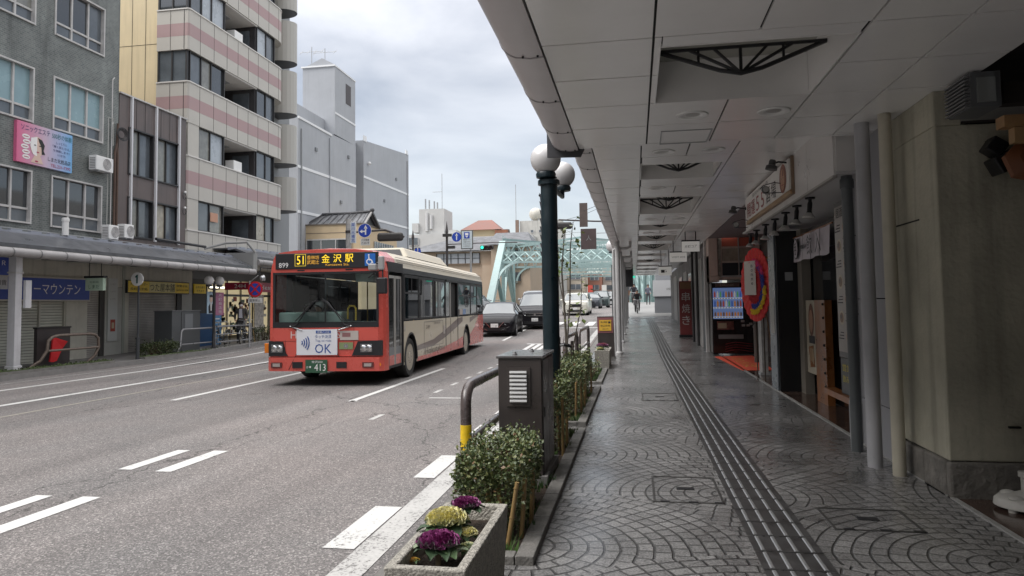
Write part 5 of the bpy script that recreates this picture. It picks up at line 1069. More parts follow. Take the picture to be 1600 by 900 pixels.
aircon(-16.6, 20.05, 3.92, .42, .45, 'left of the two small white condenser units above the shop canopy')
aircon(-16.6, 20.75, 4.02, .42, .45, 'right of the two small white condenser units above the shop canopy')
# brown panelled building
t = thing('brown_building', (-18.5, 22.9, 0), 'narrow brown metal panelled building with white vertical fins', 'building')
bp_ = M('brown_panel', (.115, .092, .087), .45, var=.15, vs=1.5, streak=.3); bw = [(21.62, 22.72), (23.12, 24.1)]
ops = [(a, b, c, d) for a, b in ((21.5, 22.82), (22.95, 24.3)) for c, d in ((4.15, 5.55), (6.3, 7.95))]
q = MB(); facade_x(q, -17.02, .3, 21.06, 24.68, 3.3, 9.0, ops, bp_); q.box(-22, 21.06, 3.3, -17.33, 24.68, 9.0, bp_); q.build('wall', t)
for a, b, c, d in ops: window_x(-17.02, a, b, c, d, [(a + b) / 2], None, [M('curtain_pane', (.20, .20, .18), .2, var=.25, vs=3, coat=.6), pane_g], frame_b, t, .12)
q = MB(); 
for yy in (21.9, 22.35, 23.2, 23.7, 24.1): q.box(-17.02, yy - .006, 7.97, -17.014, yy + .006, 8.98, dark_gap); 
q.box(-17.06, 21.06, 9.0, -16.96, 24.68, 9.05, frame_a); q.build('panel_joints', t)
for yy in (21.62, 22.90, 24.22): q = MB(); q.box(-17.02, yy - .035, 4.1, -16.94, yy + .035, 9.0, M('fin_white', (.60, .60, .62), .35)); q.build('fin', t)
for i, (yy, zz_) in enumerate(((24.55, 6.0), (24.55, 5.4))): q = MB(); q.tube([(-16.96, yy + .10 * math.cos(j * .5), zz_ + .12 * math.sin(j * .5)) for j in range(12)], .012, black_m, 5, closed=True); q.sphere((-16.94, yy, zz_ + .15), .05, white_m, 10); q.build('insulator_hook', t)
# striped office block
t = thing('striped_office_block', (-20, 28.5, 0), 'beige office block with dusty pink bands, ribbon windows and recessed balconies', 'building')
bei = M('beige_panel', (.46, .44, .40), .45, var=.05, vs=1); pk = M('pink_band', (.37, .25, .25), .45, var=.06, vs=1); trim = M('trim_white', (.62, .60, .57), .4)
bands = [(3.4, 4.72), (5.98, 7.62), (8.95, 10.55), (11.85, 13.45), (14.80, 16.4), (17.7, 19.3)]
def band_profile(off=0.):   # plan outline of the band with return on the near side and rounded far corner
    pts = [(-18.40, 24.76), (-17.06, 24.76), (-17.0 + off, 24.82)]
    pts += [(-17.0, 31.9)] + [(-17.9 + .9 * math.cos(R(a)), 31.9 + .9 * math.sin(R(a))) for a in range(15, 91, 15)]
    return pts + [(-21, 32.8), (-21, 25.2), (-18.4, 25.2)]
def ring_band(q, z0, z1, m_, d=.0):
    pts = band_profile(); n = len(pts); vs = []
    for z_ in (z0, z1): vs += [(x + (d if i > 1 and i < n - 3 else 0), y - (d if i < 3 else 0), z_) for i, (x, y) in enumerate(pts)]
    q.add(vs, [(i, (i + 1) % n, n + (i + 1) % n, n + i) for i in range(n)] + [tuple(range(n))[::-1], tuple(range(n, 2 * n))], m_)
for k, (a, b) in enumerate(bands):
    q = MB(); h = b - a
    if k == 0: ring_band(q, a, b, bei)
    else:
        ring_band(q, a, a + h * .34, bei); ring_band(q, a + h * .34 + .001, a + h * .66 - .001, pk, .002); ring_band(q, a + h * .66, b, bei)
    o = q.build('spandrel_band', t)
    q = MB(); ring_band(q, b, b + .05, trim, .03); 
    for yy in (25.5, 26.45, 27.4, 28.25, 29.1, 29.95, 30.9, 31.85): q.box(-17.0, yy - .008, a + .01, -16.995, yy + .008, b - .005, dark_gap)
    q.box(-17.22, 24.752, a + .01, -17.20, 24.758, b - .01, dark_gap); q.box(-17.81, 24.752, a + .01, -17.80, 24.758, b - .01, dark_gap); q.build('joints', o)
wins = [(bands[i][1] + .05, bands[i + 1][0]) for i in range(5)]
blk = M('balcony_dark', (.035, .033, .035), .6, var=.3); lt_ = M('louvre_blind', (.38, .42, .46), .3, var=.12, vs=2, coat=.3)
for k, (a, b) in enumerate(wins):
    ws = 25.55 if k < 2 else 24.95
    if k < 2: q = MB(); q.box(-17.5, 24.8, a, -17.02, 25.5, b, bei); q.build('wall_panel', t)
    window_x(-17.1, ws, 27.35, a, b, [ws + (27.35 - ws) * .33, ws + (27.35 - ws) * .62] if k >= 2 else [26.4], None, [pane_g, lt_, lt_] if k != 1 else [pane_g, lt_], frame_b, t, .05, .04)
    window_x(-17.1, 29.95, 31.6, a, b, [30.85], None, [lt_, pane_g], frame_b, t, .05, .04)
    if k >= 2:
        q = MB(); q.box(-18.35, 24.84, a, -17.15, 24.9, b, pane_d if k != 2 else pane_g); 
        for xx in (-18.36, -17.76, -17.14): q.box(xx - .03, 24.80, a, xx + .03, 24.92, b, frame_b)
        q.build('window', t)
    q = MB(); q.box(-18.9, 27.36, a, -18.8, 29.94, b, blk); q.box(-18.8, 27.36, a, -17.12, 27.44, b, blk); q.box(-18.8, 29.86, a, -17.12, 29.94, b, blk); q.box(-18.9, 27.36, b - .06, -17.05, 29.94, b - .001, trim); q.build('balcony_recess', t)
    q = MB(); q.box(-18.78, 27.7, a + .1, -18.74, 28.7, b - .2, pane_g); q.build('balcony_door', t); q = MB(); q.box(-18.2, 29.83, a + .1, -17.4, 29.86, b - .25, pane_g); q.build('balcony_door', t); q = MB(); q.box(-18.35, 28.2, b - .09, -17.7, 28.8, b - .061, steel_grey); q.build('ceiling_vent', t)
    if k in (1, 3): q = MB(); q.box(-17.6, 28.3, a, -17.2, 28.95, a + .5, white_m); q.build('balcony_unit', t)
q = MB(); q.box(-22, 25.3, 3.4, -18.92, 32.6, 19.3, M('core_beige', (.40, .37, .32), .6)); q.build('core', t)
q = MB(); ym_ = M('cream_yellow_wall', (.68, .56, .35), .6, var=.06, vs=1, streak=.12); q.box(-24, 24.9, 8.0, -18.42, 25.3, 19.3, ym_)
for xx in (-19.0, -19.6, -20.3, -21.0): q.box(xx - .008, 24.894, 8.0, xx + .008, 24.9, 19.3, dark_gap)
q.box(-24, 24.893, 12.2, -18.42, 24.9, 12.215, dark_gap); q.build('side_wall', t)
for z0, z1 in ((6.6, 8.3), (9.0, 11.0), (11.6, 13.8), (14.3, 16.4), (17, 19)):
    q = MB(); pts = [(-17.95 + .95 * math.cos(R(a)), 33.7 + .62 * math.sin(R(a))) for a in range(-90, 91, 15)] + [(-18.4, 34.32), (-18.4, 33.08)]
    q.prism(pts, 'z', z0, z1, M('round_balcony', (.42, .41, .38), .45)); q.prism([(x * .999 - .01, y) for x, y in pts], 'z', z0 - .03, z0, black_m); q.build('round_balcony', t)
q = MB(); q.box(-22, 32.85, 3, -18.3, 35.5, 19, M('grey_back_wall', (.23, .24, .25), .6)); q.build('rear_wall', t)
# orange poster in a lower window
q = MB(); q.box(-17.09, 26.42, 5.25, -17.08, 26.95, 5.62, M('orange_paper', (.50, .27, .18), .5)); q.build('window_notice', label='orange paper notice in a lower window of the striped block', cat='poster')
# lower storey: shop fronts behind the canopy
GX = -17.55
sh = slat_mat('shutter_slats', (.54, .55, .48), .085); sh2 = slat_mat('shutter_slats_brown', (.44, .42, .39), .06, var=.16); crm = M('cream_render', (.48, .47, .41), .7, var=.14, vs=2, streak=.2)
t = thing('liquor_shop', (GX, 16.5, S), 'closed shop with pale green roller shutters and a wide blue sign with white katakana', 'shop')
q = MB(); q.box(GX - .3, 9, S, GX, 12.2, 3.4, crm); q.box(GX - .3, 12.2, 2.2, GX, 20.42, 3.4, crm); q.box(GX - .3, 19.55, S, GX, 20.42, 2.2, crm); q.build('wall', t)
for a, b in ((12.2, 14.6), (14.66, 17.05), (17.1, 18.55), (18.6, 19.5)): q = MB(); q.box(GX - .12, a, S, GX - .08, b, 2.2, sh); q.build('shutter', t); q = MB(); q.box(GX - .1, b, S, GX - .02, b + .055, 2.2, crm); q.build('shutter_post', t)
bl = M('sign_blue', (.025, .06, .32), .4, var=.05)
q = MB(); q.box(GX, 13.2, 1.96, GX + .12, 20.40, 2.70, M('sign_frame_cream', (.45, .43, .38), .5)); o = q.build('sign_board', t)
q = MB(); q.box(GX + .12, 13.25, 2.01, GX + .13, 20.35, 2.65, bl); q.text('リカーマウンテン', (GX + .135, 18.78, 2.33), U, W_, 2.35, .32, wh); q.build('sign_face', o)
q = MB(); q.box(-16.3, 14.6, 2.62, -16.2, 16.1, 3.08, bl); q.text('ＬＩＱＵＯＲ', (-16.195, 15.5, 2.92), U, W_, 1.0, .15, wh); q.box(-16.3, 14.6, 2.25, -16.21, 16.1, 2.58, M('grey_board', (.36, .36, .37), .5)); q.text('酒・食品・雑貨', (-16.205, 15.5, 2.42), U, W_, 1.1, .14, ink); q.build('hanging_board', label='small blue and grey boards hanging under the canopy at the far left', cat='sign')
t = thing('narrow_doorway', (GX, 21, S), 'narrow shuttered doorway with white poster column between the two closed shops', 'shop')
q = MB(); q.box(GX - .3, 20.43, 2.45, GX, 22.0, 3.4, crm); q.box(GX - .12, 20.45, S, GX - .08, 21.0, 2.45, sh2); q.box(GX - .3, 21.0, S, GX - .02, 21.2, 2.44, M('dark_jamb', (.05, .048, .045), .6)); q.box(GX - .2, 21.2, S, GX, 22.0, 2.44, M('grey_render', (.38, .385, .36), .7, var=.1)); q.build('wall', t)
q = MB(); q.box(GX, 21.28, .62, GX + .05, 21.72, 2.75, M('poster_white', (.46, .48, .47), .5)); q.box(GX + .051, 21.4, .95, GX + .055, 21.62, 1.35, M('food_red')); q.box(GX + .056, 21.45, 1.05, GX + .058, 21.57, 1.25, M('food_cream'))
for k in range(3): q.text('しまだ', (GX + .056, 21.5, 2.55 - .25 * k), U, W_, .26, .05, M('grey_letter'))
q.build('poster', t); q = MB(); q.box(GX - .1, 22.0, S, GX + .02, 22.12, 3.3, M('pale_pipe_green', (.32, .34, .30), .6)); q.build('pilaster', t)
t = thing('confectionery_shop', (GX, 23.8, S), 'closed shop with brown roller shutter and yellow sign with black characters', 'shop')
q = MB(); q.box(GX - .3, 22.13, 2.28, GX, 25.95, 3.4, crm); q.box(GX - .2, 22.13, S, GX - .02, 22.36, 2.28, crm); q.box(GX - .2, 25.05, S, GX - .02, 25.3, 2.28, M('dark_jamb')); q.box(GX - .2, 25.3, S, GX, 25.95, 2.28, M('grey_render')); q.build('wall', t)
q = MB(); q.box(GX - .12, 22.36, S, GX - .08, 25.05, 2.28, sh2); q.build('shutter', t)
yl = M('sign_yellow', (.78, .56, .03), .45, var=.06, vs=2); bi = M('black_ink')
q = MB(); q.box(GX, 22.12, 2.26, GX + .10, 25.62, 2.72, black_m); o = q.build('sign_board', t)
q = MB(); q.box(GX + .10, 22.16, 2.29, GX + .11, 25.58, 2.69, yl); q.box(GX + .111, 23.25, 2.30, GX + .113, 24.72, 2.68, M('sign_pale_yellow', (.62, .55, .25), .5)); q.text('つた屋本舗', (GX + .116, 23.98, 2.49), U, W_, 1.42, .30, bi); q.text('大工町カレンダー', (GX + .116, 22.7, 2.58), U, W_, .9, .10, bi); q.text('長町菓子処', (GX + .116, 22.7, 2.41), U, W_, .9, .10, bi); q.text('御菓子処', (GX + .116, 25.15, 2.57), U, W_, .7, .09, bi); q.text('☎076-261-2224', (GX + .116, 25.15, 2.41), U, W_, .74, .09, bi); q.build('sign_face', o)
# convenience store
t = thing('convenience_store', (GX, 29, S), 'lit convenience store front with red sign and cream lit windows behind the railing', 'shop')
q = MB(); q.box(GX - 3, 25.96, S, GX - 2.9, 34, 3.4, M('store_inside', (.45, .40, .28), .7)); q.box(GX - .3, 25.96, 2.9, GX, 34, 3.4, M('store_fascia', (.10, .10, .10), .5)); q.box(GX - .25, 25.96, S, GX, 26.9, 2.9, M('dark_jamb')); q.box(GX - .12, 27.0, 2.2, GX - .02, 33.5, 2.3, frame_b); q.build('wall', t)
lit = M('lit_store', (.5, .45, .3), .5, emit=(1.0, .82, .48), es=.20); litw = M('lit_tube', (.9, .9, .85), .5, emit=(1, .95, .8), es=1.6)
rnd = random.Random(4); cols = [M('goods_%d' % i, c, .6) for i, c in enumerate(((.45, .40, .30), (.30, .08, .05), (.50, .48, .42), (.12, .16, .10), (.40, .26, .10)))]
for a, b in ((27.0, 28.4), (28.5, 29.5), (29.6, 30.5), (30.6, 32.0)):
    q = MB(); q.box(GX - .1, a, 2.3, GX - .06, b, 2.88, lit); q.box(GX - .1, a, .5, GX - .06, b, 2.2, lit)
    q.box(GX - .05, a - .04, .4, GX - .01, a + .02, 2.9, frame_b); o = q.build('window', t)
    q = MB()
    for _ in range(46): yy = rnd.uniform(a + .05, b - .25); zz_ = rnd.uniform(.5, 2.0); q.box(GX - .058 + .003 * rnd.random(), yy, zz_, GX - .05, yy + rnd.uniform(.08, .3), zz_ + rnd.uniform(.06, .2), rnd.choice(cols))
    q.build('shelf_goods', o)
q = MB(); q.box(GX - .055, 27.2, 2.55, GX - .04, 29.9, 2.62, litw); q.build('strip_light', t)
q = MB(); q.box(GX + .3, 30.0, 2.42, GX + .38, 32.2, 2.86, M('store_red', (.35, .02, .06), .4)); q.text('Heart', (GX + .385, 31.2, 2.64), U, W_, 1.3, .2, wh); q.disc((GX + .386, 30.35, 2.64), (1, 0, 0), .14, wh, 16); q.build('sign', t)
q = MB(); q.box(GX + .01, 26.0, 2.30, GX + .06, 26.8, 2.68, yl); q.text('お持ち帰り', (GX + .065, 26.4, 2.55), U, W_, .6, .1, bi); q.text('できます', (GX + .065, 26.4, 2.40), U, W_, .5, .1, bi); q.build('yellow_sign', label='small yellow sign over the dark doorway beside the convenience store', cat='sign')
q = MB(); q.box(GX + .02, 30.6, .4, GX + .08, 31.4, 2.3, M('shop_poster_pale', (.45, .42, .38), .5, var=.5, vs=8)); q.build('poster_column', label='pale poster covered column of the convenience store entrance', cat='column')
# canopies on the left
def lcan(x, y0, y1, zb, label, prof_top, zt):
    t = thing('shop_canopy', (x - 1, (y0 + y1) / 2, zb), label, 'canopy', 'shop canopies on the far side')
    q = MB(); dm = M('canopy_charcoal', (.085, .09, .10), .35, var=.25, vs=1.5, streak=.2); lmx = M('canopy_edge_light', (.27, .29, .34), .35, var=.12, vs=2)
    q.prism([(x - .02, zb + .27), (x - .02, zb + .36), (x - .85, zt), (x - .95, zt - .04)], 'y', y0, y1, dm); q.prism([(x - .85, zt), (x - .85, zt + .05), (x - 1.25, zt + .09), (x - 1.25, zt - .04)], 'y', y0 + .003, y1 - .003, lmx); q.box(-17.45, y0 + .01, zt - .0, x - 1.26, y1 - .01, zt + .05, dm); q.build('roof', t)
    q = MB(); q.box(-17.5, y0 + .02, zb + .22, x - .03, y1 - .02, zb + .265, M('soffit_pale', (.48, .48, .46), .5, var=.25, vs=.8)); 
    k = y0 + .9
    while k < y1: q.box(-17.4, k, zb + .20, x - .05, k + .05, zb + .219, M('soffit_rib', (.16, .16, .155), .5)); k += .95
    q.build('soffit', t)
    q = MB(); q.tube([(x + .07, y0, zb + .13), (x + .07, y1, zb + .13)], .115, M('gutter_grey', (.30, .29, .29), .5, var=.2, vs=2), 14); g = q.build('gutter', t)
    q = MB(); k = y0 + .3
    while k < y1: q.lathe([(.120, 0), (.124, .02), (.120, .04)], (x + .07, k, zb + .13), M('joint_grey', (.13, .13, .13), .5), 14, axis=(0, 1, 0), caps=False); k += .82
    q.build('gutter_joint', g)
    q = MB(); k = y0 + .4
    while k < y1: q.box(x - 1.0, k, zt + .05, x - .9, k + .35, zt + .09, M('canopy_edge_light')); k += .62
    q.tube([(x - 1.0, y0, zt + .12), (x - 1.0, y1, zt + .12)], .012, steel_grey, 5); q.build('cable_rail', t); return t
lcan(-15.0, 8, 26.1, 2.98, 'long near canopy over the closed shops, charcoal with grey round gutter', None, 3.72)
lcan(-15.1, 26.5, 36, 3.40, 'second canopy in front of the striped office block, partly behind the bus', None, 4.1)
q = MB(); q.box(-16.2, 26.15, 3.2, -15.0, 26.45, 3.9, M('duct_grey', (.25, .25, .245), .4)); q.tube([(-16.4, 25.0, 4.0), (-15.9, 25.6, 4.25), (-15.2, 26.0, 4.3), (-14.95, 26.2, 3.9)], .05, M('duct_grey'), 8); q.build('canopy_junction_box', label='grey box and bent pipe at the joint of the two canopies', cat='duct')
q = MB(); q.tube([(-15.9, 21.5, 4.05), (-15.9, 24.3, 4.0)], .05, black_m, 8); q.build('black_tube', label='black tube lying along the canopy roof in front of the brown building', cat='tube')
q = MB(); q.tube([(-15.88, 17.6, 3.8), (-15.88, 17.6, 4.3)], .085, white_m, 12); q.lathe([(.10, 0), (.10, .08)], (-15.88, 17.6, 4.2), white_m, 12); q.build('vent_pipe', label='short white vent pipe standing on the canopy below the grey tiled building', cat='pipe')
# white canopy post
t = thing('canopy_post', (-15.35, 15.5, S), 'square white painted canopy post at the far left kerb', 'post')
q = MB(); q.box(-15.5, 15.40, S + .18, -15.28, 15.60, 3.05, M('post_white', (.50, .50, .52), .45, var=.1, streak=.15)); q.build('shaft', t, bevel=.012)
q = MB(); q.box(-15.53, 15.37, S, -15.25, 15.63, S + .18, M('post_white')); q.build('base', t, bevel=.02)
q = MB(); q.box(-15.27, 15.62, 1.75, -15.20, 15.80, 2.45, M('post_white')); q.lathe([(.12, 0), (.12, .02)], (-15.4, 15.5, 2.4), frame_a, 4); q.box(-15.52, 15.38, 2.62, -15.26, 15.62, 2.66, frame_a); q.build('meter_box', t)
# shimada hanging sign
t = thing('hanging_shop_sign', (-15.7, 18.6, 2.9), 'small pale green sign box hanging under the left canopy', 'sign')
q = MB(); q.box(-15.98, 18.5, 2.25, -15.40, 18.62, 2.62, M('pale_green', (.45, .58, .46), .5)); q.text('しまだ', (-15.69, 18.495, 2.36), (1, 0, 0), W_, .36, .11, M('green_ink', (.02, .12, .06), .5)); q.text('化粧品', (-15.69, 18.495, 2.50), (1, 0, 0), W_, .3, .05, M('green_ink')); q.build('box', t)
q = MB(); q.box(-16.02, 18.48, 2.62, -15.36, 18.64, 2.68, black_m); q.build('top_rail', t)
for k in (-15.9, -15.5): q = MB(); q.tube([(k, 18.56, 2.68), (k, 18.56, 3.2)], .012, black_m, 6); q.build('hanger', t)
# sign "1"
t = thing('number_sign', (-15.3, 19.9, S), 'round white stop sign with a dark green number 1 on a thin pole', 'sign')
q = MB(); q.tube([(-15.3, 19.9, S), (-15.3, 19.9, 2.75)], .03, M('thin_pole', (.05, .055, .06), .4), 10); q.build('pole', t)
q = MB(); q.lathe([(.21, 0), (.21, .03)], (-15.3, 19.85, 2.62), white_m, 28, axis=(0, -1, 0)); q.prism([(-15.32, 2.49), (-15.27, 2.49), (-15.27, 2.76), (-15.30, 2.76), (-15.37, 2.69), (-15.35, 2.665), (-15.32, 2.69)], 'y', 19.812, 19.818, M('deep_green', (.01, .08, .07), .5)); q.build('disc', t)
q = MB(); q.tube([(-15.3, 19.9, S), (-15.3, 19.9, .78)], .055, M('thin_pole'), 10); q.lathe([(.07, 0), (.07, .06)], (-15.3, 19.9, .75), M('thin_pole'), 10); q.build('base', t)
# guard rails left
rail('guard_rail', [([(-15.62, 16.1, S), (-15.5, 16.45, .36), (-15.45, 16.6, .62), (-15.45, 16.62, .86), (-15.45, 16.75, .96), (-15.45, 16.95, 1.0), (-15.45, 18.1, 1.0), (-15.45, 18.3, .96), (-15.45, 18.42, .86), (-15.45, 18.44, .6), (-15.5, 18.35, .36), (-15.6, 18.1, S)], .04), ([(-15.45, 16.62, .6), (-15.45, 18.43, .6)], .032)],
     'rusty brown tube guard rail in front of the blue signed shop', 'guard rails on the far kerb', m_=M('rail_rusty', (.13, .10, .08), .5, var=.35, vs=12))
gr_ = M('rail_grey', (.25, .25, .26), .35, metal=.4, var=.15)
rail('guard_rail', [([(-15.4, 21.9, S), (-15.4, 22.15, .4), (-15.4, 22.2, .9), (-15.4, 22.3, .97), (-15.4, 24.1, .97)], .032), ([(-15.4, 22.2, .45), (-15.4, 24.1, .45)], .025), ([(-15.4, 24.3, 1.0), (-15.4, 26.6, 1.0)], .032), ([(-15.4, 24.3, .7), (-15.4, 26.6, .7)], .025), ([(-15.4, 24.3, .42), (-15.4, 26.6, .42)], .025)],
     'long grey railing with three rails by the dark utility box and bicycle', 'guard rails on the far kerb', posts=[((-15.4, 24.15, S), (-15.4, 24.15, 1.03), .05), ((-15.4, 26.62, S), (-15.4, 26.62, 1.08), .07)], m_=gr_)
# dark panel with red cloth
t = thing('dark_board', (-16.1, 17.3, S), 'dark brown board standing on the pavement behind the rusty guard rail', 'board')
q = MB(); q.box(-16.2, 16.95, S + .02, -16.1, 18.1, 1.18, M('board_brown', (.035, .028, .028), .5, var=.3)); q.build('panel', t); q = MB(); q.box(-16.22, 16.93, 1.18, -16.08, 18.12, 1.22, black_m); q.build('edge', t)
q = MB(); q.add([(-15.9, 17.28, .95), (-15.86, 17.75, .80), (-15.9, 17.62, .62), (-15.9, 17.42, .28), (-15.9, 17.30, .12 + S), (-15.9, 17.18, .14 + S), (-15.88, 17.2, .5)], [(0, 1, 2, 6), (6, 2, 3), (6, 3, 4, 5)], M('red_cloth', (.55, .015, .02), .7)); q.add([(-15.94, 17.28, .95), (-15.90, 17.75, .80), (-15.94, 17.62, .62), (-15.94, 17.42, .28), (-15.94, 17.30, .12 + S), (-15.94, 17.18, .14 + S), (-15.92, 17.2, .5)], [(0, 1, 2, 6), (6, 2, 3), (6, 3, 4, 5)], M('red_cloth'))
q.build('red_cover', label='bright red cloth cover draped in front of the dark board', cat='cloth')
# hedge left
GL = 'low hedges on the far kerb'
lh = [M('lhedge_a', (.055, .075, .022), .5), M('lhedge_b', (.035, .05, .018), .5), M('lhedge_c', (.09, .11, .035), .5)]
hedge(-15.75, -15.2, 20.2, 22.0, S, .58, 3400, 'clipped low hedge between the number 1 sign and the utility box', GL, .05, [], .15, 31, lh, 'hedge', 'clipped_hedge', [5, 5, 2])
hedge(-15.7, -15.2, 26.9, 30.0, .2, .85, 2600, 'dark hedge with wooden stake seen left of the bus', GL, .055, [(-15.3, 26.85, .6, -.1)], .15, 33, lh, 'hedge', 'clipped_hedge', [5, 5, 2])
# utility box
t = thing('utility_box', (-15.9, 22.9, S), 'dark grey utility cabinet with a pale paper on it behind the railing', 'cabinet')
q = MB(); q.box(-16.3, 22.0, S + .03, -15.62, 23.6, 1.60, M('utility_grey', (.070, .075, .080), .45, var=.1)); q.build('body', t, bevel=.01); q = MB(); q.box(-15.62, 22.7, 1.0, -15.612, 23.15, 1.5, M('paper_grey', (.15, .16, .17), .5)); q.build('notice', t)
q = MB(); q.box(-15.619, 22.5, S + .06, -15.612, 22.51, 1.57, dark_gap); q.box(-16.32, 21.98, 1.60, -15.6, 23.62, 1.63, M('utility_top', (.12, .125, .13), .4)); q.build('lid', t)
# twin globe lamp left
t = globe_lamp(-15.3, 23.95, S, 2.55, [(-15.3, 23.62, 2.70), (-15.3, 24.28, 2.70)], 'twin white globe lamp on the far kerb in front of the shops', M('lamp_post_dark', (.03, .03, .032), .4), .05, .175)
# campaign banners
t = thing('portrait_banner', (-15.45, 24.1, 1.4), 'vertical banner with a suited man\'s photo under the twin globe lamp', 'banner')
q = MB(); q.box(-15.50, 23.80, 1.48, -15.47, 24.25, 2.30, M('banner_sky', (.45, .60, .72), .6)); q.disc((-15.464, 24.02, 2.02), (1, 0, 0), .10, M('skin_pale'), 16, .13); q.prism([(23.88, 1.50), (24.17, 1.50), (24.19, 1.75), (24.07, 1.88), (23.97, 1.88), (23.86, 1.75)], 'x', -15.469, -15.465, M('suit_dark', (.02, .02, .03), .6)); q.prism([(23.99, 1.6), (24.05, 1.6), (24.07, 1.88), (23.97, 1.88)], 'x', -15.464, -15.462, wh); q.prism([(23.93, 2.1), (24.11, 2.1), (24.12, 2.16), (24.02, 2.2), (23.92, 2.16)], 'x', -15.463, -15.461, M('hair_black')); q.build('cloth', t)
q = MB(); q.tube([(-15.3, 24.0, 2.28), (-15.5, 24.0, 2.30)], .01, black_m, 5); q.build('bracket', t)
t = thing('purple_banner', (-15.45, 24.55, 1.4), 'vertical dusty purple banner with white writing beside the portrait banner', 'banner')
q = MB(); q.box(-15.50, 24.33, 1.42, -15.47, 24.85, 2.28, M('banner_purple', (.30, .12, .20), .6)); 
for k, s__ in enumerate('片町商店街'): q.text(s__, (-15.462, 24.6, 2.17 - .155 * k), U, W_, .2, .12, M('banner_letter', (.55, .50, .52), .6))
q.build('cloth', t); q = MB(); q.tube([(-15.3, 24.3, 2.26), (-15.5, 24.6, 2.28)], .01, black_m, 5); q.build('bracket', t)
# blue panels
q = MB(); q.box(-16.4, 24.55, S, -16.3, 26.0, 1.5, M('panel_blue', (.02, .07, .17), .5)); q.box(-16.29, 25.45, S, -16.27, 25.98, 1.45, M('panel_blue_pale', (.10, .26, .48), .5)); 
for k in range(6): q.box(-16.268, 25.55, .5 + k * .15, -16.265, 25.85, .55 + k * .15, wh)
q.build('blue_board', label='blue information board behind the parked bicycle on the far pavement', cat='board')
# no parking sign
t = thing('no_parking_sign', (-14.75, 25.7, S), 'round red and blue no parking sign with white plate beside the bus', 'road sign')
q = MB(); q.tube([(-14.95, 25.8, S), (-14.95, 25.8, 2.75)], .03, alu, 8); q.tube([(-14.95, 25.8, 2.7), (-14.6, 25.8, 2.95)], .02, alu, 6); q.lathe([(.13, 0), (.10, .12), (.03, .16)], (-14.35, 25.8, 2.85), alu, 14, axis=(-.6, -.8, -.2)); q.build('pole', t)
rdp = M('sign_red_enamel', (.50, .02, .03), .4); blp = M('sign_blue_enamel', (.02, .06, .38), .4)
q = MB(); q.lathe([(.31, 0), (.31, .02)], (-14.68, 25.75, 2.41), rdp, 28, axis=(0, -1, 0)); q.disc((-14.68, 25.728, 2.41), (0, -1, 0), .235, blp, 28); q.obox((-14.68, 25.722, 2.41), (.17, 0, -.17), (0, .002, 0), (.022, 0, .022), rdp); q.obox((-14.68, 25.717, 2.41), (.17, 0, .17), (0, .002, 0), (.022, 0, -.022), rdp); q.build('disc', t)
q = MB(); q.box(-14.98, 25.73, 1.88, -14.38, 25.75, 2.07, M('plate_white', (.6, .6, .58), .5)); q.text('駐車禁止', (-14.68, 25.727, 1.975), (1, 0, 0), W_, .45, .1, ink); q.build('plate', t)
q = MB(); q.box(-16.9, 27.2, 2.45, -15.6, 27.4, 2.75, M('store_red')); q.text('24H', (-16.2, 27.19, 2.6), (1, 0, 0), W_, .5, .16, wh); q.build('projecting_sign', label='small dark red projecting sign above the no parking sign', cat='sign')

# ---------------------------------------------------------------- grey windowless block etc.
t = thing('grey_block_building', (-24, 50, 0), 'tall windowless blue grey rendered building with stepped roof tower', 'building')
gb = M('bluegrey_render', (.36, .375, .40), .75, var=.10, vs=.5, streak=.08, bump=.1, bs=10); gbl = M('pale_string', (.72, .73, .74), .6)
q = MB(); q.box(-34, 41.9, 0, -21, 51.4, 13.6, gb); q.prism([(41.9, 13.6), (51.4, 13.6), (51.4, 14.1), (41.9, 13.8)], 'x', -34, -21.0, gb); q.box(-33, 51.41, 0, -21.6, 53.0, 14.7, gb); q.box(-33, 53.01, 0, -21.0, 64.4, 14.6, gb); q.prism([(53.01, 14.6), (64.4, 14.6), (64.4, 16.1), (53.01, 14.9)], 'x', -33, -21, gb); q.build('main_wall', t)
q = MB(); q.box(-23.5, 47.6, 14.1, -21.02, 51.38, 18.9, gb); q.prism([(-23.5, 18.9), (-21.02, 18.9), (-21.02, 19.2), (-22.0, 19.75), (-23.5, 19.1)], 'y', 47.6, 51.38, gb); q.box(-26.5, 43.2, 13.8, -21.8, 47.59, 15.2, gb); q.build('stair_tower', t)
q = MB()
for a, b, z_ in ((41.9, 51.4, 10.6), (53.01, 64.4, 11.9), (41.9, 51.4, 7.7), (53.01, 64.4, 8.7)): q.prism([(a, z_), (b, z_ + .25), (b, z_ + .43), (a, z_ + .18)], 'x', -20.998, -20.97, gbl)
q.box(-21.03, 41.9, 13.8, -20.95, 47, 13.95, gbl); q.box(-23.6, 47.5, 19.08, -20.98, 51.42, 19.18, gbl); q.box(-21.0, 47.6, 15.6, -20.99, 51.38, 15.75, gbl); q.box(-21.04, 53, 14.85, -20.96, 53.6, 15.3, gbl); q.box(-21.04, 63.5, 16.0, -20.96, 64.1, 16.4, gbl); q.build('string_course', t)
q = MB(); q.box(-21.015, 49.55, 16.9, -21.0, 50.5, 18.4, M('louvre_brown', (.05, .04, .04), .5)); q.box(-22.4, 43.18, 14.2, -21.9, 43.199, 14.9, pane_g); q.build('window', t)
q = MB(); q.box(-21.61, 51.9, 2, -21.59, 52.8, 14.0, M('black_stain', (.06, .06, .065), .8, var=.5, vs=2)); q.sphere((-20.85, 53.9, 13.2), .14, white_m, 10); q.build('stain_recess', t)
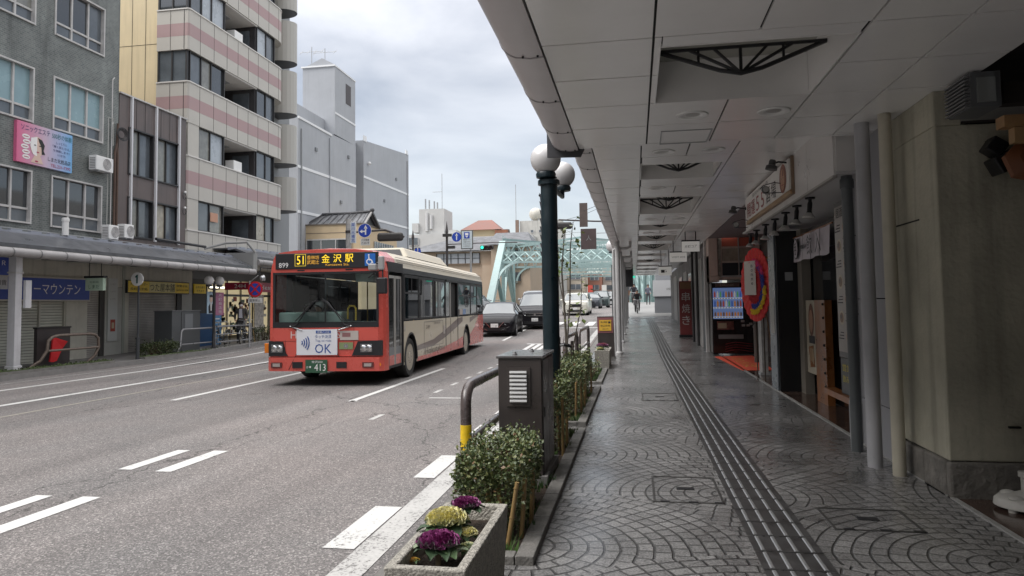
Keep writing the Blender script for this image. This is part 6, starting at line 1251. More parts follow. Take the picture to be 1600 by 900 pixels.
q = MB(); q.tube([(-20.94, 63.9, 0), (-20.94, 63.9, 15.4)], .05, steel_grey, 6); q.build('drain_pipe', t); q = MB(); q.tube([(-20.94, 42.3, 5), (-20.94, 42.3, 13.2)], .05, steel_grey, 6); q.build('drain_pipe', t); q = MB(); q.tube([(-20.95, 46.6, 0), (-20.95, 46.6, 13.6)], .04, M('bluegrey_render'), 5); q.build('drain_pipe', t)
for yy, zz_ in ((44.3, 12.2), (48.4, 9.2), (57.5, 10.6), (60.6, 13.0), (49.8, 12.8)): q = MB(); q.box(-21.0, yy, zz_, -20.9, yy + .28, zz_ + .22, M('vent_grey', (.20, .21, .22), .5)); q.build('vent', t)
def antenna(x, y, z, h, lab, el=4, grp='roof antennas'):
    t = thing('antenna', (x, y, z), lab, 'antenna', grp); q = MB(); q.tube([(x, y, z), (x, y, z + h)], .03, steel_grey, 6); q.build('mast', t); q = MB()
    q.tube([(x - .9, y, z + h * .8), (x + .9, y, z + h * .8)], .02, steel_grey, 5)
    for k in range(el): xx = x - .8 + k * 1.6 / (el - 1); q.tube([(xx, y - .3, z + h * .8 - .25), (xx, y + .3, z + h * .8 + .25)], .015, steel_grey, 5)
    q.build('elements', t)
antenna(-23.0, 48.0, 18.9, 1.9, 'television antenna on the roof tower of the grey block')
antenna(-22.2, 48.5, 19.3, 1.5, 'thin whip antenna next to the television antenna on the grey block', 2)
# tile roofed corner building
t = thing('tile_roofed_building', (-19.5, 43, 0), 'tan two storey building with dark Japanese tiled gable roof on the far corner', 'building')
tan = M('tan_render', (.50, .39, .25), .7, var=.1, vs=1.2); rt = slat_mat('roof_tile_grey', (.10, .105, .115), .28, 1.0, .35, axis=1, var=.3)
q = MB(); q.box(-21.9, 43, 0, -17.2, 49.9, 6.98, tan); q.box(-21.95, 42.93, 6.98, -17.13, 43.2, 7.06, M('parapet_cap', (.14, .12, .10), .6)); q.box(-17.25, 43.2, 6.98, -17.13, 49.95, 7.06, M('parapet_cap')); q.box(-21.9, 42.985, 6.45, -17.2, 42.999, 6.48, M('parapet_cap')); q.build('wall', t)
q = MB(); rf = slat_mat('roof_tile_rows', (.17, .175, .185), .30, 1.0, .35, axis=0, var=.3); e_ = (-21.2, 43.2, 7.0), (-17.1, 43.2, 7.03), (-17.1, 44.4, 7.9), (-20.4, 44.4, 7.82)
q.add(list(e_), [(0, 1, 2, 3)], rf); q.add([(-17.1, 45.8, 7.0), (-21.2, 45.8, 7.0), (-20.4, 44.4, 7.82), (-17.1, 44.4, 7.9)], [(0, 1, 2, 3)], rf); q.add([(-21.2, 43.2, 7.0), (-21.2, 45.8, 7.0), (-20.4, 44.4, 7.82)], [(0, 1, 2)], rf)
q.add([(-17.2, 43.3, 7.0), (-17.2, 45.7, 7.0), (-17.2, 44.4, 7.8)], [(0, 1, 2)], black_m); q.build('roof', t)
q = MB(); rg = M('ridge_tile', (.06, .06, .065), .5); q.tube([(-20.5, 44.4, 7.88), (-18.5, 44.4, 7.88), (-17.05, 44.4, 7.98)], .09, rg, 8); q.sphere((-16.98, 44.4, 8.05), .15, rg, 10); q.beam((-17.02, 44.4, 7.93), (-17.02, 45.85, 6.98), .14, .14, rg); q.beam((-17.02, 44.4, 7.93), (-17.02, 43.2, 7.02), .10, .10, M('verge_pale', (.30, .29, .28), .6)); q.beam((-20.45, 44.4, 7.86), (-21.25, 43.2, 7.0), .1, .1, rg)
for k in range(9): q.tube([(-21.0 + k * .46 + .12, 43.25, 7.07), (-20.6 + k * .41 + .1, 44.35, 7.88)], .03, rg, 5)
q.build('ridge', t)
for a, b, n_ in ((-20.9, -17.9, 3),): q = MB(); q.box(a, 42.94, 4.9, b, 42.99, 6.0, pane_d); q.box(a, 42.9, 6.0, b, 42.99, 6.08, frame_a); [q.box(a + (b - a) * k / n_ - .03, 42.9, 4.9, a + (b - a) * k / n_ + .03, 42.939, 6.0, frame_a) for k in range(n_ + 1)]; q.build('window', t)
q = MB(); q.box(-17.19, 45.2, 5.2, -17.15, 49.0, 6.05, pane_g); 
for k in range(9): q.box(-17.149, 45.2 + k * .47, 5.2, -17.12, 45.26 + k * .47, 6.05, frame_a)
q.build('window', t)
q = MB(); q.box(-16.6, 33.2, 0, -16.5, 36, 4.2, M('pale_wall', (.40, .40, .38), .6)); q.box(-20, 33, 0, -16.6, 36, 4.0, M('pale_wall')); q.build('garden_wall_block', label='low pale wall block between the round balconies and the tile roofed building', cat='wall')

# ================================================================ BUS
def glass_mat(name, tint=(.5, .55, .55), a=.5):
    m = bpy.data.materials.new(name); m.use_nodes = True; t = m.node_tree; t.nodes.clear(); o = t.nodes.new('ShaderNodeOutputMaterial')
    tr_ = t.nodes.new('ShaderNodeBsdfTransparent'); tr_.inputs[0].default_value = (*[c * a for c in tint], 1); gl = t.nodes.new('ShaderNodeBsdfGlossy'); gl.inputs['Roughness'].default_value = .02; gl.inputs[0].default_value = (.9, .93, .95, 1)
    fr = t.nodes.new('ShaderNodeFresnel'); fr.inputs[0].default_value = 1.6; mx = t.nodes.new('ShaderNodeMixShader')
    rr = t.nodes.new('ShaderNodeMapRange'); rr.inputs['To Min'].default_value = .03; rr.inputs['To Max'].default_value = 1.; t.links.new(fr.outputs[0], rr.inputs[0]); t.links.new(rr.outputs[0], mx.inputs[0]); t.links.new(tr_.outputs[0], mx.inputs[1]); t.links.new(gl.outputs[0], mx.inputs[2]); t.links.new(mx.outputs[0], o.inputs[0]); return m
ws_glass = glass_mat('windscreen_glass', (.62, .70, .68), 1.15); side_glass = glass_mat('tinted_side_glass', (.38, .40, .40), .55)
bred = M('bus_red', (.54, .085, .065), .28, var=.06, vs=1.5, coat=.5); bcream = M('bus_cream', (.52, .46, .35), .35, var=.07, vs=2, coat=.3); bblk = M('bus_black', (.012, .012, .014), .5); btop = M('bus_roof_cream', (.55, .50, .40), .45, var=.08, vs=2)
bus = thing('city_bus', (0, 0, 0), 'red and cream city bus with an amber destination display, driving towards the camera', 'bus')
BW, BL = 2.62, 12.3
ARCH = [(1.96, .56), (8.73, .56)]
def bloop(ins, roofdrop=0.):
    """right half profile from bottom to roof centre: (inset from side, z)"""
    return [(0, .33), (0, .66), (0, 1.12), (0, 1.36), (.015, 2.50), (.03, 2.63), (.09, 2.82), (.26, 2.97 - roofdrop), (.7, 3.03 - roofdrop), (BW / 2, 3.05 - roofdrop)]
stn = [(0, .14), (.04, .055), (.12, .015), (.25, 0), (.92, 0), (1.38, 0), (1.40, 0), (2.52, 0), (5.70, 0), (7.35, 0), (8.17, 0), (9.29, 0), (10.9, 0), (11.9, 0), (12.15, .03), (12.28, .12)]
q = MB(); NP = 10
def bmat(ym, zm):
    if zm > 2.64: return bred if ym < 1.0 else btop
    if ym < .92: return bred
    if zm > 1.36: return bblk
    if ym > 10.9 + 0: return bred
    if zm < .66 and ym > 9.3: return bred
    return bcream
rows_ = []
for y, ins in stn:
    dr = .10 * max(0, 1 - y / .3) if y < .3 else 0
    half = bloop(0, dr); r_ = []
    for i, (ix, z_) in enumerate(half): r_.append(V((-(ix + ins), y, z_)))
    for i, (ix, z_) in reversed(list(enumerate(half[:-1]))): r_.append(V((-(BW - ix - ins), y, z_)))
    rows_.append(r_)
n_ = len(rows_[0])
for k in range(len(rows_) - 1):
    ya, yb = stn[k][0], stn[k + 1][0]; ym = (ya + yb) / 2
    for j in range(n_ - 1):
        a, b, c, d = rows_[k][j], rows_[k][j + 1], rows_[k + 1][j + 1], rows_[k + 1][j]; zm = (a.z + b.z) / 2; right = j < NP - 1
        if right and .92 <= ym <= 1.38 and zm < 2.5 : pass
        if 1.36 < zm < 2.50 and ym > 1.4 and ym < 11.9: continue          # window band open
        if right and .25 < ym < 1.38 and .33 <= zm < 2.5: continue        # door opening
        arch_ = any(abs(ym - c_) < w__ for c_, w__ in ARCH) and zm < 1.12
        if arch_: continue
        q.add([a, b, c, d], [(0, 1, 2, 3)], bmat(ym, zm), k not in (4, 5, 6, 7, 8, 9, 10, 11, 12) and False)
# rear and floor
q.add(rows_[-1], [tuple(range(n_))], bred); q.box(-BW + .03, .1, .34, -.03, BL - .2, .40, bblk)
q.build('body', bus, bevel=0)
# front: built around the windscreen opening
q = MB(); xl, xr_ = -BW + .14, -.14
q.box(xl, -.006, .64, xr_, .03, 1.28, bred); q.build('front_panel', bus, bevel=.01); q = MB()
q.prism([(xl, 2.50), (xr_, 2.50), (xr_, 2.78), (xr_ - .04, 2.87), (xr_ - .14, 2.94), (xr_ - .5, 2.985), (-BW / 2, 3.0), (xl + .5, 2.985), (xl + .14, 2.94), (xl + .04, 2.87), (xl, 2.78)], 'y', -.005, .03, bred); q.build('header_panel', bus, bevel=.01)
q = MB(); q.box(xl + .0, -.012, 1.28, xr_, .02, 1.40, bblk); q.box(xl, -.010, 1.40, xl + .05, .02, 2.50, bblk); q.box(xr_ - .05, -.010, 1.40, xr_, .02, 2.50, bblk); q.box(xl, -.011, 2.45, xr_, .02, 2.50, bblk); q.box(-BW / 2 - .015, -.009, 1.40, -BW / 2 + .015, .015, 2.45, bblk)
o = q.build('windscreen_frame', bus)
q = MB()
for i in range(12):
    a, b = i / 12, (i + 1) / 12; f = lambda s_: -.035 * (1 - (2 * s_ - 1) ** 2)
    X0, X1 = xl + .05 + (xr_ - xl - .1) * a, xl + .05 + (xr_ - xl - .1) * b
    q.add([(X0, f(a), 1.40), (X1, f(b), 1.40), (X1, f(b) + .03, 2.45), (X0, f(a) + .03, 2.45)], [(0, 1, 2, 3)], ws_glass, True)
q.build('windscreen', bus)
# destination display
q = MB(); q.box(-2.42, -.03, 2.57, -.13, -.006, 2.92, bblk); dsp = q.build('destination_display', bus, bevel=.03)
q = MB(); amb = M('amber_led', (.6, .4, .02), .5, emit=(1.0, .68, .03), es=.62); amd = M('amber_led_dim', (.4, .2, .02), .5, emit=(.8, .42, .06), es=.4); F_ = -.036; ux, uz = (1, 0, 0), (0, 0, 1)
q.box(-1.98, F_, 2.63, -1.73, F_ + .003, 2.90, M('display_frame', (.3, .22, .03), .5, emit=(.8, .6, .05), es=.25)); q.box(-1.965, F_ - .002, 2.645, -1.745, F_, 2.885, bblk)
q.text('51', (-1.855, F_ - .004, 2.765), ux, uz, .15, .19, amb)
q.text('香林坊', (-1.57, F_ - .002, 2.82), ux, uz, .27, .09, amd); q.text('武蔵辻', (-1.57, F_ - .002, 2.715), ux, uz, .27, .09, amd)
for i, s__ in enumerate('金沢駅'): q.text(s__, (-1.29 + i * .26, F_ - .002, 2.79), ux, uz, .18, .18, amb)
q.text('Kanazawa Sta.', (-1.03, F_ - .002, 2.655), ux, uz, .52, .05, amd); q.text('899', (-2.23, F_ - .002, 2.66), ux, uz, .21, .11, wh); q.build('display_text', dsp)
q = MB(); q.box(-.43, F_, 2.61, -.20, F_ + .004, 2.88, M('wheelchair_blue', (.02, .13, .45), .4)); c = V((-.33, F_ - .003, 2.70))
q.disc((c.x, F_ - .003, c.z), (0, -1, 0), .065, wh, 20); q.disc((c.x, F_ - .005, c.z), (0, -1, 0), .045, M('wheelchair_blue'), 20); q.disc((c.x - .01, F_ - .007, 2.845), (0, -1, 0), .018, wh, 12)
q.beam((c.x - .01, F_ - .007, 2.82), (c.x, F_ - .007, 2.73), .022, .004, wh, (0, 1, 0)); q.beam((c.x, F_ - .007, 2.735), (c.x + .05, F_ - .007, 2.735), .004, .018, wh); q.beam((c.x + .05, F_ - .007, 2.735), (c.x + .085, F_ - .007, 2.66), .018, .004, wh, (0, 1, 0)); q.build('wheelchair_sign', bus)
# vents
for xx in (-1.85, -.78): q = MB(); q.box(xx - .08, -.012, 2.525, xx + .08, -.004, 2.55, bblk); q.build('vent_slot', bus)
# red front shapes: seam lines
q = MB(); 
for a in ((-2.42, .98, -.2, .986), ): q.box(a[0], -.0095, a[1], a[2], -.005, a[3], M('seam_dark', (.10, .01, .01), .5))
for xx in (-2.2, -1.92, -1.03, -.68): q.box(xx - .004, -.0096, .66, xx + .004, -.005, 1.0 if abs(xx + 1.5) < .8 else 1.26, M('seam_dark'))
q.build('panel_seams', bus)
q = MB(); q.text('HOKUTETSU', (-1.45, -.012, 1.12), (1, 0, 0), (0, 0, 1), 1.25, .16, M('outline_white', (.62, .50, .48), .5)); q.build('front_lettering', bus)
# bumper
q = MB(); pts = [(-BW - .0, .16), (-BW + .03, .03), (-BW + .12, -.04), (-BW / 2, -.07), (-.12, -.04), (-.03, .03), (0, .16)]; z0, z1 = .33, .63
for i in range(len(pts) - 1): 
    (xa, ya), (xb, yb) = pts[i], pts[i + 1]; q.quad((xa, ya, z0), (xb, yb, z0), (xb, yb, z1), (xa, ya, z1), bred); q.quad((xa, ya, z1), (xb, yb, z1), (xb, .2, z1), (xa, .2, z1), bred); q.quad((xa, ya, z0), (xb, yb, z0), (xb, .2, z0), (xa, .2, z0), bblk)
q.build('bumper', bus)
for xx in (-1.90, -.93): q = MB(); q.box(xx - .11, -.075, .40, xx + .11, -.05, .53, bblk); q.build('bumper_opening', bus)
for xx in (-2.37, -.36): q = MB(); q.box(xx - .12, -.066, .41, xx + .12, -.03, .52, M('fog_red_dark', (.10, .03, .03), .3)); q.box(xx - .08, -.072, .43, xx + .08, -.0661, .50, M('fog_lamp', (.35, .30, .28), .15, coat=.5)); q.build('fog_lamp', bus)
# headlights
for s_ in (0, 1):
    q = MB(); x0, x1 = (-2.56, -2.20) if s_ == 0 else (-.72, -.06)
    if s_ == 0: q.prism([(x0, .66), (x1 + .07, .66), (x1 + .02, .72), (x1 - .04, .97), (x0, .99)], 'y', -.030, .03, bblk)
    else: q.prism([(x0, .66), (x1, .66), (x1, .99), (x0 + .13, .97), (x0 + .06, .80)], 'y', -.030, .03, bblk)
    h_ = q.build('headlight', bus, bevel=.008)
    xm = -2.37 if s_ == 0 else -.40
    q = MB(); q.box(xm - .13, -.045, .73, xm + .13, -.031, .91, M('headlamp_lens', (.16, .165, .17), .12, metal=.4, coat=.5)); 
    for k in range(2): q.lathe([(.07, 0), (.05, -.012), (.0, -.014)], (xm - .06 + .12 * k, -.046, .82), chrome, 16, axis=(0, 1, 0))
    q.build('lens', h_, bevel=.012)
    xo_ = -2.64 if s_ == 0 else -.12
    q = MB(); q.box(xo_ - .045, -.02 + .04 * (1 - s_), .72, xo_ + .055, .12, .94, M('indicator_orange', (.62, .17, .01), .2, coat=.6)); q.build('lens', h_, bevel=.015)
q = MB(); q.disc((-.12, -.035, .47), (0, -1, 0), .04, M('indicator_orange'), 14); q.build('indicator', bus)
# contactless banner
q = MB(); q.box(-1.93, -.045, .68, -1.03, -.035, 1.24, M('banner_cloth_white', (.66, .67, .70), .55, var=.04)); bn = q.build('front_banner', bus)
q = MB(); nv = M('banner_navy', (.02, .07, .27), .5); F2 = -.049
for k, r_ in enumerate((.06, .11, .16, .21)): 
    pts = [(-1.86 + r_ * math.cos(R(a)), F2, .95 + r_ * math.sin(R(a)) * 1.15) for a in range(-38, 39, 8)]; q.tube([(p[0], p[1], p[2]) for p in pts], .012, nv, 4)
q.box(-1.50, F2, 1.15, -1.17, F2 + .002, 1.21, nv); q.text('北鉄バスは', (-1.335, F2 - .002, 1.18), ux, uz, .27, .045, wh); q.text('タッチ決済', (-1.34, F2, 1.08), ux, uz, .36, .075, nv); q.text('Tap to ride', (-1.34, F2, .985), ux, uz, .35, .06, nv); q.text('OK', (-1.34, F2, .82), ux, uz, .36, .20, nv); q.build('banner_print', bn)
q = MB()
for p1, p2 in (((-1.93, -.045, 1.22), (-2.05, -.03, 1.30)), ((-1.03, -.045, 1.22), (-.9, -.03, 1.30)), ((-1.93, -.045, .70), (-2.1, -.05, .36)), ((-1.03, -.045, .70), (-.8, -.05, .36))): q.tube([p1, p2], .008, bblk, 5)
q.build('cord', bn)
q = MB(); q.box(-.98, -.02, 1.0, -.58, -.008, 1.20, M('sticker_pale', (.45, .40, .37), .5)); q.box(-.93, -.0225, 1.07, -.75, -.02, 1.16, M('sticker_ink', (.25, .12, .12), .5)); q.box(-1.0, -.02, .80, -.70, -.008, .95, M('badge_green', (.20, .25, .12), .4)); q.disc((-.85, -.023, .87), (0, -1, 0), .05, chrome, 16); q.build('front_stickers', bus)
q = MB(); q.box(-1.71, -.10, .30, -1.23, -.085, .58, M('plate_green', (.03, .09, .05), .45)); o = q.build('number_plate', bus); q = MB(); q.text('金沢200', (-1.45, -.104, .535), ux, uz, .24, .05, wh); q.text('か', (-1.66, -.104, .42), ux, uz, .05, .05, wh); q.text('・413', (-1.44, -.104, .415), ux, uz, .36, .15, wh); q.build('plate_digits', o)
# wipers
for sx, d in ((-2.05, 1), (-.75, -1)):
    q = MB(); q.tube([(sx, -.05, 1.30), (sx + d * .12, -.06, 1.34), (sx + d * .48, -.075, 1.84), (sx + d * .62, -.07, 1.86)], .014, bblk, 6); q.tube([(sx + d * .10, -.072, 1.42), (sx + d * .60, -.075, 1.92)], .012, bblk, 5); q.tube([(sx - d * .03, -.04, 1.31), (sx + d * .25, -.055, 1.22)], .012, alu, 6); q.build('wiper', bus)
# mirrors
q = MB(); q.tube([(-.22, -.05, 2.62), (-.10, -.20, 2.66), (.02, -.24, 2.60), (.03, -.24, 2.30)], .018, bblk, 8); q.tube([(-.35, -.04, 2.35), (-.15, -.2, 2.45), (.0, -.24, 2.5)], .013, bblk, 6); mi = q.build('mirror_arm', bus)
q = MB(); q.box(-.10, -.30, 1.99, .12, -.18, 2.34, bblk); q.build('mirror', mi, bevel=.03); q = MB(); q.box(-.30, -.22, 2.50, -.12, -.08, 2.64, M('mirror_grey', (.30, .30, .30), .4)); q.box(-.06, -.30, 2.5, .06, -.2, 2.80, M('mirror_grey')); q.build('mirror', mi, bevel=.025)
q = MB(); q.tube([(-BW + .1, -.02, 2.6), (-BW - .05, -.18, 2.62), (-BW - .08, -.2, 2.45)], .016, bblk, 7); q.build('mirror_arm', bus)
# door (two glazed leaves)
q = MB(); dbk = M('door_frame_silver', (.38, .37, .35), .35, metal=.3)
q.box(-.06, .25, 2.50, -.015, 1.38, 2.72, bblk); q.box(-.05, .25, .33, -.01, .31, 2.5, bblk); q.box(-.05, 1.33, .33, -.005, 1.39, 2.5, bblk)
q.build('door_surround', bus)
for a, b in ((.33, .80), (.83, 1.31)):
    q = MB(); xx = -.035
    for y_ in (a, b - .05): q.box(xx - .03, y_, .40, xx, y_ + .05, 2.42, dbk)
    q.box(xx - .03, a + .05, .40, xx, b - .05, .62, bred); q.box(xx - .028, a + .05, .62, xx - .004, b - .05, .80, M('door_grey', (.18, .19, .20), .4)); q.box(xx - .03, a + .05, 2.36, xx, b - .05, 2.42, dbk); d_ = q.build('door', bus)
    q = MB(); q.box(xx - .02, a + .05, .80, xx - .012, b - .05, 2.36, side_glass); q.build('door_glass', d_)
# window band on the right side
def sidewin(y0, y1, z0=1.38, z1=2.48, slide=False, glass=True, both=True):
    for X in ((0, -BW) if both else (0,)):
        s_ = 1 if X == 0 else -1
        q = MB(); f_ = .045
        q.box(X - .02 * s_, y0, z0, X + .004 * s_, y0 + f_, z1, bblk); q.box(X - .02 * s_, y1 - f_, z0, X + .004 * s_, y1, z1, bblk); q.box(X - .02 * s_, y0 + f_, z0, X + .004 * s_, y1 - f_, z0 + f_, bblk); q.box(X - .02 * s_, y0 + f_, z1 - .07, X + .002 * s_, y1 - f_, z1, bblk)
        if slide: q.box(X - .02 * s_, y0 + f_, 2.02, X + .003 * s_, y1 - f_, 2.06, bblk); q.box(X - .018 * s_, (y0 + y1) / 2 - .02, 2.06, X + .002 * s_, (y0 + y1) / 2 + .02, z1 - .07, bblk)
        o = q.build('window', bus)
        q = MB(); q.box(X - .012 * s_, y0 + f_, z0 + f_, X - .007 * s_, y1 - f_, z1 - .07, side_glass); q.build('pane', o)
for y0, y1, sl in ((1.42, 2.72, True), (2.74, 4.20, False), (4.22, 5.62, False), (7.40, 9.5, True), (9.52, 10.7, True), (10.72, 11.88, False)): sidewin(y0, y1, slide=sl)
# middle door: sliding, dark open gap
q = MB(); q.box(-.03, 5.66, .42, .004, 5.72, 2.48, bblk); q.box(-.03, 6.30, 1.36, .006, 6.36, 2.48, M('door_frame_silver')); q.box(-.03, 7.33, .42, .008, 7.38, 2.48, bblk); q.box(-.01, 5.7, 2.44, .03, 7.36, 2.50, bblk)
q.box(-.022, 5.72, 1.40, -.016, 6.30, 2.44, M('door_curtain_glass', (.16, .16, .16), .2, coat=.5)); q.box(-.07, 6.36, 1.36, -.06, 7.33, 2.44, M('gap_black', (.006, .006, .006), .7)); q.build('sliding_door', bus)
for y_ in (5.70, 6.32, 7.35): q = MB(); q.box(.0005, y_ - .012, .45, .006, y_ + .012, 1.36, M('seam_brown', (.08, .06, .05), .5)); q.build('door_seam', bus)
q = MB(); q.box(.0005, 4.1, .62, .004, 5.3, .63, M('seam_brown')); q.box(.0005, 3.2, .62, .004, 3.21, 1.3, M('seam_brown')); q.box(.0005, 5.3, .62, .004, 5.31, 1.3, M('seam_brown')); q.box(.0005, 3.21, 1.29, .004, 5.3, 1.30, M('seam_brown')); q.build('side_hatch', bus)
# livery: brown swooshes, red skirt, lettering
def swoosh(name, pts_lo, pts_hi, m_, x_=.003):
    q = MB(); n = len(pts_lo)
    for X, s_ in ((x_, 1), (-BW - x_, -1)): 
        for i in range(n - 1): q.add([(X, *pts_lo[i]), (X, *pts_lo[i + 1]), (X, *pts_hi[i + 1]), (X, *pts_hi[i])], [(0, 1, 2, 3)], m_)
    q.build(name, bus)
br_ = M('livery_brown', (.13, .09, .075), .4, coat=.3)
swoosh('livery_stripe', [(2.53, .60), (4.2, .62), (5.68, .80), (7.3, 1.05), (8.1, 1.20)], [(2.53, .72), (4.2, .80), (5.68, 1.02), (7.3, 1.30), (8.1, 1.355)], br_)
swoosh('livery_stripe', [(9.31, 1.12), (10.2, 1.25), (10.88, 1.32)], [(9.31, 1.30), (10.2, 1.355), (10.88, 1.357)], br_)
swoosh('livery_stripe', [(2.53, .335), (4.0, .335), (5.68, .335), (7.3, .335), (8.16, .335)], [(2.53, .44), (4.0, .43), (5.68, .52), (7.3, .62), (8.16, .70)], bred, .0045)
swoosh('livery_stripe', [(9.31, .66), (10.2, .66), (10.89, .66)], [(9.31, .70), (10.2, .95), (10.89, 1.30)], bred, .0035)
q = MB(); q.text('Hokutetsu', (.010, 4.35, .53), (0, 1, 0), uz, 2.2, .17, M('livery_brown')); q.text('27-899', (.006, 3.6, 1.16), (0, 1, 0), uz, .42, .09, M('livery_brown')); q.text('北陸鉄道株式会社', (.008, 4.6, 1.25), (0, 1, 0), uz, .75, .06, M('livery_brown')); q.build('side_lettering', bus)
q = MB(); 
for k in range(3): q.disc((.005, 1.44 + .0, 1.2 - k * 0), (1, 0, 0), .05, wh, 12)
q.box(.001, 1.42, 1.12, .005, 1.48, 1.26, M('sticker_pale')); q.box(.002, 7.6, 1.42, .010, 8.1, 1.60, M('sticker_pale')); q.box(.002, 8.15, 1.42, .010, 8.6, 1.60, M('sticker_blue', (.2, .3, .5), .4)); q.box(.002, 5.35, .9, .008, 5.55, 1.15, M('sticker_pale')); q.build('stickers', bus)
# arches, wheels
for c_, w__ in ARCH:
    for X, s_ in ((0, 1), (-BW, -1)):
        q = MB(); n = 16; rr = .53; arcp = [(c_ + rr * math.cos(math.pi * i / n), .36 + .04 + rr * 1.25 * math.sin(math.pi * i / n)) for i in range(n + 1)]
        mm_ = bcream if c_ < 5 else bcream
        for i in range(n):
            (ya, za), (yb, zb) = arcp[i], arcp[i + 1]; q.quad((X, ya, za), (X, yb, zb), (X, yb, 1.12), (X, ya, 1.12), mm_); q.quad((X, ya, za), (X, yb, zb), (X - .5 * s_, yb, zb), (X - .5 * s_, ya, za), bblk)
            q.obox((X + .008 * s_, (ya + yb) / 2, (za + zb) / 2 + .0), (.012, 0, 0), (0, (yb - ya) / 2, (zb - za) / 2), (0, .02 * (za - zb) / .1, .02 * (yb - ya) / -.1), bblk)
        q.box(X, c_ - w__, .33, X - .01 * s_, c_ - rr, 1.12, mm_); q.box(X, c_ + rr, .33, X - .01 * s_, c_ + w__, 1.12, mm_); q.box(X - .5 * s_, c_ - w__, .3, X - .52 * s_, c_ + w__, 1.12, bblk); q.build('wheel_arch', bus)
        wh_ = MB(); xo_ = X - .04 * s_; wh_.lathe([(.30, -.0), (.33, .015), (.44, .02), (.475, -.02), (.48, -.06), (.48, -.24), (.44, -.28), (.2, -.28)], (xo_, c_, .48), rubber, 32, axis=(s_, 0, 0)); w_o = wh_.build('wheel', bus)
        rimm = M('rim_cream', (.42, .38, .31), .4, metal=.3, var=.15, vs=8)
        q = MB(); q.lathe([(.0, .02 if c_ < 5 else -.06), (.10, .02 if c_ < 5 else -.06), (.12, -.0 if c_ < 5 else -.10), (.22, -.05 if c_ < 5 else -.12), (.28, -.03), (.31, .012), (.33, .012)], (xo_, c_, .48), rimm, 28, axis=(s_, 0, 0))
        for k in range(8): a = k * math.pi / 4; q.lathe([(.028, 0), (.028, .008)], (xo_ - .03 * s_, c_ + .215 * math.cos(a), .48 + .215 * math.sin(a)), bblk, 8, axis=(s_, 0, 0))
        for k in range(10): a = k * math.pi / 5; q.lathe([(.013, 0), (.013, .03)], (xo_ - .01 * s_, c_ + .14 * math.cos(a), .48 + .14 * math.sin(a)), chrome, 6, axis=(s_, 0, 0))
        q.build('rim', w_o)
# roof details: side cove lines, AC pod
q = MB(); 
for z_, ix in ((2.74, .035), (2.80, .062), (2.86, .09)): 
    for X, s_ in ((-ix, 1), (-BW + ix, -1)): q.beam((X + .004 * s_, 1.0, z_), (X + .004 * s_, 12.1, z_), .01, .008, M('seam_brown'))
q.build('roof_rails', bus)
q = MB(); vs = [(-2.15, 3.3, 3.04), (-.45, 3.3, 3.04), (-.45, 8.0, 3.04), (-2.15, 8.0, 3.04), (-2.0, 3.45, 3.30), (-.6, 3.45, 3.30), (-.6, 7.6, 3.30), (-2.0, 7.6, 3.30)]
q.add(vs, [(0, 1, 5, 4), (1, 2, 6, 5), (2, 3, 7, 6), (3, 0, 4, 7), (4, 5, 6, 7)], btop); pod = q.build('roof_air_conditioner', bus, bevel=.05)
q = MB(); q.add([(-2.02, 3.29, 3.07), (-.58, 3.29, 3.07), (-.68, 3.405, 3.25), (-1.92, 3.405, 3.25)], [(0, 1, 2, 3)], bblk); q.build('intake', pod)
# interior
it = M('bus_inner', (.16, .17, .17), .6); itf = M('bus_floor', (.06, .06, .062), .6); seat_m = M('bus_seat', (.05, .08, .14), .8)
q = MB(); q.box(-BW + .05, .3, .42, -.08, 12, .48, itf); q.box(-BW + .04, .3, 2.54, -.04, 12, 2.6, M('bus_ceiling', (.35, .36, .35), .6)); q.box(-BW + .05, 11.9, .48, -.05, 11.95, 2.5, it); q.build('cabin', bus)
q = MB(); q.box(-BW + .2, .12, 1.0, -1.0, .62, 1.62, M('dash_green_grey', (.30, .36, .34), .6)); q.box(-BW + .2, .10, .9, -.2, .3, 1.40, M('dash_green_grey')); q.build('dashboard', bus, bevel=.04)
q = MB(); q.lathe([(.20, .0), (.225, .02), (.20, .03)], (-1.85, .62, 1.66), bblk, 20, axis=(0, .6, .8), caps=False); q.build('steering_wheel', bus)
q = MB(); q.tube([(-.98, .45, 1.45), (-.98, .45, 1.68), (-.94, .45, 1.74), (-.84, .45, 1.74), (-.80, .45, 1.68), (-.80, .45, 1.42)], .022, M('handle_yellow', (.70, .45, .06), .4), 8); q.build('grab_handle', bus)
for i in range(9):
    for xx in (-BW + .25, -.75):
        if xx > -1 and i < 6: continue
        y_ = 2.6 + i * .95; q = MB(); q.box(xx, y_, .9, xx + .45, y_ + .42, 1.0, seat_m); q.box(xx, y_ + .38, .95, xx + .45, y_ + .46, 1.65, seat_m); q.build('seat', bus, bevel=.03)
for y_ in (1.5, 3.0, 5.5, 7.5, 9.5): q = MB(); q.tube([(-.9, y_, .48), (-.9, y_, 2.54)], .016, M('pole_orange', (.55, .35, .1), .4), 7); q.build('grab_pole', bus)
q = MB(); q.box(-BW + .1, 1.05, 1.0, -BW + .13, 1.9, 2.3, it); q.box(-1.6, 1.35, .5, -1.2, 1.9, 1.6, it); q.box(-.75, .3, 2.28, -.35, .4, 2.48, M('dash_green_grey')); q.build('driver_partition', bus)
q = MB(); q.box(-.045, 2.85, 1.55, -.03, 3.5, 2.40, M('side_display', (.10, .09, .06), .5)); 
for k, s__ in enumerate(('51', '香林坊', '金沢駅')): q.text(s__, (-.028, 3.17, 2.28 - k * .2), (0, 1, 0), uz, .3, .12, amd)
q.build('side_destination_display', bus)
bus.location = (-5.171, 14.242, 0); bus.rotation_euler = (0, 0, .041); bus.scale = (1, 1, .965)

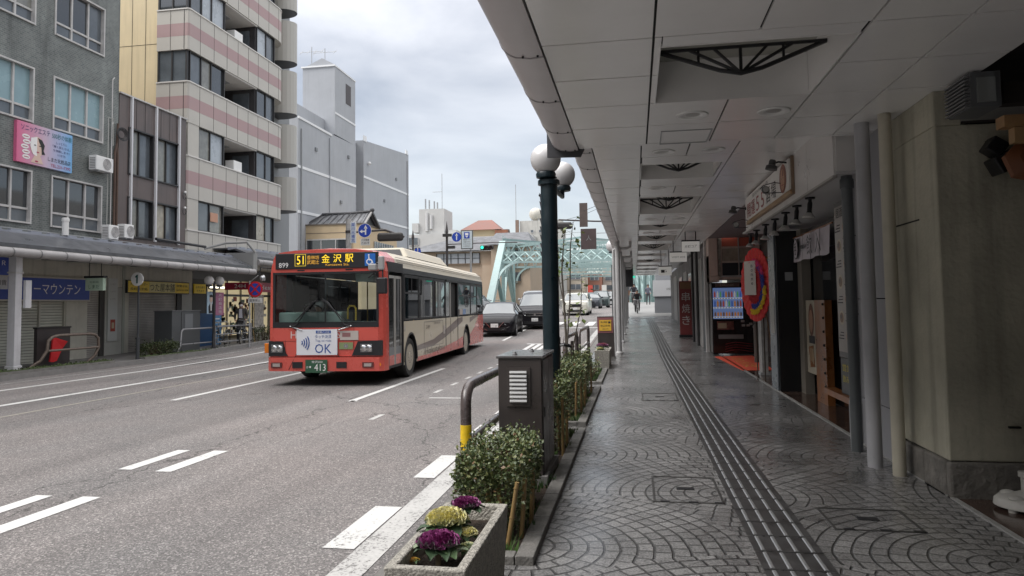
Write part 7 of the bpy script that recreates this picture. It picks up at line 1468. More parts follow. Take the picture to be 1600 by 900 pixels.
# ================================================================ PEOPLE
def person(label, joints, bones, loc, rz, mats, extra=None, name='person', group=None):
    """joints: dict name->(x,y,z,r); bones: (a,b,material key)"""
    names = list(joints); me = bpy.data.meshes.new('body'); me.from_pydata([joints[n][:3] for n in names], [(names.index(a), names.index(b)) for a, b, _ in bones], [])
    o = bpy.data.objects.new(name, me); COL.objects.link(o); sk = o.modifiers.new('s', 'SKIN'); sk.use_smooth_shade = True; o.modifiers.new('d', 'SUBSURF').render_levels = 2; o.modifiers['d'].levels = 2
    for i, n in enumerate(names): v = me.skin_vertices[0].data[i]; r = joints[n][3]; v.radius = (r, r) if not isinstance(r, tuple) else r; v.use_root = (n == 'pelvis')
    dg = bpy.context.evaluated_depsgraph_get(); m2 = bpy.data.meshes.new_from_object(o.evaluated_get(dg)); o.modifiers.clear(); o.data = m2; bpy.data.meshes.remove(me)
    keys = list(mats); 
    for k in keys: m2.materials.append(mats[k])
    segs = [(V(joints[a][:3]), V(joints[b][:3]), keys.index(c)) for a, b, c in bones]
    def dist(p, a, b): d = b - a; t_ = max(0, min(1, (p - a).dot(d) / max(d.length_squared, 1e-9))); return (p - a - d * t_).length
    for f in m2.polygons: c = f.center; f.material_index = min(segs, key=lambda s_: dist(c, s_[0], s_[1]))[2]; f.use_smooth = True
    tag(o, label, 'person', group); 
    hx, hy, hz, hr = joints['head']; hr = hr if not isinstance(hr, tuple) else hr[0]
    if extra: extra(o, V((hx, hy, hz)), hr)
    o.location = loc; o.rotation_euler = (0, 0, rz); return o
def child_mb(q, name, par):
    o = q.build(name); o.parent = par; return o
skin = M('skin', (.42, .26, .19), .55); hairm = M('hair_black')
def face(o, h, r, mask=False, cap=None):
    q = MB(); q.sphere((h.x, h.y + r * .18, h.z + r * .22), r * 1.06, cap or hairm, 14, (1, 1, 1.02)); child_mb(q, 'hair', o)
    q = MB(); 
    for s_ in (-1, 1): q.sphere((h.x + s_ * r * .36, h.y - r * .93, h.z + .02), r * .10, M('black_ink'), 8)
    child_mb(q, 'eyes', o)
    q = MB(); q.lathe([(r * .16, 0), (r * .04, r * .25)], (h.x, h.y - r * .92, h.z - r * .12), skin, 8, axis=(0, -1, .3)); child_mb(q, 'nose', o)
    if mask: q = MB(); q.sphere((h.x, h.y - r * .45, h.z - r * .38), r * .72, M('mask_white', (.72, .72, .72), .7), 12, (1, 1, .75)); child_mb(q, 'face_mask', o)
J = dict(pelvis=(0, 0, .92, .14), waist=(0, .0, 1.08, .13), chest=(0, -.01, 1.30, .155), neck=(0, 0, 1.45, .06), head0=(0, -.01, 1.53, .085), head=(0, -.015, 1.60, .10), top=(0, -.01, 1.68, .085),
         lsh=(.17, 0, 1.39, .065), lel=(.24, .02, 1.12, .05), lwr=(.20, -.16, .98, .035), lha=(.18, -.24, .96, .04), rsh=(-.17, 0, 1.39, .065), rel=(-.24, .02, 1.12, .05), rwr=(-.20, -.16, .98, .035), rha=(-.18, -.24, .96, .04),
         lhip=(.09, 0, .88, .10), lkn=(.11, -.03, .50, .07), lan=(.11, .0, .10, .045), lto=(.12, -.14, .04, .04), rhip=(-.09, 0, .88, .10), rkn=(-.11, .02, .50, .07), ran=(-.12, .1, .10, .045), rto=(-.13, -.04, .04, .04))
BN = [('pelvis', 'waist', 'j'), ('waist', 'chest', 'j'), ('chest', 'neck', 'j'), ('neck', 'head0', 's'), ('head0', 'head', 's'), ('head', 'top', 's'), ('chest', 'lsh', 'j'), ('lsh', 'lel', 'j'), ('lel', 'lwr', 'j'), ('lwr', 'lha', 's'), ('chest', 'rsh', 'j'), ('rsh', 'rel', 'j'), ('rel', 'rwr', 'j'), ('rwr', 'rha', 's'),
      ('pelvis', 'lhip', 't'), ('lhip', 'lkn', 't'), ('lkn', 'lan', 't'), ('lan', 'lto', 'b'), ('pelvis', 'rhip', 't'), ('rhip', 'rkn', 't'), ('rkn', 'ran', 't'), ('ran', 'rto', 'b')]
def fingers(o, hand, d):
    q = MB()
    for k in range(4): a = V(hand) + V((-.022 + .015 * k, 0, 0)); q.tube([a, a + V(d) * (.045 + .01 * (k in (1, 2))), a + V(d) * .06 + V((0, 0, -.03))], [.008, .0075, .006], skin, 6)
    a = V(hand) + V((.03, .0, .01)); q.tube([a, a + V(d) * .03 + V((.02, 0, 0))], [.009, .007], skin, 6); child_mb(q, 'fingers', o)
# man with mask on the left, pushing a bicycle
def ex1(o, h, r):
    face(o, h, r, True); fingers(o, J['lha'][:3], (0, -1, 0)); fingers(o, J['rha'][:3], (0, -1, 0))
    q = MB(); q.prism([(-.05, 1.42), (.05, 1.42), (.07, 1.05), (-.07, 1.05)], 'y', -.175, -.150, M('shirt_pale', (.50, .50, .55), .7)); child_mb(q, 'shirt_front', o)
person('masked man in a dark open jacket and pale shirt standing behind the far railing', J, BN, (-15.7, 26.45, S + .1), R(25), dict(j=M('jacket_dark', (.06, .055, .05), .8), s=skin, t=M('trousers_dark', (.035, .035, .04), .8), b=M('shoe_black', (.015, .015, .015), .5)), ex1)
def bicycle(loc, rz, label, col, name='bicycle'):
    t = thing(name, (0, 0, 0), label, 'bicycle', 'bicycles')
    fm_ = M('bike_' + str(col[0]), col, .35, coat=.3)
    for wy in (-.53, .53):
        q = MB(); q.tube([(0, wy + .33 * math.cos(a), .34 + .33 * math.sin(a)) for a in [j * .2618 for j in range(24)]], .018, rubber, 7, closed=True); w_ = q.build('wheel', t)
        q = MB(); 
        for k in range(12): a = k * math.pi / 6; q.tube([(0, wy, .34), (0, wy + .315 * math.cos(a), .34 + .315 * math.sin(a))], .003, alu, 4, False)
        q.tube([(-.04, wy, .34), (.04, wy, .34)], .022, alu, 8); q.build('spokes', w_)
        q = MB(); q.tube([(0, wy + .37 * math.cos(R(a)), .34 + .37 * math.sin(R(a))) for a in range(20, 170, 15)], .014, alu, 6); q.build('mudguard', t)
    q = MB(); bb = (0, .08, .30); st = (0, .20, .82); hd = (0, -.38, .80)
    q.tube([bb, (0, .16, .62), st], .017, fm_, 8); q.tube([(0, -.36, .72), (0, -.1, .42), bb], .02, fm_, 8); q.tube([hd, (0, -.44, .62), (0, -.53, .34)], .017, fm_, 8); q.tube([bb, (0, .53, .34)], .012, fm_, 6); q.tube([(0, .17, .66), (0, .53, .34)], .010, fm_, 6); q.tube([hd, (0, -.34, 1.0)], .014, alu, 7); q.build('frame', t)
    q = MB(); q.tube([(-.27, -.18, 1.02), (-.22, -.28, 1.04), (0, -.34, 1.0), (.22, -.28, 1.04), (.27, -.18, 1.02)], .013, alu, 7); q.build('handlebar', t)
    q = MB(); q.sphere((0, .22, .86), .12, black_m, 12, (.8, 1.1, .35)); q.build('saddle', t)
    q = MB(); 
    for y0, y1 in ((-.72, -.44),):
        for k in range(5): zz_ = .70 + k * .05; q.tube([(-.16, y0, zz_), (.16, y0, zz_), (.16, y1, zz_), (-.16, y1, zz_)], .006, M('basket', (.10, .10, .10), .5), 4, closed=True)
        for xx in (-.16, -.08, 0, .08, .16): q.tube([(xx, y0, .70), (xx, y0, .90)], .005, M('basket'), 4)
        q.box(-.16, y0, .695, .16, y1, .70, M('basket'))
    q.build('basket', t); q = MB(); q.tube([(-.1, .08, .30), (.1, .08, .30)], .02, alu, 6); q.box(.09, .0, .18, .17, .12, .21, black_m); q.box(-.17, .04, .40, -.09, .16, .43, black_m); q.build('pedals', t)
    t.location = loc; t.rotation_euler = (0, 0, rz); return t
bicycle((-15.75, 25.2, S), R(12), 'bicycle parked behind the far grey railing beside the blue board', (.06, .07, .09))
bicycle((-15.45, 26.5, S + .05), R(10), 'bicycle held by the masked man', (.05, .05, .05))
# cyclist towards the camera
JC = dict(pelvis=(0, .20, 1.0, .14), waist=(0, .16, 1.14, .14), chest=(0, .04, 1.34, .165), neck=(0, -.02, 1.48, .065), head0=(0, -.04, 1.54, .085), head=(0, -.05, 1.61, .10), top=(0, -.04, 1.69, .085),
          lsh=(.18, .0, 1.42, .08), lel=(.28, -.10, 1.2, .06), lwr=(.25, -.18, 1.08, .04), lha=(.25, -.20, 1.06, .042), rsh=(-.18, .0, 1.42, .08), rel=(-.28, -.10, 1.2, .06), rwr=(-.25, -.18, 1.08, .04), rha=(-.25, -.20, 1.06, .042),
          lhip=(.10, .16, .94, .11), lkn=(.13, -.20, .78, .075), lan=(.13, .02, .36, .05), lto=(.13, -.10, .27, .04), rhip=(-.10, .16, .94, .11), rkn=(-.13, -.16, .66, .075), ran=(-.13, .08, .24, .05), rto=(-.13, -.06, .17, .04))
def place_cyc(loc, rz, lab1, lab2, jm, tm, col, sc=1.0):
    b = bicycle(loc, rz, lab2, col); p_ = person(lab1, JC, BN, loc, rz, dict(j=jm, s=skin, t=tm, b=M('shoe_black')), lambda o, h, r: (face(o, h, r), fingers(o, JC['lha'][:3], (0, -1, 0)), fingers(o, JC['rha'][:3], (0, -1, 0))), group=None)
place_cyc((.11, 50, wz(50) - .04), R(3), 'cyclist in a dark jacket riding towards the camera at the end of the arcade', 'bicycle ridden by the nearer cyclist at the end of the arcade', M('coat_black', (.02, .02, .023), .8), M('trousers_dark'), (.05, .05, .05))
mb = MB(); mb.add([(x, y, z) for x, y, z in ((-1.3, 46, zg(46) + .135), (4.5, 46, zg(46) + .135), (4.5, 70, zg(66) + .55), (-1.3, 70, zg(66) + .55), (-1.3, 46, .3), (-1.3, 70, .9))], [(0, 1, 2, 3), (0, 3, 5, 4)], M('ramp_paving', (.22, .22, .215), .6, var=.12, vs=1.5, bump=.2, bs=15)); mb.build('bridge_approach_path', kind='structure')
place_cyc((-.12, 58, 1.50), R(-2), 'second cyclist in dark clothes, behind and above the nearer one', 'bicycle ridden by the farther cyclist', M('coat_grey', (.035, .035, .045), .8), M('trousers_grey', (.06, .06, .065), .8), (.08, .03, .03))
JW = dict(J); person('pedestrian in a grey coat walking onto the bridge path, right of the cyclists', JW, BN, (1.05, 60, 1.5), R(0), dict(j=M('coat_mid', (.09, .09, .12), .8), s=skin, t=M('trousers_grey'), b=M('shoe_black')), lambda o, h, r: (face(o, h, r), fingers(o, J['lha'][:3], (0, -1, 0)), fingers(o, J['rha'][:3], (0, -1, 0))))
# driver in the bus
JD = dict(JC); dv = person('bus driver in a dark uniform and white cap seated behind the windscreen', {k: (v[0], v[1], v[2] + .02, v[3]) for k, v in JC.items()}, BN, (-7.05, 15.15, .05), .041, dict(j=M('uniform_grey', (.12, .13, .15), .8), s=skin, t=M('trousers_dark'), b=M('shoe_black')), lambda o, h, r: face(o, h, r, False, M('cap_white', (.6, .6, .6), .6)))

# ================================================================ CARS
def car(kind, loc, rz, label, col, W=1.72, L=4.2, H=1.48, plate='・・27', name='parked_car', grp='cars coming off the bridge', grille='dark'):
    t = thing('car', (0, 0, 0), label, 'car', grp)
    dk_ = max(col) < .1; paint = M('paint_%s' % '_'.join(str(round(c, 2)) for c in col), col, .3, spec=.2 if dk_ else .5, coat=.06 if dk_ else .5)
    hw = W / 2
    # stations: (y, hood/roof z, belt z, half width low, half width top)
    if kind == 'hatch': st = [(0, .62, .55, .80, .70), (.08, .74, .66, .90, .82), (.5, .88, .80, .98, .90), (1.05, .97, .90, 1, .95), (1.35, 1.12, .93, 1, .80), (1.85, 1.42, .96, 1, .72), (2.4, 1.48, .98, 1, .72), (3.1, 1.46, 1.0, 1, .71), (3.6, 1.36, 1.02, .99, .70), (3.95, 1.10, 1.0, .96, .74), (4.15, .80, .78, .90, .8)]
    elif kind == 'minivan': st = [(0, .80, .74, .82, .72), (.08, .95, .88, .92, .84), (.45, 1.05, 1.0, .98, .90), (.85, 1.16, 1.08, 1, .94), (1.2, 1.40, 1.10, 1, .86), (1.7, 1.74, 1.12, 1, .80), (2.3, 1.84, 1.14, 1, .80), (3.6, 1.85, 1.15, 1, .80), (4.4, 1.80, 1.15, 1, .79), (4.62, 1.5, 1.14, .97, .80), (4.7, .95, .9, .93, .88)]
    elif kind == 'wagon': st = [(0, .72, .66, .84, .78), (.06, .90, .82, .93, .86), (.45, .95, .88, .99, .92), (.95, 1.0, .93, 1, .94), (1.25, 1.18, .95, 1, .84), (1.65, 1.42, .96, 1, .80), (2.2, 1.50, .97, 1, .79), (3.4, 1.49, .98, 1, .79), (4.0, 1.44, .98, .99, .79), (4.2, 1.1, .98, .96, .82), (4.28, .7, .68, .9, .85)]
    else: st = [(0, .60, .52, .80, .72), (.1, .74, .66, .92, .84), (.6, .84, .78, .99, .90), (1.25, .92, .88, 1, .93), (1.7, 1.15, .90, 1, .78), (2.2, 1.38, .92, 1, .70), (2.8, 1.42, .94, 1, .69), (3.4, 1.34, .95, 1, .68), (3.9, 1.08, .96, .99, .76), (4.4, .98, .92, .95, .84), (4.6, .70, .68, .9, .82)]
    sL = L / st[-1][0]; sH = H / max(s_[1] for s_ in st)
    rows_ = []
    for (y, zt, zb, wl_, wt) in st:
        y *= sL; zt *= sH; zb *= sH; zt = max(zt, zb + .02)
        h = [(wl_ * hw * .93, .20), (wl_ * hw, .34), (wl_ * hw, .58 * sH if zb > .6 else zb * .8), (wl_ * hw * .985, zb), ((wl_ * .25 + wt * .75) * hw, zb + (zt - zb) * .55), (wt * hw, zb + (zt - zb) * .90), (wt * hw * .78, zt), (0, zt + .015)]
        rows_.append([V((x, y, z)) for x, z in h] + [V((-x, y, z)) for x, z in reversed(h[:-1])])
    q = MB(); n = len(rows_[0]); gl_ = M('car_glass', (.17, .19, .20), .06, spec=.6, coat=.35)
    ig = [i for i in range(len(st)) if st[i][1] > st[i][2] + .12]
    g0, g1 = ig[0] - 1, ig[-1]
    q.add(rows_[0], [tuple(range(n))], paint); q.add(rows_[-1], [tuple(range(n))], paint)
    vs = [p for r_ in rows_ for p in r_]
    fs_p, fs_g, fs_r = [], [], []
    for k in range(len(rows_) - 1):
        for j in range(n - 1):
            f = (k * n + j, k * n + j + 1, (k + 1) * n + j + 1, (k + 1) * n + j)
            side = j in (3, 4) or j in (n - 5, n - 6)
            topf = j in (5, 6, 7, 8)
            if g0 <= k < g1 + 1 and side and k > g0 and k < g1: fs_g.append(f)
            elif (k in (g0, g0 + 1) and st[k + 1][1] - st[k][1] > .10 and (topf or j in (4, n - 6))): fs_g.append(f)
            elif k >= g1 - 0 and st[k][1] - st[k + 1][1] > .12 and topf and k < len(rows_) - 2: fs_g.append(f)
            else: fs_p.append(f)
    q.add(vs, fs_p, paint, True); q.build('body', t)
    q2 = MB(); q2.add(vs, fs_g, gl_, True); q2.build('windows', t)
    z_b = st[1][2] * sH
    for s_ in (0, 1):
        ix = (lambda j: j) if s_ == 0 else (lambda j: n - 1 - j)
        q = MB(); q.tube([rows_[k][ix(5)] for k in range(g0, g1 + 2)], .022, paint, 5); q.tube([rows_[k][ix(3)] for k in range(g0, g1 + 2)], .014, black_m, 5)
        for k in (g0 + 2, (g0 + g1) // 2 + 1, g1): q.tube([rows_[k][ix(3)], rows_[k][ix(4)], rows_[k][ix(5)]], .03, black_m, 5)
        q.build('pillars', t)
    q = MB(); q.tube([rows_[g0][j] for j in range(3, n - 3)], .018, black_m, 5); q.tube([rows_[2][j] for j in range(4, n - 4)], .006, black_m, 4); q.build('cowl_trim', t)
    # lower front: grille, bumper, lights, plate
    q = MB(); q.box(-hw * .58, -.035, .28, hw * .58, -.01, .42, black_m); q.box(-hw * .42, -.03, z_b * .72, hw * .42, -.008, z_b * .95, black_m); 
    if grille == 'chrome':
        q.box(-hw * .5, -.045, z_b * .78, hw * .5, -.03, z_b * .81, chrome); q.box(-hw * .5, -.045, z_b * .90, hw * .5, -.03, z_b * .93, chrome); q.disc((0, -.05, z_b * .85), (0, -1, 0), .055, chrome, 14)
    elif grille == 'v': 
        for s_ in (-1, 1): q.beam((s_ * hw * .45, -.04, z_b * .98), (s_ * hw * .2, -.05, z_b * .62), .02, .02, chrome, (0, 1, 0)); q.beam((s_ * hw * .75, .02, z_b * .70), (s_ * hw * .35, -.045, z_b * .45), .02, .03, chrome, (0, 1, 0))
    q.build('grille', t)
    for s_ in (-1, 1):
        q = MB(); q.add([(s_ * hw * .50, -.02, z_b * .80), (s_ * hw * .88, .12, z_b * .92), (s_ * hw * .90, .22, z_b * 1.08), (s_ * hw * .5, .02, z_b * .98)], [(0, 1, 2, 3)], M('car_headlamp', (.42, .44, .46), .1, metal=.5, coat=1)); q.add([(s_ * hw * .50, .0, z_b * .80), (s_ * hw * .88, .15, z_b * .92), (s_ * hw * .90, .25, z_b * 1.08), (s_ * hw * .5, .05, z_b * .98)], [(0, 1, 2, 3)], chrome); q.build('headlight', t)
        q = MB(); q.sphere((s_ * (hw + .12), L * .30, st[3][2] * sH + .10), .11, paint, 12, (1, .6, .75)); q.build('wing_mirror', t)
    q = MB(); q.box(-.165, -.06, .42, .165, -.045, .585, wh); q.text(plate, (0, -.063, .48), (1, 0, 0), (0, 0, 1), .26, .07, M('plate_ink', (.02, .10, .05), .5)); q.build('number_plate', t)
    for wy in (L * .19, L * .81):
        for s_ in (-1, 1):
            q = MB(); q.lathe([(.18, .0), (.20, .012), (.29, .012), (.315, -.02), (.315, -.2), (.2, -.2)], (s_ * (hw * .985), wy, .315), rubber, 20, axis=(s_, 0, 0)); w_ = q.build('wheel', t)
            q = MB(); q.lathe([(.0, -.02), (.05, -.01), (.06, -.04), (.17, -.03), (.19, .008)], (s_ * (hw * .985), wy, .315), M('alloy', (.35, .35, .36), .3, metal=.8), 18, axis=(s_, 0, 0)); 
            for k in range(5): a = k * 1.2566; q.beam((s_ * (hw * .985), wy + .04 * math.cos(a), .315 + .04 * math.sin(a)), (s_ * (hw * .99), wy + .18 * math.cos(a), .315 + .18 * math.sin(a)), .035, .02, M('alloy'))
            q.build('rim', w_)
            q = MB(); q.lathe([(.325, .004), (.37, .006), (.37, -.03)], (s_ * (hw * .985), wy, .33), black_m, 20, axis=(s_, 0, 0), caps=False); q.build('wheel_arch', t)
    t.location = loc; t.rotation_euler = (0, 0, rz); return t
slope = math.atan(.0265)
def put(t, tilt=True): 
    if tilt: t.rotation_euler = (slope, 0, t.rotation_euler[2])
put(car('hatch', (-6.10, 30.6, zg(30.6)), .06, 'black hatchback right behind the bus', (.010, .010, .013), 1.80, 4.1, 1.47, '・・27', grille='v'))
put(car('minivan', (-5.02, 35.6, zg(35.6)), .05, 'black minivan with chrome grille, next to the black hatchback', (.014, .013, .016), 1.9, 4.7, 1.86, '30-53', grille='chrome'))
put(car('wagon', (-4.32, 51.5, zg(51.5)), .0, 'small cream white estate car coming off the bridge', (.58, .57, .50), 1.95, 4.3, 1.62, '12-40'))
car('sedan', (-4.15, 66, 1.206), .0, 'dark blue grey car behind the cream estate car', (.05, .055, .065), 1.9, 4.6, 1.55, '8-10')
car('minivan', (-3.9, 80, 1.206), .0, 'dark green grey van behind the dark blue grey car', (.05, .065, .065), 1.9, 4.6, 1.95, '55-1')
car('wagon', (-7.3, 50, zg(50)), .03, 'silver car whose roof shows above the black minivan', (.35, .36, .37), 1.8, 4.3, 1.9, '33-8')
car('wagon', (-3.0, 96, 1.206), .0, 'white truck-like vehicle far back on the bridge', (.5, .5, .5), 1.9, 5, 2.1, '1-1')
car('sedan', (-13.0, 60, zg(60)), 3.14, 'pale car at the crossing seen past the back of the bus', (.40, .42, .44), 1.75, 4.4, 1.5, '7-1')

# ================================================================ SIGNALS, ROAD SIGNS
bs = M('sign_blue_enamel'); pol = M('pole_brown', (.05, .042, .04), .5); tb_ = M('signal_dark', (.035, .032, .03), .5)
def arrow_disc(q, c, r, turn):
    x, y, z = c; q.disc((x, y, z), (0, -1, 0), r, wh, 28); q.disc((x, y - .006, z), (0, -1, 0), r * .94, bs, 28); F3 = y - .012
    ox = .14 * r if turn else 0
    q.beam((x + ox, F3, z - r * .6), (x + ox, F3, z + r * .35), r * .2, .004, wh, (0, 1, 0)); q.prism([(x + ox - r * .28, z + r * .25), (x + ox + r * .28, z + r * .25), (x + ox, z + r * .75)], 'y', F3 - .002, F3 + .002, wh)
    if turn: q.beam((x + ox, F3 - .001, z - r * .12), (x - r * .4, F3 - .001, z - r * .12), .004, r * .2, wh); q.prism([(x - r * .35, z + r * .14), (x - r * .35, z - r * .38), (x - r * .75, z - r * .12)], 'y', F3 - .002, F3 + .002, wh)
def signal(t, x, y, z, back=False, lit=True):
    q = MB(); q.box(x - .62, y - .12, z - .2, x + .62, y + .12, z + .2, tb_); s_ = q.build('signal_head', t, bevel=.12, seg=4)
    if not back:
        for k, c_ in enumerate(((.0, .5, .25), (.06, .03, .02), (.05, .015, .01))):
            q = MB(); q.disc((x - .40 + .40 * k, y - .135, z), (0, -1, 0), .145, M('lens_green_lit', (.0, .4, .25), .3, emit=(.05, .95, .55), es=1.1) if (k == 0 and lit) else M('lens_off_%d' % k, c_, .3), 20); q.tube([(x - .40 + .40 * k + .16 * math.cos(R(a)), y - .30, z + .16 * math.sin(R(a))) for a in range(0, 181, 20)], .012, tb_, 5); q.lathe([(.165, 0), (.165, .18)], (x - .40 + .40 * k, y - .12, z), tb_, 18, axis=(0, -1, 0), caps=False); q.build('lens', s_)
    return s_
t = thing('signal_pole', (-13.0, 31.0, zg(31)), 'pale pole carrying the blue left-or-ahead arrow sign and a vertical street name board', 'signal pole')
q = MB(); q.tube([(-13.1, 31.2, zg(31)), (-13.1, 31.2, 5.75)], .13, M('pole_pale', (.36, .35, .34), .6, var=.25, vs=5), 12); q.lathe([(.15, 0), (.15, .12)], (-13.1, 31.2, 5.1), pol, 12); q.build('pole', t)
q = MB(); arrow_disc(q, (-12.23, 31.0, 5.18), .33, True); q.build('arrow_sign', t)
q = MB(); q.box(-12.95, 31.05, 4.62, -12.68, 31.09, 5.60, wh); q.box(-12.93, 31.04, 4.64, -12.70, 31.049, 5.58, M('sign_pale_blue', (.50, .56, .64), .5)); 
for k, s__ in enumerate('犀川大橋北'): q.text(s__, (-12.815, 31.035, 5.47 - .18 * k), (1, 0, 0), uz, .16, .15, bs)
q.build('name_board', t)
q = MB(); q.box(-12.45, 31.03, 4.50, -12.0, 31.06, 4.82, M('plate_white')); q.text('バス専用', (-12.22, 31.02, 4.74), (1, 0, 0), uz, .38, .09, ink); q.text('7:30-9', (-12.22, 31.02, 4.60), (1, 0, 0), uz, .36, .09, ink); q.build('time_plate', t)
q = MB(); q.tube([(-13.1, 31.2, 5.13), (-11.3, 31.2, 5.20), (-10.4, 31.2, 4.85)], .05, pol, 8); q.build('arm', t)
signal(t, -11.05, 31.15, 4.86, True)
t = thing('signal_pole', (-10.3, 42.5, zg(42)), 'dark spiked pole with pedestrian signals rising behind the bus roof', 'signal pole')
q = MB(); q.tube([(-13.6, 42.5, zg(42)), (-13.6, 42.5, 6.0)], .06, pol, 10); q.lathe([(.09, 0), (.09, .1), (.01, .5)], (-13.6, 42.5, 5.9), pol, 10); q.build('pole', t)
q = MB(); q.box(-14.4, 42.3, 4.9, -13.7, 42.6, 5.25, tb_); q.sphere((-13.9, 42.3, 4.95), .16, tb_, 10); q.sphere((-14.25, 42.3, 5.0), .15, tb_, 10); q.box(-13.45, 42.3, 4.6, -13.1, 42.5, 5.3, tb_); q.build('pedestrian_signals', t, bevel=.04)
q = MB(); q.lathe([(.22, 0), (.22, .02)], (-13.2, 42.2, 5.05), M('back_white', (.5, .5, .5), .5), 20, axis=(-.9, -.4, 0)); q.disc((-13.19, 42.17, 5.05), (.3, -1, 0), .2, bs, 20); q.build('sign_disc', t)
t = thing('signal_pole', (-16.6, 62, zg(62)), 'far brown pole with blue straight-ahead arrow, framed bus lane board and green traffic light', 'signal pole')
q = MB(); q.tube([(-16.65, 62, zg(62)), (-16.65, 62, 8.5)], .11, pol, 10); q.lathe([(.14, 0), (.14, .1), (.12, .2), (.01, 1.0)], (-16.65, 62, 8.3), pol, 10); q.build('pole', t)
q = MB(); arrow_disc(q, (-15.72, 61.9, 7.84), .46, False); q.build('arrow_sign', t)
q = MB(); q.box(-15.32, 61.9, 6.72, -14.22, 62.0, 8.42, M('board_frame', (.10, .10, .09), .5)); q.box(-15.24, 61.88, 6.80, -14.30, 61.9, 8.34, M('board_pale', (.50, .56, .58), .5)); q.box(-15.02, 61.86, 7.68, -14.52, 61.88, 8.24, bs); q.box(-14.92, 61.85, 7.95, -14.62, 61.859, 8.16, wh); q.prism([(-14.9, 7.88), (-14.64, 7.88), (-14.77, 7.74)], 'y', 61.85, 61.859, wh)
for k, s__ in enumerate(('路線バス', '優先', '7:30-9:00', '土日休日除く')): q.text(s__, (-14.77, 61.87, 7.56 - .19 * k), (1, 0, 0), uz, .7, .12, M('grey_letter'))
q.build('bus_lane_board', t)
q = MB(); q.tube([(-16.65, 62, 7.2), (-13, 62, 7.25), (-10.2, 62, 7.2)], .045, pol, 8); q.tube([(-16.65, 62, 8.0), (-15.3, 62, 8.0)], .035, pol, 8); q.tube([(-14.5, 62.2, zg(62)), (-14.5, 62.2, 6.7)], .09, M('pole_grey', (.3, .3, .3), .5), 8); q.box(-17.0, 61.8, 7.9, -16.2, 62.1, 8.15, tb_); q.box(-16.5, 61.8, 6.8, -15.9, 62.1, 7.05, tb_); q.build('arm', t)
signal(t, -12.95, 61.9, 6.82)
t = thing('signal_gantry', (-1.0, 40, zg(40)), 'dark signal arm seen from behind, sticking out over the road above the far arcade', 'signal')
q = MB(); q.tube([(-1.05, 40, zg(40)), (-1.05, 40, 6.0), (-1.05, 40, 6.9)], .10, pol, 10); q.tube([(-1.05, 40, 6.25), (-2.2, 40, 6.30), (-4.2, 40, 6.45)], .045, pol, 8); q.build('arm', t)
signal(t, -4.05, 40, 6.10, True, False)
q = MB(); q.box(-3.0, 39.95, 6.0, -2.55, 40.05, 7.35, M('sign_back_brown', (.10, .075, .065), .6, var=.2)); q.build('sign_back', t)
q = MB(); q.box(-2.95, 39.9, 4.72, -2.08, 39.96, 5.88, M('sign_back_dark', (.07, .048, .048), .6, var=.2)); q.text('人', (-2.5, 39.89, 5.35), (1, 0, 0), uz, .3, .3, M('grey_letter')); q.build('sign_back', t)
q = MB(); q.box(-2.05, 39.95, 5.6, -1.1, 40.0, 5.63, steel_grey); q.box(-2.05, 39.95, 5.2, -1.1, 40.0, 5.23, steel_grey); q.build('bracket', t)
t = thing('pedestrian_signal', (-.85, 38, zg(38)), 'black pedestrian signal housing on the last arcade posts', 'signal')
q = MB(); q.prism([(-.75, 2.5), (-.10, 2.5), (-.10, 3.6), (-.20, 3.95), (-.42, 4.1), (-.66, 3.95), (-.75, 3.6)], 'y', 36.8, 37.1, black_m); q.build('housing', t, bevel=.03); q = MB(); q.tube([(-.8, 37, 2.3), (-.95, 37, 2.3), (-.95, 37, 4.3)], .05, black_m, 8); q.build('bracket', t)
t.location = (-.85, 38, zg(38))
globe_lamp(-1.0, 33.5, wz(33), 3.0, [(-1.0, 33.5, 4.35)], 'distant white globe lamp behind the arcade posts', green_post, .08, .30)
q = MB(); q.box(-.32, 42.9, 3.17, .02, 43.0, 3.29, M('exit_green', (.0, .25, .15), .5, emit=(.05, .7, .45), es=.6)); q.text('→', (-.15, 42.89, 3.23), (1, 0, 0), uz, .14, .06, wh); q.build('green_guide_lamp', label='small green lit guide sign at the far end of the arcade ceiling', cat='sign')

# ================================================================ BRIDGE
cy = M('bridge_cyan', (.31, .42, .41), .5, var=.10, vs=1.2, streak=.12); cyd = M('bridge_cyan_weathered', (.22, .32, .315), .6, var=.15, vs=1.5)
br = thing('steel_truss_bridge', (-5, 63, 1.2), 'pale green riveted steel truss bridge with latticed portals at the end of the street', 'bridge')
XL, XR, ZD, ZT = -13.0, 3.3, 1.25, 8.1
Y0, PN, NPN = 63.0, 11.0, 6
def laced(q, p, q2, w_, d_, m_, n=None, plane='x'):
    """latticed member: two flange strips + zigzag lacing, flanges separated in y/z"""
    p, q2 = V(p), V(q2); d = (q2 - p); L_ = d.length; d.normalize(); side = V((0, 1, 0)) if abs(d.y) < .7 else V((0, 0, 1)); side = (side - d * side.dot(d)).normalized()
    for s_ in (-1, 1): q.beam(p + side * s_ * w_ / 2, q2 + side * s_ * w_ / 2, .35, .07, m_, side) if False else q.beam(p + side * s_ * w_ / 2, q2 + side * s_ * w_ / 2, .09, .30, m_, V((1, 0, 0)))
    n = n or max(3, int(L_ / (w_ * 1.1)))
    for i in range(n):
        a = p + d * (L_ * i / n); b = p + d * (L_ * (i + 1) / n); s_ = 1 if i % 2 else -1
        q.beam(a + side * s_ * w_ / 2, b - side * s_ * w_ / 2, .07, .035, m_, V((1, 0, 0))); q.beam(a - side * s_ * w_ / 2, b + side * s_ * w_ / 2, .07, .035, m_, V((1, 0, 0)))
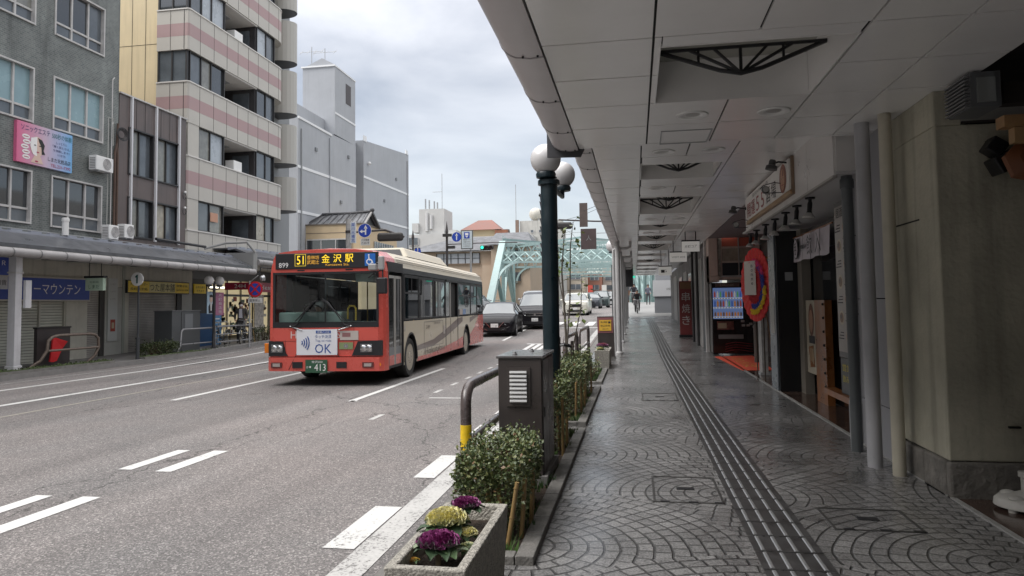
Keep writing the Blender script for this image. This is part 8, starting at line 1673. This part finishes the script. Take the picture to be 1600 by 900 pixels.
for X in (XL, XR):
    nodes_b = [(X, Y0 + i * PN, ZD) for i in range(NPN + 1)]; nodes_t = [(X, Y0 + PN * (i + 1) - (0 if i else 0), ZT + (.0, .9, 1.3, .9, .0)[i]) for i in range(NPN - 1)]
    q = MB(); q.beam(nodes_b[0], nodes_t[0], .75, .65, cy, (1, 0, 0)); q.build('end_post', br); q = MB(); q.beam(nodes_b[-1], nodes_t[-1], .6, .6, cy, (1, 0, 0)); q.build('end_post', br)
    for a, b in zip(nodes_t[:-1], nodes_t[1:]): q = MB(); q.beam(a, b, .55, .6, cy); q.build('top_chord', br)
    q = MB(); q.beam(nodes_b[0], nodes_b[-1], .5, .7, cy); q.build('bottom_chord', br)
    for i, tn in enumerate(nodes_t):
        q = MB(); laced(q, nodes_b[i + 1], tn, .42, .3, cyd); q.build('vertical', br)
        if X == XR: q = MB(); laced(q, (X, tn[1] - PN / 2, ZD), (X, tn[1] - PN / 2, ZT - (2.5 if i == 0 else 0)), .34, .3, cy); q.build('vertical', br)
        if i < len(nodes_t) - 1:
            a, b = (tn, nodes_b[i + 2]) if i < 2 else (nodes_b[i + 1], nodes_t[i + 1]); q = MB(); laced(q, a, b, .42, .3, cyd if i % 2 else cy); q.build('diagonal', br)
            a, b = (nodes_b[i + 1], V(tn).lerp(V(nodes_t[i + 1]), .5)); q = MB(); laced(q, a, b, .26, .2, cy); q.build('sub_diagonal', br); a = V(tn).lerp(V(nodes_t[i + 1]), .5); q = MB(); laced(q, a, nodes_b[i + 2], .26, .2, cyd); q.build('sub_diagonal', br)
    q = MB(); laced(q, (X, Y0 + PN * .52, ZD + (ZT - ZD) * .52), (X, Y0 + PN, ZD), .34, .3, cyd); q.build('diagonal', br)
def frame_beam(y, z0, z1, lean=0., cells=8, knee=True):
    q = MB(); xs = [XL + .3 + (XR - XL - .6) * i / cells for i in range(cells + 1)]; f = lambda z_: y + (z_ - z0) * lean
    q.beam((XL, f(z1), z1), (XR, f(z1), z1), .18, .20, cy); q.beam((XL, f(z0), z0), (XR, f(z0), z0), .22, .24, cy); zm = (z0 + z1) / 2
    for a, b in zip(xs[:-1], xs[1:]):
        m_ = (a + b) / 2; w_ = (b - a) * .13
        # hexagon lattice cell
        for p1, p2 in (((a, z0), (m_, z1)), ((m_, z1), (b, z0)), ((a, z1), (m_, z0)), ((m_, z0), (b, z1))): q.beam((p1[0], f(p1[1]) - .05, p1[1]), (p2[0], f(p2[1]) - .05, p2[1]), .10, .12, cy, (0, 1, 0))
        for cx_ in (m_ - (b - a) / 4, m_ + (b - a) / 4): q.obox((cx_, f(zm) - .08, zm), (.16, 0, 0), (0, .03, 0), (0, 0, .13), cy)
    q.build('portal_lattice', br)
    if knee:
        for s_, X in ((1, XL), (-1, XR)):
            q = MB(); n = 8; pts = []
            for i in range(n + 1): a = math.pi / 2 * i / n; pts.append((X + s_ * (.3 + 1.9 * (1 - math.cos(a))), z0 - 1.9 + 1.9 * math.sin(a)))
            for (xa, za), (xb, zb) in zip(pts[:-1], pts[1:]): q.beam((xa, f(za), za), (xb, f(zb), zb), .22, .3, cy, (0, 1, 0))
            q.build('knee_brace', br)
ln = PN / (ZT - ZD)
frame_beam(Y0 + (5.95 - ZD) * ln, 5.95, 7.05, ln, 7)
frame_beam(Y0 + PN, 6.5, 8.1, 0, 7, True)
for i in range(1, 5): frame_beam(Y0 + PN * (i + 1), 6.2, ZT + (.0, .9, 1.3, .9, .0)[i], 0, 7, True)
for i in range(NPN - 2):
    q = MB(); y0_, y1_ = Y0 + PN * (i + 1), Y0 + PN * (i + 2); xm_ = (XL + XR) / 2; z_ = ZT + .2
    for a, b in (((XL, y0_), (xm_, y1_)), ((xm_, y0_), (XL, y1_)), ((XR, y0_), (xm_, y1_)), ((xm_, y0_), (XR, y1_))): q.beam((a[0], a[1], z_ + .3), (b[0], b[1], z_ + .3), .12, .22, cyd)
    q.beam((XL, (y0_ + y1_) / 2, 7.4), (XR, (y0_ + y1_) / 2, 7.4), .15, .3, cy); q.build('top_bracing', br)
q = MB()
for X in (XL, XR): 
    for z_ in (ZD + .5, ZD + .9): q.tube([(X, Y0, z_), (X, Y0 + PN * NPN, z_)], .035, cyd, 6)
    q.tube([(X, Y0 + PN, ZT + .9), (X, Y0 + PN * (NPN - 1), ZT + .9)], .03, cy, 5); 
    for k in range(12): q.tube([(X, Y0 + PN + k * 4, ZT + .2), (X, Y0 + PN + k * 4, ZT + .9)], .025, cy, 5)
q.build('railing', br)
q = MB()
for k in range(40): yy = 60 + k * 1.6; q.beam((XR + 2.6, yy, 1.3), (XR + 2.6, yy, 2.5), .05, .05, cyd)
q.tube([(XR + 2.6, 60, 2.5), (XR + 2.6, 124, 2.5)], .05, cyd, 6); q.tube([(XR + 2.6, 60, 1.9), (XR + 2.6, 124, 1.9)], .03, cyd, 6); q.build('footway_railing', br); br.rotation_euler = (0, 0, .062)

# ================================================================ FAR BUILDINGS
def block(name, lab, x0, x1, y0, y1, z1, m_, wins_=None, roof=None, z0=0., cat='building', wm_=pane_g, rh=1.6, grp='buildings across the river and the crossing'):
    t = thing(name, ((x0 + x1) / 2, y0, z0), lab, cat, grp); q = MB(); q.box(x0, y0, z0, x1, y1, z1, m_); q.build('wall', t)
    for (a, b, c, d) in (wins_ or []): 
        q = MB(); q.box(a, y0 - .12, c, b, y0 - .02, d, wm_); n = max(1, int((b - a) / 1.1)); 
        o = q.build('window', t); q = MB()
        for k in range(n + 1): xx = a + (b - a) * k / n; q.box(xx - .05, y0 - .17, c, xx + .05, y0 - .121, d, frame_a)
        q.box(a, y0 - .165, c - .06, b, y0 - .121, c, frame_a); q.build('frame', o)
    if roof == 'hip':
        q = MB(); o_ = .7; cx_, cy__ = (x0 + x1) / 2, (y0 + y1) / 2; w_ = (x1 - x0) * .22
        q.add([(x0 - o_, y0 - o_, z1), (x1 + o_, y0 - o_, z1), (x1 + o_, y1 + o_, z1), (x0 - o_, y1 + o_, z1), (cx_ - w_, cy__, z1 + rh), (cx_ + w_, cy__, z1 + rh)], [(0, 1, 5, 4), (1, 2, 5), (2, 3, 4, 5), (3, 0, 4), (0, 3, 2, 1)], roofm); q.build('roof', t)
    return t
t = thing('tan_inn_building', (-19, 86, 0), 'tan plastered building with dark tiled roofs behind the green traffic light', 'building', 'buildings across the river and the crossing')
tan2 = M('tan_plaster', (.40, .31, .23), .7, var=.08, vs=.5)
q = MB(); q.box(-29, 86, 0, -17.2, 96, 8.4, tan2); q.box(-17.19, 84.6, 0, -12.4, 96, 9.0, tan2); q.box(-18.5, 85.4, 0, -16.9, 86.1, 6.6, tan2); q.build('wall', t)
q = MB(); q.add([(-29.5, 85.2, 8.4), (-17.2, 85.2, 8.5), (-17.2, 91, 10.7), (-24.0, 91, 10.4)], [(0, 1, 2, 3)], rt); q.add([(-29.5, 85.2, 8.3), (-17.2, 85.2, 8.4), (-17.2, 91, 10.5), (-24.0, 91, 10.2)], [(0, 1, 2, 3)], black_m)
q.add([(-17.6, 83.9, 9.0), (-12.0, 83.9, 9.0), (-13.4, 90, 11.0), (-17.6, 90, 11.0)], [(0, 1, 2, 3)], rt); q.add([(-17.6, 83.9, 9.0), (-17.6, 90, 11), (-17.6, 96, 9)], [(0, 1, 2)], rt); q.add([(-12.0, 83.9, 9.0), (-13.4, 90, 11.0), (-12, 96, 9)], [(0, 1, 2)], rt); q.build('roof', t)
for a, b, c, d in ((-26.9, -25.6, 6.8, 8.0), (-24.4, -18.9, 6.9, 8.15), (-24, -20, 5.0, 5.8), (-15.8, -13.6, 7.3, 8.3), (-15.8, -13.6, 4.5, 5.6), (-21, -18.6, 3.0, 4.0)):
    yy = 84.6 if a > -17 else 86; q = MB(); q.box(a, yy - .1, c, b, yy - .02, d, M('shoji_pane', (.40, .42, .44), .3) if b - a > 4 and c > 6 else pane_g); o = q.build('window', t); q = MB(); n = max(2, int((b - a) / .8))
    for k in range(n + 1): xx = a + (b - a) * k / n; q.box(xx - .045, yy - .15, c, xx + .045, yy - .101, d, frame_b)
    q.box(a, yy - .14, (c + d) / 2 - .03, b, yy - .102, (c + d) / 2 + .03, frame_b); q.box(a - .1, yy - .3, c - .12, b + .1, yy - .11, c - .01, M('wood_sill', (.16, .11, .07), .6)); q.build('frame', o)
roofm = M('roof_redbrown', (.20, .09, .07), .6, var=.2, vs=.8)
block('cream_rooftop_house', 'cream upper storey with red brown hipped roof above the tan building', -26.0, -20.9, 108, 114, 13.4, M('cream_house', (.52, .43, .27), .6), [(-23.5, -22.5, 11.0, 11.6)], 'hip', rh=1.9)
q = MB(); q.box(-21.2, 107.4, 11.0, -19.2, 108, 13.3, M('rust_tank', (.22, .09, .05), .7, var=.3)); q.build('rusty_tank', label='rusty red tank beside the red brown hipped roof', cat='tank')
t = block('white_rooftop_building', 'off-white concrete building with a round rooftop water tank, right of the hipped roof', -17.6, -11.0, 109.5, 116, 14.8, M('offwhite_conc', (.46, .45, .42), .7, var=.12, vs=.8, streak=.3), [(-15.9, -15.4, 12.9, 13.3), (-14.6, -14.2, 12.9, 13.3), (-15.9, -15.2, 10.9, 11.5)])
q = MB(); q.sphere((-15.2, 110.6, 15.9), 1.05, M('tank_cream', (.52, .50, .44), .5, var=.1), 20); 
o = q.build('water_tank', t); q = MB()
for k in range(4): a = k * 1.57 + .7; q.tube([(-15.2 + .8 * math.cos(a), 110.6 + .8 * math.sin(a), 14.8), (-15.2 + .7 * math.cos(a), 110.6 + .7 * math.sin(a), 15.5)], .07, steel_grey, 6)
q.build('leg', o)
q = MB(); q.tube([(-18.1, 109, 10), (-18.1, 109, 20.5)], .05, steel_grey, 6); q.build('mast', t); q = MB(); q.box(-18.2, 108.9, 11, -17.7, 109.4, 14.9, M('ladder_rust', (.20, .14, .11), .7)); q.build('ladder_cage', t)
q = MB(); q.lathe([(.55, 0), (.6, .8), (.5, 1.3)], (-20.0, 111, 12.4), M('tank_dark', (.12, .10, .09), .6), 14); q.build('small_tank', label='small dark rooftop tank between the hipped roof and the white building', cat='tank')
wt = M('white_apartment', (.46, .46, .45), .7, var=.08, vs=.5)
t = block('white_apartment_building', 'white rendered apartment block with antenna covered stair tower, right of the grey block', -34.5, -26.0, 104, 116, 12.6, wt, [(-33.9, -32.4, 11.0, 12.1)])
q = MB(); q.box(-32.6, 105, 12.6, -28.6, 110, 16.6, wt); q.box(-33.6, 104.6, 13.0, -32.6, 107, 14.4, wt); q.box(-28.2, 104.5, 12.6, -26.6, 108, 13.2, wt); q.build('stair_tower', t)
q = MB(); q.box(-25.99, 106, 0, -20, 118, 11.3, wt); q.box(-26, 105.8, 11.3, -15, 118, 12.2, wt); q.build('lower_wing', t)
q = MB(); 
for k, xx in enumerate((-31.6, -31.0, -30.2, -29.7)): q.tube([(xx, 105.2, 14.0 + k * .6), (xx, 105.2, 18.2 - .2 * k)], .12, steel_grey, 7)
q.tube([(-31.3, 104.9, 13.2), (-31.3, 104.9, 16)], .25, M('antenna_white', (.5, .5, .5), .5), 8); q.tube([(-30.6, 104.9, 13.5), (-30.6, 104.9, 15.6)], .25, M('antenna_white'), 8); q.tube([(-28.9, 105, 16.6), (-28.9, 105, 22)], .05, steel_grey, 6); q.tube([(-30.4, 105, 19.2), (-28.9, 105, 19.2)], .04, steel_grey, 5); q.build('phone_antennas', t)
fb = [('brown_office', 'brown tiled building beyond the bridge on the right side', -5.5, -.5, 200, 215, 10, (.24, .14, .09)), ('brick_shop_building', 'red brown building beyond the bridge in the middle', -12.5, -8.7, 190, 205, 9.5, (.28, .13, .09)), ('cream_office', 'pale building beyond the bridge, next to the brown one', -8.6, -5.6, 195, 210, 12, (.42, .38, .33)), ('grey_office', 'grey building far beyond the bridge on the left', -34, -17, 170, 190, 9, (.30, .30, .31)), ('beige_office', 'beige building far beyond the bridge behind the left truss', -17, -12.6, 180, 190, 11, (.38, .33, .26)), ('pink_office', 'pinkish grey building seen through the right truss at the arcade end', -.4, 9, 180, 195, 11, (.30, .24, .22)), ('pale_corner_house', 'pale grey building on the far right bank behind the hoarding', 4.3, 14, 120, 140, 9, (.36, .37, .39))]
for nm_, lab_, x0, x1, y0, y1, z1, c_ in fb:
    n = max(1, int((x1 - x0) / 2.6)); wn__ = [(x0 + (x1 - x0) * (k + .2) / n, x0 + (x1 - x0) * (k + .8) / n, z_, z_ + 1.3) for k in range(n) for z_ in (2.6, 5.4, 8.0) if z_ + 1.3 < z1]
    block(nm_, lab_, x0, x1, y0, y1, z1, M('far_' + nm_, c_, .7, var=.1, vs=.4), wn__)
# shop signs and vertical banners past the bridge (red and white)
for i, (x, y, c_, l) in enumerate(((-9.3, 150, (.45, .06, .04), 'red vertical shop sign beyond the bridge'), (-6.4, 150, (.55, .54, .50), 'white vertical shop sign beyond the bridge'), (-3.9, 150, (.40, .10, .06), 'dull red vertical shop sign beyond the bridge, nearer the arcade'))):
    q = MB(); q.box(x - .5, y, 2.2, x + .5, y + .2, 5.6, M('farsign_%d' % i, c_, .5)); q.tube([(x, y, 1.2), (x, y, 2.2)], .1, steel_grey, 6); q.build('shop_sign', label=l, cat='sign', group='far shop signs beyond the bridge')
# thin wires
q = MB(); wm_ = M('wire', (.03, .03, .03), .6)
for p in (((-2.8, 40, 6.9), (-.2, 36, 7.6)), ((-4.0, 40, 6.4), (-1.2, 40, 7.4))): q.tube([V(p[0]).lerp(V(p[1]), k / 6) - V((0, 0, .15 * math.sin(math.pi * k / 6))) for k in range(7)], .012, wm_, 4)
q.build('overhead_wire', label='thin overhead wires by the signal arm above the arcade roof', cat='wire')

# buildings along the street behind the camera (they shade it and show in the bus windscreen)
for i, (x0, x1, y0, y1, z1, c_, l) in enumerate(((-27, -17, -12, 7.9, 14, (.30, .29, .27), 'office building left of the street, behind the camera'), (-27, -17, -40, -13, 19, (.16, .155, .15), 'dark tall building farther behind the camera on the left'), (-30, -4, -75, -60, 22, (.22, .21, .20), 'building closing the street behind the camera'), (2.6, 14, -60, -13, 15, (.24, .22, .21), 'building behind the camera on the right side'))):
    t = thing('street_building', ((x0 + x1) / 2, y0, 0), l, 'building', 'buildings behind the camera'); q = MB(); q.box(x0, y0, 0, x1, y1, z1, M('behind_%d' % i, [v * 1.5 for v in c_], .7)); q.build('wall', t)
    for k in range(int(z1 / 3)):
        q = MB()
        if i == 2: q.box(x0 + 1, y1, 1.2 + 3 * k, x1 - 1, y1 + .05, 2.6 + 3 * k, pane_d)
        else: X = x1 if i < 2 else x0; q.box(X - .05, y0 + 1, 1.2 + 3 * k, X + .05, y1 - 1, 2.6 + 3 * k, pane_d)
        q.build('window', t)
